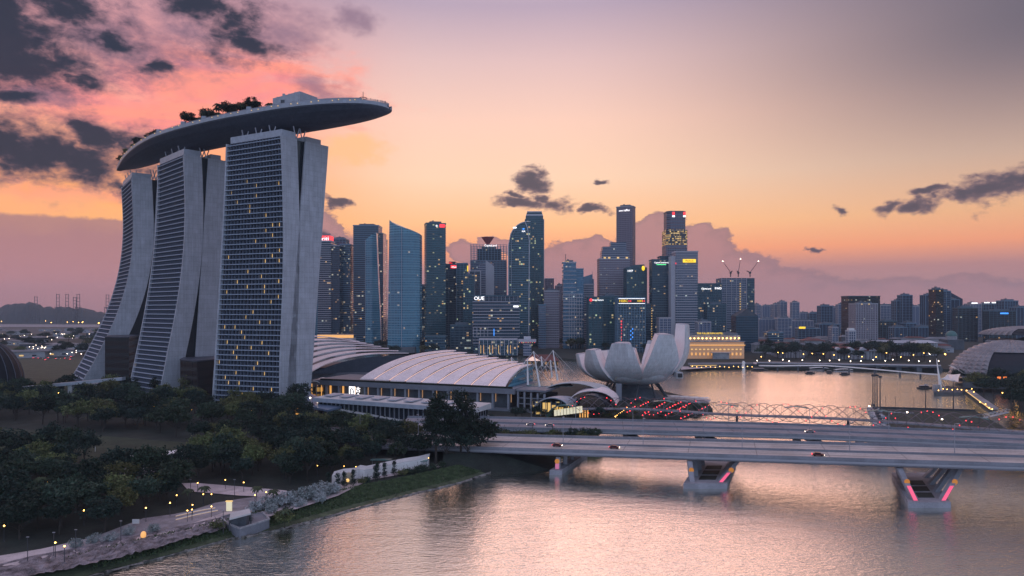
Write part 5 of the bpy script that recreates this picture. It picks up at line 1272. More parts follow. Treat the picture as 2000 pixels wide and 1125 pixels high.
T = tower('office_tower', 'grey tower whose framed crown slants up to the right beside the mast-topped tower', 1138, 1160, 556, 1240, 'g_pale', 'bands', 'finp', dep=24, plant=False)
Wd = 22 / F * 1240; h0 = ztop(556, 1240) + 1.6
loc_build(MB().hexa([(-Wd / 2, 8, h0), (Wd / 2, 8, h0), (Wd / 2, 9, h0), (-Wd / 2, 9, h0), (-Wd / 2, 8, ztop(541, 1240)), (Wd / 2, 8, ztop(534, 1240)), (Wd / 2, 9, ztop(534, 1240)), (-Wd / 2, 9, ztop(541, 1240))]), 'crown_frame', M['fin'], T)
for x in (-Wd / 2, Wd / 2 - .8): loc_build(MB().box(x, x + .8, -12, 8, h0, h0 + 9), 'crown_frame', M['fin'], T)
loc_build(MB().tube([(Wd / 2 - .5, 8, ztop(534, 1240)), (Wd / 2 - .5, 8, ztop(529, 1240))], .3, 4), 'mast', M['steel'], T)
T = tower('office_tower', 'dark green office block with small pink and white sign', 1150, 1177, 581, 1130, 'g_green', 'fins', 'find', dep=30, plant=False)
loc_build(MB().ball((-8, -15.6, ztop(586, 1130)), 2.6, 10, 6), 'sign_emblem', M['redsign'], T); text('Great Eastern', 3.4, M['litsign'], T, (3.4, -16, ztop(586, 1130)), name='sign')
tower('office_tower', 'dark green-glass block between the pink-signed block and the bank sign block', 1176, 1207, 580, 1140, 'g_green', 'fins', 'find', dep=30)
# stepped stone tower and the tallest stone slab
T = tower('office_tower', 'stepped grey stone tower with lit rooms near its setback', 1171, 1230, 506, 1240, 'g_stone', 'bands', 'finp', dep=34, plant=False)
W_ = 59 / F * 1240
for (a0, a1, p0, p1, y_) in ((1176, 1230, 504.6, 489, 12), (1194, 1225, 489, 472, 8), (1178, 1195, 489, 481, 10)):
    loc_build(MB().box((a0 - 1200.5) * .93, (a1 - 1200.5) * .93, -y_, y_, ztop(p0, 1240), ztop(p1, 1240)), 'upper_block', M['g_pale'], T)
for x in (-20, -12, 4, 20): loc_build(MB().box(x, x + 4, -17.9, -17.2, ztop(505, 1240), ztop(502, 1240)), 'lit_window', M['yellowwin'], T)
T = tower('office_tower', 'tallest plain stone slab tower with white lettering at its flat top', 1205, 1243, 404, 1400, 'g_stone', 'none', 'finp', rot=-26, dep=20, plant=True)
text('one raffles', 5.5, M['litsign'], T, (0, -11.2, ztop(411, 1400)), name='sign')
T = tower('office_tower', 'dark faceted tower with a golden leaf sign on a pointed crown', 1224, 1263, 524, 1180, 'g_green', 'grid', 'find', dep=30, plant=False, steps=())
Wd = 39 / F * 1180; h0 = ztop(524, 1180) + 1.6
loc_build(MB().hexa([(-Wd / 2 + 2, -10, h0), (Wd / 2 - 3, -10, h0), (Wd / 2 - 3, 10, h0), (-Wd / 2 + 2, 10, h0), (-Wd / 2 + 14, -10, ztop(517, 1180)), (Wd / 2 - 3, -10, ztop(516, 1180)), (Wd / 2 - 3, 10, ztop(516, 1180)), (-Wd / 2 + 14, 10, ztop(518, 1180))]), 'crown', M['find'], T)
loc_build(MB().ball((Wd / 2 - 6, -15.8, ztop(524, 1180)), 2.7, 10, 6, sz=1.6), 'sign_emblem', M['yellowsign'], T); text('HYP', 5, M['litsign'], T, (-Wd / 2 + 6, -16.3, ztop(529.5, 1180)), name='sign')
T = tower('office_tower', 'teal glass bank block with a yellow-lettered sign band along its roof', 1207, 1260, 583, 1080, 'g_ware', 'grid', 'fin', dep=30, plant=False, bay=4)
g = loc_build(MB().box(-20.5, 20.5, -16.4, -15.7, ztop(592, 1080), ztop(584, 1080)), 'sign_band', M['blacksign'], T)
for z in (ztop(592.6, 1080), ztop(583.4, 1080)): loc_build(MB().box(-20.8, 20.8, -16.8, -15.7, z - .3, z + .3), 'light_line', M['litsign'], T)
text('HSBC', 5.6, M['yellowsign'], g, (-13, -16.7, ztop(588, 1080))); text('HSBC', 3.6, M['yellowsign'], g, (13, -16.7, ztop(588, 1080)))
for x in (-3, 18.5):
    q = MB()
    for sx in (-1, 1): q.add([(x, -16.8, ztop(588, 1080)), (x + sx * 2, -16.8, ztop(588, 1080) + 1.6), (x + sx * 2, -16.8, ztop(588, 1080) - 1.6), (x, -16.6, ztop(588, 1080)), (x + sx * 2, -16.6, ztop(588, 1080) + 1.6), (x + sx * 2, -16.6, ztop(588, 1080) - 1.6)], [(0, 1, 2), (5, 4, 3), (0, 1, 4, 3), (1, 2, 5, 4), (2, 0, 3, 5)])
    loc_build(q, 'sign_emblem', M['redsign'], T)
for i in range(7): loc_build(MB().box(-16.5 + i * .1 - (i > 3), -15.8 + i * .1, -16.2, -15.7, ztop(665 - i * 6, 1080), ztop(662 - i * 6, 1080)), 'red_light', M['redsign'], T)
for i in range(6): loc_build(MB().box(-2 + (i % 2) * 3, -.8 + (i % 2) * 3, -16.2, -15.7, ztop(664 - i * 4, 1080), ztop(661 - i * 4, 1080)), 'blue_light', M['bluesign'], T)
tower('office_tower', 'dark narrow block with a vertical string of lamps, right of the bank sign block', 1260, 1272, 594, 1150, 'g_dark', 'none', 'find', dep=20, plant=False)
# dark slab, crowned tower, yellow-signed slab
T = tower('office_tower', 'dark slab tower with teal and white lettering and a green underline', 1274, 1311, 508, 1150, 'g_dark', 'bands', 'find', rot=0, dep=26, steps=((1290, 1308, 501),), plant=False)
text('CapitaCommercial', 3.4, M['litsign'], T, (0, -13.9, ztop(513, 1150)), name='sign'); loc_build(MB().box(-9, 7, -14.2, -13.8, ztop(517.5, 1150), ztop(516.4, 1150)), 'sign_underline', M['greensign'], T)
for i in range(14): loc_build(MB().box(-17.6, -16.4, -14, -13.3, ztop(668 - i * 5, 1150), ztop(666.4 - i * 5, 1150)), 'lamp', M['yellowwin'], T)
d = 1380; T = base_thing('office_tower', 'tall chamfered tower with lit golden middle floors and red logo boxes on top', 1300, 1343, d, dep=36)
def octo(w_, c, z): return [Vector((x, y, z)) for x, y in ((-w_, -w_ + c), (-w_ + c, -w_), (w_ - c, -w_), (w_, -w_ + c), (w_, w_ - c), (w_ - c, w_), (-w_ + c, w_), (-w_, w_ - c))]
k_ = d / F
for (w_, c, p0, p1, m_) in ((21.5, 3, 900, 478, 'g_stone'), (21.5, 3, 478, 449, 'goldfl'), (19, 6, 449, 414, 'g_stone')):
    if m_ == 'goldfl' and m_ not in M: M['goldfl'] = window_mat('gold_lit_floors', (40, 36, 40), .3, 2.6, 3.6, .5, frame=(96, 84, 84), warm=(255, 200, 100), cool=(255, 220, 140), estr=.9)
    z0_ = max(0, ztop(p0, d)); loc_build(MB().loft([octo(w_, c, z0_), octo(w_, c, ztop(p1, d))]), 'tower_shaft', M[m_], T)
g = MB()
for i in range(30): z = ztop(600 - i * 6.2, d); w_ = 22 if z < ztop(449, d) else 19.5; g.loft([octo(w_, 3 if w_ > 20 else 6, z), octo(w_, 3 if w_ > 20 else 6, z + .7)])
loc_build(g, 'floor_bands', M['fin'], T)
loc_build(MB().loft([octo(19.6, 6, ztop(414, d)), octo(19.6, 6, ztop(412, d))]), 'parapet', M['find'], T)
for x in (-9, 13): loc_build(MB().box(x, x + 5, -19.8, -19.2, ztop(420, d), ztop(414, d)), 'sign_emblem', M['redsign'], T); loc_build(MB().box(x, x + 5, -19.8, -19.2, ztop(424, d), ztop(421, d)), 'sign', M['litsign'], T)
T = tower('office_tower', 'broad grey ribbed slab tower with a long yellow sign near its roof', 1320, 1363, 492, 1130, 'g_pale', 'bands', 'finp', dep=26, plant=False, sign=('Maybank', 'blacksign', 1346, 509.5, 3.9, 'yellowsign', 25, 6.4))
loc_build(MB().box(-26, -18.6, -12, 12, 0, ztop(500, 1130)), 'side_wing', M['finp'], T); loc_build(MB().box(-19, -17.9, -14.4, -13.5, ztop(516, 1130), ztop(513, 1130)), 'red_light', M['redsign'], T)
T = tower('office_tower', 'dark mid-height block carrying two white signs beside the tower under construction', 1363, 1409, 555, 1130, 'g_ware', 'grid', 'find', dep=30, plant=False)
text('CapitaLand', 3.6, M['litsign'], T, (-6, -16, ztop(564, 1130)), name='sign'); text('FWD', 5, M['litsign'], T, (14, -16, ztop(563.5, 1130)), name='sign')
T = tower('unfinished_tower', 'grey unfinished concrete tower with a vertical row of work lights', 1409, 1458, 543, 1210, 'g_pale', 'fins', 'finp', dep=30, plant=False, bay=8, parapet=False)
for i in range(16): loc_build(MB().box(10, 11.4, -16.6, -15.8, ztop(630 - i * 5, 1210), ztop(628.2 - i * 5, 1210)), 'work_light', M['yellowwin'], T)
for (a0, a1, py_) in ((1458, 1475, 543),):
    loc_build(MB().box((a0 - 1433.5) * .908, (a1 - 1433.5) * .908, -12, 12, 0, ztop(py_, 1210)), 'bare_frame', M['g_ware'], T)
for (px, lean) in ((1427, -1), (1442, .12), (1465, .8)):
    dC = 1215; p = PT(px, 541, dC); C = thing('tower_crane', {1427: 'luffing crane leaning left on the unfinished tower roof', 1442: 'nearly upright luffing crane in the middle of the unfinished tower roof', 1465: 'luffing crane leaning right on the unfinished tower edge'}[px], 'crane', p, group='cranes on the unfinished tower')
    MB().tube([p, p + Vector((0, 0, 8))], .9, 4).build('mast', M['darksteel'], C)
    tip = p + Vector((lean * 16 + 2, 0, 8 + (24 if abs(lean) < .5 else 20)))
    MB().tube([p + Vector((0, 0, 8)), tip], .55, 4, .3).build('jib', M['darksteel'], C); MB().tube([p + Vector((0, 0, 8)), p + Vector((-lean * 5 - 2, 0, 11))], .9, 4).build('counter_jib', M['darksteel'], C)
    MB().box(p.x - 1.6, p.x + 1.6, p.y - 1.4, p.y + 1.4, p.z + 6, p.z + 9).build('cab', M['darksteel'], C)
    MB().ball(tip, .8, 6, 4).build('beacon', M['whitelamp'], C)
T = base_thing('office_block', 'dark block with a stepped gabled roof in front of the unfinished tower', 1438, 1481, 1110, 'building', dep=26)
W_ = 43 / F * 1110
loc_build(MB().box(-W_ / 2, W_ / 2, -13, 13, 0, ztop(617, 1110)), 'wall', M['g_dark'], T)
loc_build(MB().add([(-W_ / 2, -13, ztop(617, 1110)), (W_ / 2, -13, ztop(617, 1110)), (0, -13, ztop(603, 1110)), (-W_ / 2, 13, ztop(617, 1110)), (W_ / 2, 13, ztop(617, 1110)), (0, 13, ztop(603, 1110))], [(0, 1, 2), (5, 4, 3), (0, 2, 5, 3), (1, 4, 5, 2), (0, 3, 4, 1)]), 'roof', M['lowdark'], T)
tower('office_block', 'small white tower with a red light seen between the lotus petals', 1288, 1311, 622, 1080, 'g_hdb', 'grid', 'finp', dep=20, plant=False, cat='building')
tower('office_block', 'small pale block with stepped roof behind the grand riverside hotel', 1365, 1388, 630, 1050, 'g_hdb', 'fins', 'finp', dep=20, plant=True, cat='building')
tower('office_tower', 'teal mid-height block between the two white-signed block and the gabled block', 1382, 1418, 596, 1120, 'g_ware', 'grid', 'find', dep=26)
# low waterfront buildings at the foot of the city
tower('office_block', 'low dim teal block at the foot of the red-signed office block', 830, 870, 658, 1060, 'g_ware', 'bands', 'find', dep=30, cat='building', plant=False)
tower('office_block', 'dark low block at the foot of the curved glass tower', 880, 922, 636, 1090, 'g_dark', 'grid', 'find', dep=30, cat='building')
T = tower('pavilion', 'waterfront restaurant with warm lit glass bays below the lettered office block', 936, 1010, 664, 1010, 'g_ware', 'fins', 'finp', dep=24, cat='building', plant=False)
for i in (0, 1, 3, 4, 6, 9, 10): loc_build(MB().box(-26 + i * 4.4, -25.4 + i * 4.4, -13.3, -12.8, 3, 15), 'lit_bay', M['warmwin' if i % 3 else 'yellowwin'], T)
T = base_thing('gatehouse', 'waterfront tower on columns with a wide flat cap and lamps', 1012, 1048, 1000, 'building', dep=16)
loc_build(MB().box(-6, 6, -6, 6, 0, 20), 'shaft', M['g_pale'], T); loc_build(MB().box(-13, 13, -8, 8, 20, 24), 'cap', M['finp'], T); loc_build(MB().box(-5, 5, -5, 5, 24, 28), 'upper_room', M['finw'], T)
for i in range(8): loc_build(MB().box(-12 + i * 3.2, -11.2 + i * 3.2, -8.6, -8.1, 19, 20), 'lamp', M['redsign' if i % 2 else 'yellowwin'], T)
T = base_thing('market_hall', 'low gabled waterfront hall with glowing white eaves and red roof, left of the lotus building', 1027, 1092, 820, 'building', dep=22)
loc_build(MB().box(-19, 19, -10, 10, 0, 6), 'wall', M['warmwin2'], T)
loc_build(MB().add([(-21, -12, 6), (21, -12, 6), (21, 12, 6), (-21, 12, 6), (-12, 0, 13), (14, 0, 13)], [(0, 1, 5, 4), (2, 3, 4, 5), (1, 2, 5), (3, 0, 4), (3, 2, 1, 0)]), 'roof', M['roofred'], T)
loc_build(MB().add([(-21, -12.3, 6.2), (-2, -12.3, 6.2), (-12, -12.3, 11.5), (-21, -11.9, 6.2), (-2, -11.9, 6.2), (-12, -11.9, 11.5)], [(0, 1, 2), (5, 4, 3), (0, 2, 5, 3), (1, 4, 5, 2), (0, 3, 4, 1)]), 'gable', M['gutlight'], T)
T = base_thing('boardwalk_building', 'low dark boardwalk building with a bright warm top strip, beside the nearest hotel tower', 619, 690, 980, 'building', dep=20)
loc_build(MB().box(-26, 26, -8, 8, 0, ztop(660, 980)), 'wall', M['lowwall'], T); loc_build(MB().box(-26, 26, -8.6, -8.01, ztop(660, 980), ztop(654, 980)), 'light_strip', M['warmwin'], T)
loc_build(MB().box(-26.4, 26.4, -8.8, 8.2, ztop(654, 980), ztop(653, 980)), 'roof', M['lowroof'], T)
M['dimwarm'] = mat('glowing_stone', (.45, .38, .3), .7, emit=(255, 170, 90), estr=.16)  # wall stone glows faintly, standing in for lamplight falling on it
# grand riverside hotel, lit arcades
d = 940; T = base_thing('grand_hotel', 'long classical riverside hotel glowing gold with lamp rows and a yellow roof sign', 1346, 1463, d, 'building', dep=40)
W_ = 117 / F * d
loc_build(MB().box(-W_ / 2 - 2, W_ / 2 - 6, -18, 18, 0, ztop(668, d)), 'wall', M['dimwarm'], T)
loc_build(MB().box(-W_ / 2, W_ / 2 - 10, -14, 14, ztop(668, d), ztop(655, d)), 'upper_wall', M['lowwall'], T)
loc_build(MB().box(-W_ / 2 + 1, W_ / 2 - 12, -10, 10, ztop(655, d), ztop(651, d)), 'roof', M['lowroof'], T)
for z, m_ in ((ztop(675, d), 'warmwin'), (ztop(668, d), 'lowwall')): loc_build(MB().box(-W_ / 2 - 3, W_ / 2 - 5, -19.6, -18.01, z, z + 1.1), 'cornice_light', M[m_], T)
for i in range(13):
    x = -W_ / 2 + 3 + i * 5.6
    loc_build(MB().ball((x, -15, ztop(661, d)), .9, 6, 4), 'roof_lamp', M['warmlamp'], T)
    loc_build(MB().box(x, x + 2.6, -18.9, -18.2, ztop(683.5, d), ztop(681.5, d)), 'lit_window', M['yellowwin'], T)
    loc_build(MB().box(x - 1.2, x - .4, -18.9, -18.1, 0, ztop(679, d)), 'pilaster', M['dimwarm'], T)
    loc_build(MB().box(x + .2, x + 2.2, -18.8, -18.1, ztop(694, d), ztop(689, d)), 'lit_window', M['warmwin'], T)
text('THE FULLERTON HOTEL', 3.3, M['yellowsign'], T, (-W_ / 2 + 30, -15, ztop(651.5, d)), name='sign')
loc_build(MB().box(-10, 12, -26, -22, 0, 8), 'porch', M['lowwall'], T); loc_build(MB().box(-12, 14, -27, -21, 8, 9), 'porch_roof', M['finp'], T)

# ------------------------------------------------------------------ far right skyline
far = [  # px0, px1, py, d, material, style, label
 (1476, 1486, 596, 1900, 'g_hdb', 'grid', 'slim pale flats right of the unfinished tower'), (1489, 1512, 598, 2150, 'g_hdb', 'fins', 'broad pale flats block, first of the hazy cluster'),
 (1511, 1526, 595, 2050, 'g_hdb', 'grid', 'pale flats tower with a stepped top in the hazy cluster'), (1524, 1537, 590, 2000, 'g_hdb', 'grid', 'tallest pale flats tower left of the sky gap'),
 (1548, 1563, 591, 1950, 'g_hdb', 'grid', 'lone pale flats tower between two gaps of sky'), (1563, 1584, 612, 2100, 'g_hdb', 'fins', 'lower pale flats right of the lone tower'),
 (1582, 1602, 612, 2000, 'g_hdb2', 'grid', 'blue-grey flats with a curved roof edge'), (1482, 1520, 624, 1700, 'g_hdb', 'fins', 'wide low pale slab in front of the hazy cluster'),
 (1520, 1548, 622, 1650, 'g_hdb', 'grid', 'wide low slab below the gap of sky'), (1548, 1590, 627, 1700, 'g_hdb', 'fins', 'long low slab below the lone pale tower'),
 (1604, 1626, 598, 1750, 'g_hdb2', 'grid', 'dark blue-grey block before the big framed block'), (1624, 1640, 601, 2050, 'g_hdb', 'fins', 'hazy block left of the big framed block'), (1638, 1657, 595, 2000, 'g_hdb', 'grid', 'hazy stepped block touching the big framed block'),
 (1720, 1750, 597, 1850, 'g_hdb', 'grid', 'pale tower with a small lit crown right of the framed block'), (1751, 1764, 588, 1750, 'g_hdb2', 'grid', 'lower half of the twin dark tower'),
 (1763, 1782, 577, 1740, 'g_hdb2', 'grid', 'dark twin tower with the higher flat roof'), (1781, 1797, 599, 1950, 'g_hdb', 'fins', 'hazy flats between the dark twin and the stepped tower'), (1796, 1812, 597, 2000, 'g_hdb', 'grid', 'second hazy flats beside the stepped tower'),
 (1808, 1830, 577, 1700, 'g_hdb2', 'fins', 'grey stepped tower touching the black slab tower'), (1828, 1843, 566, 1350, 'g_blk', 'none', 'tall black slab tower, highest on the right-hand skyline'),
 (1840, 1857, 569, 1500, 'g_hdb2', 'grid', 'grey slab behind the tall black slab tower'), (1856, 1876, 586, 1520, 'g_hdb2', 'fins', 'dark shoulder block right of the tall black slab'),
 (1873, 1911, 602, 1450, 'g_blk', 'grid', 'wide black block right of the sloping tower'), (1895, 1917, 594, 1700, 'g_hdb', 'grid', 'pale block with white lit roof fins'),
 (1920, 1953, 594, 1700, 'g_hdb2', 'grid', 'pale block with twin lit roof humps'), (1935, 1985, 608, 1400, 'g_blk', 'grid', 'broad black block with a blue roof light'), (1958, 1990, 588, 1650, 'g_hdb2', 'grid', 'dark tower with slanting cap near the right end'),
 (1986, 2012, 601, 1600, 'g_hdb2', 'fins', 'last dark block at the right end of the skyline'), (1770, 1790, 632, 1500, 'g_hdb2', 'grid', 'low blue-grey block below the dark twin tower'), (1790, 1826, 640, 1450, 'g_hdb2', 'fins', 'low dim block left of the black slab base'),
 (1724, 1752, 628, 1500, 'g_blk', 'grid', 'dark low block right of the pale condominium'), (1748, 1772, 640, 1420, 'g_hdb2', 'grid', 'low dim block beside the dark low block'), (1600, 1640, 634, 1500, 'g_hdb2', 'fins', 'low red-brown block in front of the hazy flats'),
 (1560, 1604, 642, 1450, 'g_hdb2', 'grid', 'low wide dark block with a yellow roof sign'), (1500, 1530, 650, 1350, 'g_ware', 'bands', 'low lit terrace block behind the grand hotel'), (1626, 1640, 640, 1300, 'g_hdb', 'grid', 'small teal block left of the white clock tower')]
M['g_blk'] = window_mat('black_tower_glass', (12, 18, 26), .25, 3.4, 3.8, .01, frame=(20, 26, 36), spec=.4)
for (a, b_, py, d, g_, st_, lb) in far:
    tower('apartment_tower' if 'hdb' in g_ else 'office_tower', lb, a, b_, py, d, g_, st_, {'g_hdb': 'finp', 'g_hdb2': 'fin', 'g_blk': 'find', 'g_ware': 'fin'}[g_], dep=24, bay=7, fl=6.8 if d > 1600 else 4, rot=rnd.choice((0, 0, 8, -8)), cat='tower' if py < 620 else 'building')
T = tower('office_block', 'huge dark framed slab with pale condominium in front', 1657, 1719, 579, 1550, 'g_blk', 'none', 'find', dep=34, plant=False)
T = tower('apartment_tower', 'pale condominium gridded with balconies, standing before the huge dark slab', 1672, 1714, 594, 1330, 'g_condo', 'grid', 'finp', dep=28, fl=3.6, bay=4.6, plant=True)
for x in (-11, 3): loc_build(MB().box(x, x + 2, -14.9, -14.2, ztop(595, 1330), ztop(593, 1330)), 'roof_lamp', M['yellowwin'], T)
T = tower('clock_tower', 'small white floodlit tower below the pale condominium', 1658, 1671, 647, 1080, 'g_hdb', 'grid', 'finw', dep=10, plant=False, bay=3.4)
loc_build(MB().box(-4, 4, -4, 4, ztop(647, 1080) + 1.6, ztop(641, 1080)), 'belfry', M['white'], T)
T = base_thing('sloping_tower', 'tower with a roof sloping down to the right behind the tall black slab', 1855, 1880, 1560, dep=24)
loc_build(MB().hexa([(-15, -12, 0), (15, -12, 0), (15, 12, 0), (-15, 12, 0), (-15, -12, ztop(570, 1560)), (15, -12, ztop(584, 1560)), (15, 12, ztop(584, 1560)), (-15, 12, ztop(570, 1560))]), 'wall', M['g_hdb2'], T)
for (px, py, w_) in ((1904, 592, 7), (1928, 591, 6), (1943, 591, 6)):
    p = PT(px, py, 1690); tag(MB().box(p.x - w_, p.x + w_, p.y, p.y + 2, p.z - 1.2, p.z + 1.2).build('roof_light', M['litroof'] if 'litroof' in M else M['litsign'], None, p), {1904: 'white lit roof fin on the pale far block', 1928: 'white light bar on the left roof hump', 1943: 'white light bar on the right roof hump'}[px], 'light').location = p
p = PT(1962, 612, 1380); o = MB().box(p.x - 8, p.x + 8, p.y, p.y + 1, p.z - 1.5, p.z + 1.5).build('roof_sign', M['bluesign'], None, p); o.location = p; tag(o, 'blue roof light on the broad black block', 'sign')
p = PT(1567, 640, 1430); o = MB().box(p.x - 6.5, p.x + 6.5, p.y, p.y + 1, p.z - 2, p.z + 2).build('roof_sign', M['yellowsign'], None, p); o.location = p; tag(o, 'yellow sign on the low wide dark block', 'sign')
T = base_thing('domed_building', 'dark building with a green dome right of the tall black slab', 1852, 1882, 1150, 'building', dep=24)
loc_build(MB().box(-14, 14, -12, 12, 0, 17), 'wall', M['lowdark'], T); loc_build(MB().loft([[Vector((8.5 * math.cos(q), 8.5 * math.sin(q), z)) for q in [2 * math.pi * k / 14 for k in range(14)]] for z in (17, 23)]), 'drum', M['lowwall'], T)
M['copper'] = mat('green_copper', (.06, .16, .16), .5, noise=.2); loc_build(MB().ball((0, 0, 23), 9, 16, 6, top_only=True), 'dome', M['copper'], T)
# civic buildings with gables (centre right)
def civic(label, px0, px1, d, h_, gables, roof='roofred'):
    T = base_thing('civic_building', label, px0, px1, d, 'building', dep=20); W_ = (px1 - px0) / F * d
    loc_build(MB().box(-W_ / 2, W_ / 2, -10, 10, 0, h_), 'wall', M['lowwall'], T)
    n_ = int(W_ / 4)
    for i in range(n_): x = -W_ / 2 + (i + .5) * W_ / n_; loc_build(MB().box(x - .5, x + .5, -11.2, -10.01, 0, h_ - .6), 'column', M['finw'], T)
    loc_build(MB().add([(-W_ / 2 - 1, -12, h_), (W_ / 2 + 1, -12, h_), (W_ / 2 + 1, 12, h_), (-W_ / 2 - 1, 12, h_), (-W_ / 2 + 8, 0, h_ + 4), (W_ / 2 - 8, 0, h_ + 4)], [(0, 1, 5, 4), (2, 3, 4, 5), (1, 2, 5), (3, 0, 4), (3, 2, 1, 0)]), 'roof', M[roof], T)
    for gx in gables:
        x = (gx - (px0 + px1) / 2) / F * d
        loc_build(MB().add([(x - 6, -13, h_ - .5), (x + 6, -13, h_ - .5), (x, -13, h_ + 3.5), (x - 6, -5, h_ - .5), (x + 6, -5, h_ - .5), (x, -5, h_ + 3.5)], [(0, 1, 2), (5, 4, 3), (0, 2, 5, 3), (1, 4, 5, 2), (0, 3, 4, 1)]), 'gable', M['finw'], T)
    return T
civic('white colonnaded civic building with red roofs behind the dark trees', 1624, 1690, 930, 13, (1636, 1660, 1684)); civic('long white civic building with gables right of the colonnaded one', 1692, 1740, 925, 12, (1704, 1730))
civic('long low pale roofed hall right of the condominium', 1700, 1790, 1100, 14, (), 'finp'); civic('low building with a long pale lit roof left of the black slab', 1790, 1832, 1080, 15, (), 'finw')
civic('low pale wall building behind the trees right of the grand hotel', 1522, 1572, 960, 9, (), 'lowroof'); civic('dark red-roofed row with warm lit fronts below the long pale roof', 1752, 1830, 1000, 11, (1770,), 'roofred')
# jumble of low buildings inland
r = random.Random(5)
LBm = [('lowwall', 'lowroof'), ('lowwall', 'roofred'), ('lowdark', 'lowroof'), ('finp', 'lowroof')]
protos = []
for wl, rf in LBm:
    T = thing('low_building', 'x', 'building', (0, 0, LAND - 200)); loc_build(MB().box(-9, 9, -7, 7, 0, 10), 'wall', M[wl], T)
    loc_build(MB().add([(-10, -8, 10), (10, -8, 10), (10, 8, 10), (-10, 8, 10), (-6, 0, 12.5), (6, 0, 12.5)], [(0, 1, 5, 4), (2, 3, 4, 5), (1, 2, 5), (3, 0, 4), (3, 2, 1, 0)]), 'roof', M[rf], T)
    for x in (-6, -1, 4): loc_build(MB().box(x, x + 1.6, -7.3, -7.01, 3, 5), 'window', M['darkglass' if x != -1 else 'yellowwin'], T)
    protos.append(T)
k = 0; used = [0] * 4
for _ in range(110):
    px, d = r.uniform(1478, 1840), r.uniform(1010, 1420)
    if d > 1250 and r.random() < .4: continue
    ti = r.randrange(4); p = Vector((((px - 1000) / F) * d, d, LAND)); s_ = r.uniform(.7, 1.5)
    args = dict(loc=p, rz=r.uniform(-.5, .5), sc=(s_ * r.uniform(.8, 1.6), s_, s_ * r.uniform(.5, 1.1)), label=['pale low building with flat roof in the jumble behind the river trees', 'pale low building with red roof in the jumble behind the river trees', 'dark low building in the jumble behind the river trees', 'grey-white low building in the jumble behind the river trees'][ti], group='low buildings behind the river trees')
    if used[ti] == 0:
        o = protos[ti]; o.location = p; o.rotation_euler = (0, 0, args['rz']); o.scale = args['sc']; o['label'] = args['label']; o['group'] = args['group']
    else: dup(protos[ti], **args)
    used[ti] += 1
r = random.Random(9)
for _ in range(26):
    px, d = r.uniform(-40, 215), r.uniform(900, 2300); s_ = r.uniform(.8, 1.8); ti = r.choice((0, 2, 3))
    dup(protos[ti], Vector((((px - 1000) / F) * d, d, LAND)), r.uniform(-.5, .5), (s_ * 2, s_, s_ * .6), label=['pale flat-roofed shed on the yards left of the hotel', '', 'dark shed on the yards left of the hotel', 'grey-white shed on the yards left of the hotel'][ti], group='sheds on the yards left of the hotel')

# ------------------------------------------------------------------ trees
def leaf(g, c, s_, r):
    a = Vector((r.gauss(0, 1), r.gauss(0, 1), r.gauss(0, .7))).normalized(); b_ = a.cross(Vector((r.gauss(0, 1), r.gauss(0, 1), r.gauss(0, 1)))).normalized()
    a *= s_; b_ *= s_ * r.uniform(.5, .9)
    g.add([c - a, c - b_ * .8, c + a, c + b_], [(0, 1, 2, 3)])
def crown_mesh(r, rad, hgt, zc, clumps, per, ls, cr=1.3, lumpy=.25, cone=False):
    g = MB()
    lob = [(Vector((r.gauss(0, 1), r.gauss(0, 1), r.gauss(0, .6))).normalized(), r.uniform(-lumpy, lumpy)) for _ in range(7)]
    for _ in range(clumps):
        if cone:
            h_ = r.random() ** .8; q = r.uniform(0, 6.28); rr = rad * (1 - h_) ** .7 * r.uniform(.6, 1); c = Vector((rr * math.cos(q), rr * math.sin(q), zc + hgt * h_))
        else:
            d_ = Vector((r.gauss(0, 1), r.gauss(0, 1), r.gauss(0, 1))).normalized()
            if d_.z < -.35: d_.z *= .4
            k_ = 1 + sum(a * max(0, d_.dot(l)) ** 3 for l, a in lob); f = r.uniform(.55, 1.0) * k_
            c = Vector((d_.x * rad * f, d_.y * rad * f, zc + d_.z * hgt * .5 * f))
        n_ = int(per * r.uniform(.6, 1.2))
        for _ in range(n_):
            o = Vector((r.gauss(0, 1), r.gauss(0, 1), r.gauss(0, .7))) * cr * .5; leaf(g, c + o, ls * r.uniform(.6, 1.2), r)
    return g
def trunk_mesh(r, h_, rad, r0=.3, limbs=6):
    g = MB(); top = Vector((r.uniform(-.4, .4), r.uniform(-.4, .4), h_)); g.tube([Vector((0, 0, -.4)), Vector((r.uniform(-.2, .2), 0, h_ * .5)), top], r0, 7, r0 * .55)
    for _ in range(limbs):
        q = r.uniform(0, 6.28); z = h_ * r.uniform(.6, 1); e = Vector((rad * .75 * math.cos(q), rad * .75 * math.sin(q), z + r.uniform(1.0, 3.2)))
        g.tube([Vector((0, 0, z)), Vector((e.x * .5, e.y * .5, z + (e.z - z) * .7)), e], r0 * .4, 5, .05)
    return g
PT_ = {}
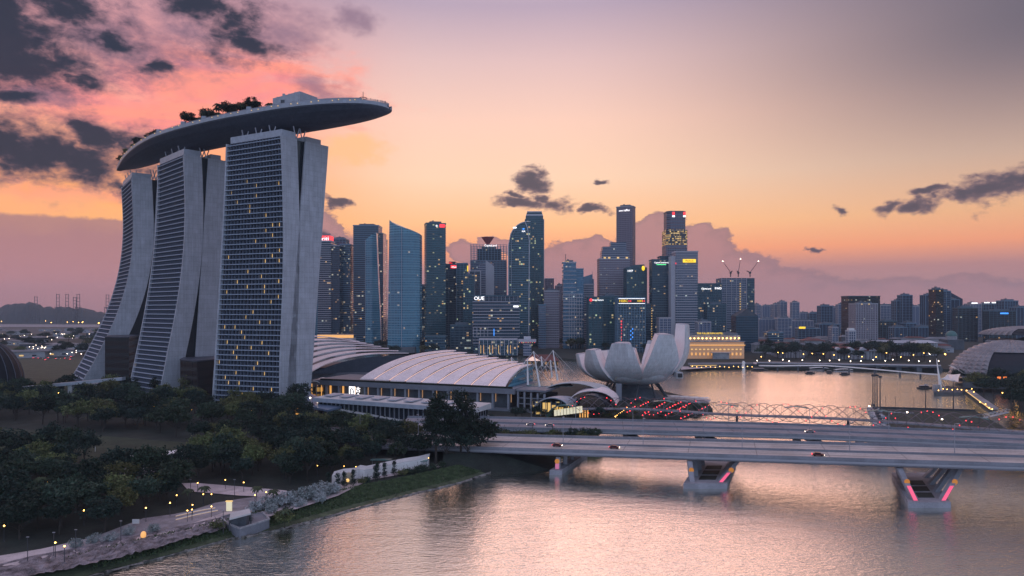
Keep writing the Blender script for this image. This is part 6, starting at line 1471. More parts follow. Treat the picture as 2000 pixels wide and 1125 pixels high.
def make_tree(kind, seed):
    r = random.Random(seed); T = thing(kind, 'x', 'tree', (0, 0, -300))
    if kind == 'broadleaf_tree':
        mt = ('tree1', 'tree2', 'tree3', 'tree2')[seed % 4]
        loc_build(trunk_mesh(r, 4.2, 4.5), 'trunk', M['trunk'], T); loc_build(crown_mesh(r, 4.8, 6.4, 7.2, 64, 30, .42, lumpy=.35), 'crown', M[mt], T)
    elif kind == 'tall_tree':
        loc_build(trunk_mesh(r, 14, 4.5, .5, 10), 'trunk', M['trunk'], T); loc_build(crown_mesh(r, 6.2, 25, 17, 190, 34, .46, 1.7, lumpy=.3), 'crown', M['tree2'], T)
    elif kind == 'cypress_tree':
        loc_build(trunk_mesh(r, 1.2, .6, .12, 0), 'trunk', M['trunk'], T); loc_build(crown_mesh(r, 1.1, 6.2, .5, 40, 26, .22, .7, cone=True), 'crown', M['tree2'], T)
    elif kind == 'silver_bush':
        loc_build(crown_mesh(r, 2.8, 4.2, 1.8, 46, 30, .26, 1.0, lumpy=.4), 'crown', M['silver'], T); loc_build(trunk_mesh(r, 1.4, 2, .12, 5), 'trunk', M['trunk'], T)
    elif kind == 'shrub':
        loc_build(crown_mesh(r, 1.7, 2.2, 1.0, 26, 26, .26, .9, lumpy=.4), 'crown', M[('tree1', 'tree3')[seed % 2]], T); loc_build(trunk_mesh(r, .9, 1.2, .08, 4), 'trunk', M['trunk'], T)
    elif kind == 'palm_tree':
        g = MB()
        loc_build(MB().tube([Vector((0, 0, -.3)), Vector((.2, 0, 4)), Vector((.5, 0, 7.5))], .22, 7, .14), 'trunk', M['trunk'], T)
        for k in range(15):
            q = 2 * math.pi * k / 15 + r.uniform(-.2, .2); up = r.uniform(.2, 1.0); L_ = 3.0; prev = None
            for i in range(6):
                t_ = i / 5; c = Vector((.5 + L_ * t_ * math.cos(q), L_ * t_ * math.sin(q), 7.5 + up * 1.6 * t_ - 2.4 * t_ * t_)); sd_ = Vector((-math.sin(q), math.cos(q), -.35)) * (.62 * math.sin(math.pi * (t_ * .85 + .1)))
                s2_ = Vector((math.sin(q), -math.cos(q), -.35)) * (.62 * math.sin(math.pi * (t_ * .85 + .1)))
                if prev: g.add([prev[0], c, c + sd_, prev[1]], [(0, 1, 2, 3)]); g.add([prev[0], c, c + s2_, prev[2]], [(0, 1, 2, 3)])
                prev = (c, c + sd_, c + s2_)
        loc_build(g, 'crown', M['palm'], T)
    return T
def plant(kind, nvar):
    if kind == 'rain_tree':
        PT_[kind] = [[make_tree('broadleaf_tree', 31 * i + 3), False] for i in range(nvar)]
        for e in PT_[kind]: e[0].name = 'rain_tree'
        return
    PT_[kind] = [[make_tree(kind, 31 * i + len(kind)), False] for i in range(nvar)]
for kd, nv in (('broadleaf_tree', 8), ('tall_tree', 2), ('cypress_tree', 2), ('silver_bush', 2), ('shrub', 3), ('palm_tree', 2), ('rain_tree', 5)): plant(kd, nv)
rt = random.Random(21)
def put(kind, loc, sc=1.0, label='', group=None, var=None, zs=1.0):
    e = PT_[kind][var if var is not None else rt.randrange(len(PT_[kind]))]; s_ = (sc, sc, sc * zs); rz = rt.uniform(0, 6.28)
    if not e[1]:
        o = e[0]; e[1] = True; o.location = loc; o.rotation_euler = (0, 0, rz); o.scale = s_; o['label'] = label
        if group: o['group'] = group
        return o
    return dup(e[0], loc, rz, s_, label, group)
def inpoly(x, y, P):
    c = False; j = len(P) - 1
    for i in range(len(P)):
        if (P[i][1] > y) != (P[j][1] > y) and x < (P[j][0] - P[i][0]) * (y - P[i][1]) / (P[j][1] - P[i][1]) + P[i][0]: c = not c
        j = i
    return c
placed = []
def scatter(poly, n_, mind, kind, sc, label, group, z=LAND, tries=4000, zs=(.85, 1.2), avoid=()):
    """poly: ground outline given by photo columns/rows; trees at least mind metres apart"""
    xs_, ys_ = [p[0] for p in poly], [p[1] for p in poly]; k = 0
    wpoly = [tuple(GP(px, py, z).xy) for px, py in poly]; wx = [p[0] for p in wpoly]; wy = [p[1] for p in wpoly]
    for _ in range(tries):
        if k >= n_: break
        x, y = rt.uniform(min(wx), max(wx)), rt.uniform(min(wy), max(wy))
        if not inpoly(x, y, wpoly): continue
        if any((x - a) ** 2 + (y - b_) ** 2 < mind ** 2 for a, b_ in placed): continue
        if any(inpoly(1000 + F * x / y, HZ + F * (H - z) / y, av) for av in avoid): continue
        placed.append((x, y)); k += 1
        put(kind, Vector((x, y, z)), rt.uniform(*sc), label, group, zs=rt.uniform(*zs))
    return k
PATHS = [[(-60, 1125), (-60, 1060), (80, 1060), (300, 1026), (440, 985), (530, 978), (640, 945), (830, 905), (1010, 868), (1010, 890), (720, 945), (560, 1005), (300, 1060)],
         [(180, 905), (236, 893), (365, 880), (480, 872), (480, 895), (380, 905), (250, 925), (150, 945), (120, 935)], [(350, 940), (380, 938), (560, 953), (560, 985), (420, 992), (340, 1010), (470, 975)]]
LAWN = [(-60, 848), (40, 840), (330, 864), (370, 882), (236, 890), (200, 903), (100, 884), (-60, 866)]
scatter([(-80, 775), (240, 775), (600, 800), (600, 850), (330, 856), (40, 832), (-80, 835)], 125, 8.0, 'broadleaf_tree', (1.05, 1.55), 'dark broadleaf tree in the dense belt below the hotel towers', 'trees in the belt below the hotel', avoid=(LAWN,))
scatter([(-80, 880), (100, 892), (190, 915), (230, 950), (350, 925), (350, 990), (180, 1052), (-80, 1065)], 85, 5.6, 'broadleaf_tree', (.85, 1.35), 'dark broadleaf tree in the park grove left of the plaza', 'trees in the lower park grove', avoid=PATHS)
scatter([(360, 868), (500, 862), (640, 872), (640, 940), (560, 955), (350, 940)], 50, 5.4, 'broadleaf_tree', (.85, 1.4), 'park tree between the hut roofs and the plaza walk', 'trees around the plaza', avoid=PATHS)
scatter([(600, 868), (830, 876), (830, 905), (700, 928), (600, 940)], 20, 6.0, 'broadleaf_tree', (.8, 1.2), 'dark tree behind the white screen wall', 'trees behind the screen wall', avoid=PATHS)
for px, py, s_ in ((590, 862, 1.25), (630, 866, 1.4), (668, 868, 1.45), (706, 870, 1.35), (742, 872, 1.3), (776, 874, 1.15), (806, 874, 1.15), (560, 858, 1.2), (600, 846, 1.1), (655, 850, 1.1)):
    placed.append(tuple(GP(px, py, LAND).xy)); put('broadleaf_tree', GP(px, py, LAND), s_, 'street tree in the row before the low pavilion', 'street trees before the low pavilion', zs=1.1)
put('tall_tree', GP(852, 906, LAND), 1.14, 'taller left one of two big dark trees beside the bridge', None, 0, 1.0)
put('tall_tree', GP(900, 902, LAND), 1.12, 'right one of two big dark trees beside the bridge', None, 1, 1.0)
put('broadleaf_tree', GP(938, 897, LAND), 1.85, 'rounded spreading dark tree at the bridge end, right of the two tall trees', None)
put('broadleaf_tree', GP(872, 905, LAND), 1.5, 'dark tree filling the foot between the two tall trees', None)
put('broadleaf_tree', GP(915, 903, LAND), 1.4, 'dark tree below the right tall tree', None)
put('broadleaf_tree', GP(822, 903, LAND), 1.2, 'dark tree just left of the two tall trees', None)
for i, (px, py) in enumerate(((641, 958), (660, 956), (672, 954), (690, 951), (733, 941), (737, 940), (751, 936), (770, 931))):
    put('cypress_tree', GP(px, py, LAND), rt.uniform(.9, 1.1), 'slim dark conical tree in the row by the white screen wall', 'conical trees by the screen wall')
for px, py, s_ in ((500, 1000, 1.0), (520, 996, 1.1), (540, 990, 1.15), (560, 986, 1.2), (578, 982, 1.2), (598, 978, 1.3), (618, 972, 1.35), (636, 968, 1.25), (650, 965, 1.1), (530, 1003, .8), (585, 990, .8), (625, 982, .9)):
    put('silver_bush', GP(px, py, LAND), s_, 'silvery flowering bush in the row above the grass bank', 'silvery bushes above the bank')
for px, py in ((180, 1062), (215, 1058), (250, 1046), (300, 1040), (150, 1070)): put('silver_bush', GP(px, py, LAND), .7, 'small silvery bush along the lower promenade', 'small silvery bushes along the promenade')
for px, py in ((786, 928), (798, 926), (808, 925), (818, 922), (828, 920), (845, 916), (862, 912), (790, 916), (706, 944), (716, 942), (560, 1008), (545, 1012), (556, 1018), (930, 905), (480, 1018), (462, 1022), (425, 1032)):
    put('shrub', GP(px, py, LAND), rt.uniform(.8, 1.3), 'small rounded shrub along the promenade edge', 'shrubs along the promenade')
put('palm_tree', GP(556, 1030, .8), .75, 'short palm leaning at the shore right of the water pavilion', None)
for px, py in ((365, 990), (398, 985), (500, 985), (535, 992)): put('palm_tree', GP(px, py, LAND), .8, 'palm on the plaza near the lit benches', 'palms on the plaza')
scatter([(-60, 890), (340, 930), (340, 985), (180, 1040), (-60, 1050)], 16, 3.0, 'palm_tree', (.9, 1.2), 'tall palm rising among the lower park grove', 'palms in the lower park grove', avoid=PATHS)
scatter([(120, 800), (560, 815), (560, 845), (120, 830)], 14, 3.0, 'palm_tree', (1.2, 1.5), 'palm rising above the belt below the hotel', 'palms in the belt below the hotel', avoid=(LAWN,))
# island between the bridges and around the arcade
for k in range(22):
    x = rt.uniform(-8, 42); put('shrub', Vector((x, 336 + rt.uniform(0, 6) - x * .1, 6.2 + rt.uniform(-.3, .3))), rt.uniform(1.2, 2.0), 'dense green shrub in the planted strip between the bridges', 'shrubs between the bridges')
for x in (30, 36, 41): put('broadleaf_tree', Vector((x, 338, 4.0)), .7, 'small tree at the end of the planted strip between the bridges', 'small trees between the bridges')
struct(MB().hexa([(-60, 330, 1), (46, 334, 1), (50, 346, 1), (-60, 352, 1), (-60, 332, 6.6), (44, 335, 6.2), (44, 343, 6.2), (-60, 349, 6.6)]), 'planted_island', M['bank'])
for px, d in ((1008, 415), (1020, 420), (1046, 424), (1062, 419), (1205, 430), (1192, 436), (1172, 422), (955, 395)): put('broadleaf_tree', Vector((*wp(px, d), LAND)), rt.uniform(.55, .8), 'small tree in front of the arcade entrance', 'small trees before the arcade')
scatter([(1175, 800), (1240, 792), (1380, 788), (1385, 800), (1290, 818), (1190, 824)], 26, 5, 'shrub', (1.0, 1.8), 'shrub on the promontory below the lotus building', 'shrubs on the lotus promontory')
# far shore tree masses: individual large crowns
scatter([(1478, 700), (1500, 690), (1830, 694), (1835, 706), (1500, 703)], 46, 13, 'rain_tree', (1.6, 2.5), 'large round dark tree on the far waterfront green', 'trees on the far waterfront', zs=(.75, 1.0))
scatter([(1090, 672), (1270, 676), (1270, 690), (1090, 682)], 20, 13, 'rain_tree', (1.4, 2.0), 'dark tree at the foot of the city towers', 'trees at the foot of the city', zs=(.8, 1.0))
scatter([(690, 680), (1020, 672), (1020, 690), (690, 700)], 22, 14, 'rain_tree', (1.3, 2.0), 'dark tree on the bay front behind the hall roofs', 'trees behind the hall roofs', zs=(.8, 1.0))
scatter([(1838, 745), (2040, 735), (2060, 850), (1990, 835), (1950, 800), (1890, 765)], 42, 9, 'rain_tree', (1.1, 1.7), 'dark tree on the right-hand shore below the spiky domes', 'trees below the spiky domes', avoid=())
scatter([(-60, 655), (230, 652), (190, 700), (-60, 700)], 42, 14, 'rain_tree', (1.3, 2.2), 'dark tree scattered between the roads left of the hotel', 'trees left of the hotel', zs=(.7, 1.0))
# planting on the rooftop deck
def deck_tree(kind, px, f, sc, label, group):
    i = station(px); p = dk(i, f, ZD); p.z = ZD; return put(kind, p, sc, label, group)
for px in list(range(390, 528, 4)):
    kd_ = rt.choice(('palm_tree', 'broadleaf_tree')); deck_tree(kd_, px + rt.uniform(-2, 2), rt.uniform(.10, .55), rt.uniform(1.15, 1.65) * (.72 if kd_ == 'broadleaf_tree' else .95), 'tree in the rooftop grove on the long deck', 'rooftop trees in the middle of the deck')
for px in range(240, 335, 4):
    deck_tree('broadleaf_tree', px, rt.uniform(.12, .5), rt.uniform(.6, .95), 'bushy tree on the planted tail of the rooftop deck', 'rooftop trees on the deck tail')
for px in (532, 545, 560, 600, 612, 660, 676): deck_tree('shrub', px, .2, 1.3, 'low rooftop shrub beside the white plant room', 'rooftop shrubs')
# unused prototypes never placed are removed
for v in PT_.values():
    for o, us in v:
        if not us:
            for c in list(o.children): bpy.data.objects.remove(c)
            bpy.data.objects.remove(o)
for i, o in enumerate(protos):
    if used[i] == 0: 
        for c in list(o.children): bpy.data.objects.remove(c)
        bpy.data.objects.remove(o)

# ------------------------------------------------------------------ lamps
def globe_lamp(loc, h_, label, group, m_='warmlamp', r_=.35, name='street_lamp'):
    T = thing(name, label, 'lamp', loc, group=group)
    loc_build(MB().tube([(0, 0, 0), (0, 0, h_)], .09, 5), 'pole', M['darksteel'], T); loc_build(MB().ball((0, 0, h_ + r_ * .8), r_, 8, 5), 'globe', M[m_], T)
    loc_build(MB().loft([[Vector((rr * math.cos(q), rr * math.sin(q), z)) for q in [2 * math.pi * k / 6 for k in range(6)]] for rr, z in ((.2, 0), (.12, .4))]), 'foot', M['darksteel'], T)
    return T
def lamps(pxs, zh, label, group, m_='warmlamp', r_=.35, z=LAND):
    r_ *= .72
    P = None
    for (px, py) in pxs:
        v = GP(px, py, z + zh); v.z = z
        if P is None: P = globe_lamp(v, zh, label, group, m_, r_)
        else: dup(P, v)
lamps([(18, 921), (73, 920), (94, 942), (140, 946), (23, 951), (44, 1005), (164, 998), (188, 970), (235, 981), (285, 993), (291, 955), (332, 983), (108, 1061), (8, 1028), (126, 1068)], 4.5, 'small warm globe lamp among the park grove trees', 'lamps in the park grove', r_=.30)
lamps([(345, 968), (376, 987), (375, 996), (386, 944), (397, 966), (413, 966), (476, 943), (440, 938), (413, 990), (498, 968), (520, 962), (366, 998)], 3.6, 'small globe lamp by the plaza walk', 'lamps around the plaza', r_=.26)
lamps([(620, 910), (646, 909), (672, 911), (695, 912), (837, 895)], 4, 'small lamp in the row behind the white screen wall', 'lamps behind the screen wall', r_=.2)
lamps([(91, 770), (114, 768), (161, 776), (213, 782), (228, 774), (273, 789), (258, 800), (412, 799), (491, 803), (335, 786), (300, 795), (375, 800), (90, 780)], 9, 'lamp shining through the tree belt below the hotel', 'lamps in the tree belt', r_=.42)
ry = random.Random(3)
lamps([(1483 + i * 22 + ry.uniform(-8, 8), 704 + ry.uniform(-1, 2.5)) for i in range(17)], 5, 'lamp along the far waterfront road', 'lamps along the far waterfront road', 'whitelamp', .75)
lamps([(1488 + i * 24 + ry.uniform(-10, 10), 692 + ry.uniform(-4, 6)) for i in range(14)], 11, 'orange lamp standing before the far waterfront trees', 'orange lamps on the far waterfront', 'warmlamp', .7)
lamps([(1352 + i * 9, 716 + (i % 3)) for i in range(14)], 2, 'small lamp on the quay below the grand hotel', 'quay lamps below the grand hotel', 'warmlamp', .5)
lamps([(1888, 763), (1898, 760), (1902, 766), (1850, 761), (1860, 762), (1870, 761), (1878, 762), (1842, 760), (1833, 763), (1925, 790), (1932, 797), (1914, 786), (1938, 800)], 2.5, 'small lamp on the right-hand promenade', 'lamps on the right-hand promenade', 'warmlamp', .45)
lamps([(1948, 757), (1958, 768), (1966, 773), (1975, 776), (1984, 776), (1990, 777), (1997, 778), (1972, 745), (1995, 748), (1985, 760), (1960, 690), (1900, 715)], 5, 'lamp among the trees below the spiky domes', 'lamps below the spiky domes', 'warmlamp', .55)
lamps([(1953, 653), (1958, 653), (1975, 655), (1990, 652), (1995, 653)], 8, 'white lamp under the farther spiky dome', 'lamps under the farther dome', 'whitelamp', .8)
lamps([(1880, 651)], 8, 'bright white floodlight beside the green-domed building', None, 'whitelamp', 2.2)
lamps([(1816, 692)], 7, 'very bright floodlight at the end of the far waterfront trees', None, 'whitelamp', 2.6)
lamps([(1846, 693)], 7, 'orange floodlight right of the very bright one', None, 'warmlamp', 1.3)
ry = random.Random(3)
lamps([(ry.uniform(0, 225), ry.uniform(608, 632)) for _ in range(34)], 12, 'orange lamp in the distant port and yards', 'orange lamps in the distant yards', 'warmlamp', 1.9)
lamps([(ry.uniform(0, 200), ry.uniform(652, 664)) for _ in range(30)], 8, 'white lamp along the road left of the hotel', 'white lamps along the left road', 'whitelamp', .7)
lamps([(ry.uniform(40, 175), ry.uniform(672, 692)) for _ in range(34)], 6, 'small lamp in the building site left of the hotel', 'lamps in the building site', 'whitelamp', .62)
lamps([(42, 613), (25, 620), (107, 621)], 14, 'large orange floodlight in the distant port', 'orange floodlights in the port', 'warmlamp', 4.0)
# cars on the roads left of the hotel
P = None
for k in range(16):
    px, py = ry.uniform(50, 150), 680 + ry.uniform(0, 25); v = GP(px, py, LAND + .05)
    if P is None: P = car(v, 1.2, M['carpaint'], 'car with red tail lights queuing on the road left of the hotel', 'cars on the road left of the hotel')
    else: dup(P, v, ry.uniform(1.0, 1.8), 1.25)
# ------------------------------------------------------------------ distant port cranes
def port_crane(px, top, base_, label, d=3200):
    p = PT(px, base_, d); p.z = LAND + 4; ht = H - (top - HZ) / F * d - p.z; T = thing('port_crane', label, 'crane', p, group='quay cranes with raised booms'); wd = 9
    for sx in (-1, 1):
        for sy in (-1, 1): MB().tube([p + Vector((sx * wd * 1.3, sy * 8, 0)), p + Vector((sx * wd, sy * 8, ht * .35)), p + Vector((sx * wd * .9, sy * 8, ht * .55))], 1.5, 4).build('leg', M['darksteel'], T)
    for f in (.18, .35, .55): MB().box(p.x - wd * 1.2, p.x + wd * 1.2, p.y - 8, p.y + 8, p.z + ht * f - 1.2, p.z + ht * f + 1.2).build('cross_beam', M['darksteel'], T)
    for sx in (-1, 1): MB().tube([p + Vector((sx * wd * .8, 0, ht * .5)), p + Vector((sx * wd * .7, 0, ht))], 1.4, 4).build('raised_boom', M['darksteel'], T)
    for f in (.62, .74, .86, .98): MB().box(p.x - wd * .8, p.x + wd * .8, p.y - 2, p.y + 2, p.z + ht * f - .9, p.z + ht * f + .9).build('cross_beam', M['darksteel'], T)
    return T
for px, tp, lb in ((70, 579, 'smallest quay crane, over the wooded hill'), (113, 574, 'quay crane with raised boom, right of the hill'), (131, 574, 'third quay crane from the hill'), (146, 580, 'shorter quay crane of the close pair'), (153, 574, 'taller quay crane of the close pair'), (210, 575, 'lone quay crane just left of the hotel')): port_crane(px, tp, 611, lb)
# ------------------------------------------------------------------ conservatory dome and footbridge on the left
c = Vector(((-42 - 1000) / F * 620, 620, LAND)); T = thing('glass_dome', 'dark ribbed conservatory dome cut by the left edge of the view', 'dome', c)
MB().ball(c, 34, 32, 10, sz=1.2, top_only=True).build('glass_shell', M['domeglass'], T)
for k in range(12):
    q0 = math.pi * k / 12; MB().tube([c + Vector((34.4 * math.cos(q0) * math.cos(a), 34.4 * math.sin(q0) * math.cos(a), 41.3 * max(0, math.sin(a)))) for a in [math.pi * i / 14 for i in range(15)]], .3, 4).build('rib', M['divider'], T)
T = thing('footbridge', 'long pale elevated footbridge on pylons leading to the splayed hotel leg', 'footbridge', (-330, 500, LAND))
a, b_ = PT(-60, 771, 478), PT(238, 743, 505)
MB().hexa([a, b_, b_ + Vector((0, 5, 0)), a + Vector((0, 5, 0)), a + Vector((0, 0, 2.2)), b_ + Vector((0, 0, 2.2)), b_ + Vector((0, 5, 2.2)), a + Vector((0, 5, 2.2))]).build('deck', M['rim'], T)
for t_ in (.3, .64, .92): p = a.lerp(b_, t_); MB().hexa([Vector((p.x - 1, p.y + 1, LAND)), Vector((p.x + 1, p.y + 1, LAND)), Vector((p.x + 1, p.y + 4, LAND)), Vector((p.x - 1, p.y + 4, LAND)), p + Vector((-1.6, 1, 0)), p + Vector((1.6, 1, 0)), p + Vector((1.6, 4, 0)), p + Vector((-1.6, 4, 0))]).build('pylon', M['concrete'], T)
x, y = wp(138, 520); polyblock('garden_wall', 'tall grey-pink screen wall behind the elevated footbridge', 'wall', [wp(138, 520), wp(196, 518), wp(194, 523), wp(140, 525)], LAND, 14, M['lowwall'], None)
# ------------------------------------------------------------------ park buildings
def hut(label, px0, py0, px1, py1, hgt, m_='concrete', windows=4):
    a, b_ = GP(px0, py0, LAND), GP(px1, py1, LAND); u_ = (b_ - a).normalized(); n_ = Vector((-u_.y, u_.x, 0)); L_ = (b_ - a).length; T = thing('park_hut', label, 'hut', a)
    def q(s_, o, z): v = a + u_ * s_ + n_ * o; return Vector((v.x, v.y, LAND + z))
    def bb(s0, s1, o0, o1, z0, z1): return MB().hexa([q(s0, o0, z0), q(s1, o0, z0), q(s1, o1, z0), q(s0, o1, z0), q(s0, o0, z1), q(s1, o0, z1), q(s1, o1, z1), q(s0, o1, z1)])
    bb(0, L_, 0, 5, 0, hgt).build('wall', M['lowwall'], T); bb(-.8, L_ + .8, -1.2, 5.8, hgt, hgt + .35).build('roof', M['white'], T)
    for k in range(windows): bb(2 + k * L_ / windows, 3.2 + k * L_ / windows, -.08, -.01, 1.4, 2.4).build('window', M['darkglass'], T)
    bb(.6, 1.8, -.1, -.01, 0, 2.3).build('door', M['reddoor'], T)
    return T
M['reddoor'] = mat('rust_door', (.22, .07, .05), .7)
hut('long white-roofed park hut with small square windows and a rust door', 262, 912, 358, 899, 3.6); hut('second white-roofed hut right of the long one', 398, 888, 460, 882, 3.4, windows=2)
for (px, py, m_, lb) in ((467, 884, 'blue', 'small blue-grey kiosk at the end of the second hut'), (562, 880, 'blue', 'small blue-grey kiosk among the trees right of the huts')):
    p = GP(px, py, LAND); T = thing('kiosk', lb, 'kiosk', p); MB().box(p.x - 1.6, p.x + 1.6, p.y, p.y + 3, LAND, LAND + 3).build('wall', M[m_], T); MB().box(p.x - 2, p.x + 2, p.y - .4, p.y + 3.4, LAND + 3, LAND + 3.3).build('roof', M['rim'], T)
p = GP(447, 1000, LAND); T = thing('lit_kiosk', 'small brightly lit white board beside the plaza walk', 'sign', p); MB().box(p.x - .9, p.x + .9, p.y, p.y + .5, LAND, LAND + 3.4).build('panel', M['gutlight2'] if 'gutlight2' in M else M['louv'], T); MB().box(p.x - 1.1, p.x + 1.1, p.y - .1, p.y + .6, LAND + 3.4, LAND + 3.7).build('cap', M['yellowwin'], T)
p = GP(265, 1028, LAND); T = thing('info_board', 'small white information board at the edge of the lower grove', 'sign', p); MB().box(p.x - 1.1, p.x + 1.1, p.y, p.y + .15, LAND + .8, LAND + 2.2).build('panel', M['white'], T)
for sx in (-.9, .9): MB().tube([(p.x + sx, p.y + .07, LAND), (p.x + sx, p.y + .07, LAND + .8)], .06, 5).build('post', M['steel'], T)
p = GP(280, 1052, LAND); single(MB().ball((p.x, p.y, LAND + 1.1), .8, 8, 6, sz=1.4), 'lit_cone', M['warmwin'], 'glowing pale cone-shaped light beside the path', 'light')
# two long lit benches
for (x0_, y0_, x1_, y1_, lb) in ((344, 1010, 420, 994, 'long curved bench lit from below, nearer the planting'), (344, 1017, 425, 999, 'long lit bench nearer the plaza')):
    a, b_ = GP(x0_, y0_, LAND), GP(x1_, y1_, LAND); T = thing('lit_bench', lb, 'bench', a)
    pts = [a.lerp(b_, i / 6) + Vector((0, math.sin(math.pi * i / 6) * .8, 0)) for i in range(7)]
    MB().loft([[v + Vector((0, -.35, .4)), v + Vector((0, .35, .4)), v + Vector((0, .35, .55)), v + Vector((0, -.35, .55))] for v in pts]).build('seat', M['white'], T)
    MB().loft([[v + Vector((0, -.25, .02)), v + Vector((0, .25, .02)), v + Vector((0, .25, .39)), v + Vector((0, -.25, .39))] for v in pts]).build('light_strip', M['yellowwin'], T)
# water pavilion
T = thing('water_pavilion', 'low stone viewing terrace with flat slab roof at the water edge', 'pavilion', GP(470, 1035, LAND))
pts = [tuple(GP(px, py, LAND).xy) for px, py in ((432, 1014), (470, 1003), (512, 1004), (526, 1018), (468, 1036), (444, 1026))]
MB().prism(pts, -.5, LAND + .4).build('terrace', M['podium'], T)
for i in range(len(pts)):
    a, b_ = Vector((*pts[i], 0)), Vector((*pts[(i + 1) % len(pts)], 0))
    if i in (1,): continue
    u_ = (b_ - a).normalized(); n_ = Vector((-u_.y, u_.x, 0)) * .25
    MB().hexa([a - n_ + Vector((0, 0, LAND + .4)), b_ - n_ + Vector((0, 0, LAND + .4)), b_ + n_ + Vector((0, 0, LAND + .4)), a + n_ + Vector((0, 0, LAND + .4)), a - n_ + Vector((0, 0, LAND + .9)), b_ - n_ + Vector((0, 0, LAND + .9)), b_ + n_ + Vector((0, 0, LAND + .9)), a + n_ + Vector((0, 0, LAND + .9))]).build('low_wall', M['lowwall'], T)
r4 = [GP(px, py, LAND + 3.6) for px, py in ((448, 1016), (490, 1005), (487, 996), (450, 1005))]
MB().hexa(r4 + [v + Vector((0, 0, .5)) for v in r4]).build('slab_roof', M['concrete'], T)
for v in r4: MB().tube([Vector((v.x, v.y, LAND + .4)), v], .18, 6).build('post', M['darksteel'], T)
v = r4[0].lerp(r4[2], .5); MB().box(v.x - 2.4, v.x + 2.4, v.y - .8, v.y + 1.6, LAND + .4, LAND + 3.5).build('dark_room', M['lowdark'], T)
# white screen wall with folded canopy and golden lit dome
T = thing('screen_wall', 'long white folded screen wall behind the conical trees', 'wall', GP(740, 930, LAND))
wl = [(838, 911), (815, 917), (790, 921), (760, 927), (735, 933), (712, 938), (700, 936), (690, 942), (668, 944), (648, 950)]
for (x0_, y0_), (x1_, y1_) in zip(wl, wl[1:]):
    a, b_ = GP(x0_, y0_, LAND), GP(x1_, y1_, LAND); hA = 3.8
    MB().hexa([a, b_, b_ + Vector((0, .3, 0)), a + Vector((0, .3, 0)), a + Vector((0, 0, hA)), b_ + Vector((0, 0, hA)), b_ + Vector((0, .3, hA)), a + Vector((0, .3, hA))]).build('wall_panel', M['white'], T)
    MB().hexa([a + Vector((0, .1, hA)), b_ + Vector((0, .1, hA)), b_ + Vector((0, 3.5, hA + .9)), a + Vector((0, 3.5, hA + .9)), a + Vector((0, .1, hA + .2)), b_ + Vector((0, .1, hA + .2)), b_ + Vector((0, 3.5, hA + 1.1)), a + Vector((0, 3.5, hA + 1.1))]).build('canopy_panel', M['concrete'], T)
p = GP(681, 946, LAND); T = thing('lit_dome', 'golden glowing dome lantern beside the white screen wall', 'lantern', p)
M['gold'] = mat('spot_gold_glow', (.6, .5, .3), .5, emit=(255, 200, 110), estr=.9); MB().ball(p + Vector((0, 0, 2.2)), 1.9, 12, 8, sz=1.3).build('shell', mat('dome_lattice', (.30, .27, .20), .6), T); MB().ball(p + Vector((0, -1.5, 2.0)), .75, 10, 6).build('glow', M['gold'], T)
for (px, py, lb) in ((745, 898, 'teal flat shelter roof behind the screen wall'), (815, 900, 'second teal shelter roof nearer the tall trees')):
    p = GP(px, py, LAND + 3); T = thing('shelter', lb, 'shelter', Vector((p.x, p.y, LAND))); MB().box(p.x - 4.5, p.x + 4.5, p.y - 1.6, p.y + 1.6, LAND + 3, LAND + 3.25).build('roof', M['shade'], T)
    for sx in (-4, 4): MB().tube([(p.x + sx, p.y, LAND), (p.x + sx, p.y, LAND + 3)], .1, 5).build('post', M['steel'], T)
p = GP(186, 882, LAND); T = thing('marker_pole', 'thin white pole with a red top on the lawn', 'pole', p); MB().tube([p, p + Vector((0, 0, 3.4))], .12, 6).build('shaft', M['white'], T); MB().box(p.x - .8, p.x + .1, p.y, p.y + .1, LAND + 3.0, LAND + 3.7).build('flag', M['redpaint'], T)
# promenade railing posts / bollards, thin masts
for px, py in ((436, 1042), (458, 975), (372, 975), (148, 1084), (105, 1090), (54, 1100), (236, 1065)):
    p = GP(px, py, LAND); T = thing('slim_post', 'slim dark unlit lamp post along the lower promenade', 'lamp', p, group='unlit posts on the promenade'); MB().tube([p, p + Vector((0, 0, 7))], .09, 5).build('pole', M['darksteel'], T); MB().box(p.x - .35, p.x + .35, p.y - .12, p.y + .12, LAND + 6.9, LAND + 7.05).build('lamp_head', M['steel'], T)
# ------------------------------------------------------------------ far shore: road bridge, curved footbridge, jetties, statue, boats
T = thing('waterfront_bridge', 'long low road bridge at the far end of the bay with dark arches', 'bridge', (*wp(1640, 800), 0))
xsb = [1478 + i * 20 for i in range(19)]
def eb(px): return 812 - (px - 1478) * .12
MB().loft([[Vector((*wp(px, eb(px)), 4.6)), Vector((*wp(px, eb(px) + 22), 4.6)), Vector((*wp(px, eb(px) + 22), 6.8)), Vector((*wp(px, eb(px)), 6.8))] for px in xsb]).build('deck', M['lowdark'], T)
MB().loft([[Vector((*wp(px, eb(px) - .4), 6.6)), Vector((*wp(px, eb(px) + .3), 6.6)), Vector((*wp(px, eb(px) + .3), 7.5)), Vector((*wp(px, eb(px) - .4), 7.5))] for px in xsb]).build('parapet', M['finw'], T)
for px in xsb[::2]: x, y = wp(px, eb(px)); MB().box(x - 3, x + 3, y + 2, y + 20, -1, 4.6).build('pier', M['lowdark'], T)
T = thing('curved_footbridge', 'thin white curving footbridge just in front of the far road bridge', 'footbridge', (*wp(1640, 760), 0))
jb = [(1484, 795), (1520, 785), (1560, 782), (1610, 778), (1660, 760), (1710, 738), (1760, 716), (1800, 700), (1832, 690)]
jp = [Vector((*wp(a, b_), 0)) for a, b_ in jb]
jz = [4.2, 4.8, 5.4, 5.8, 5.4, 5, 4.4, 4, 3.8]
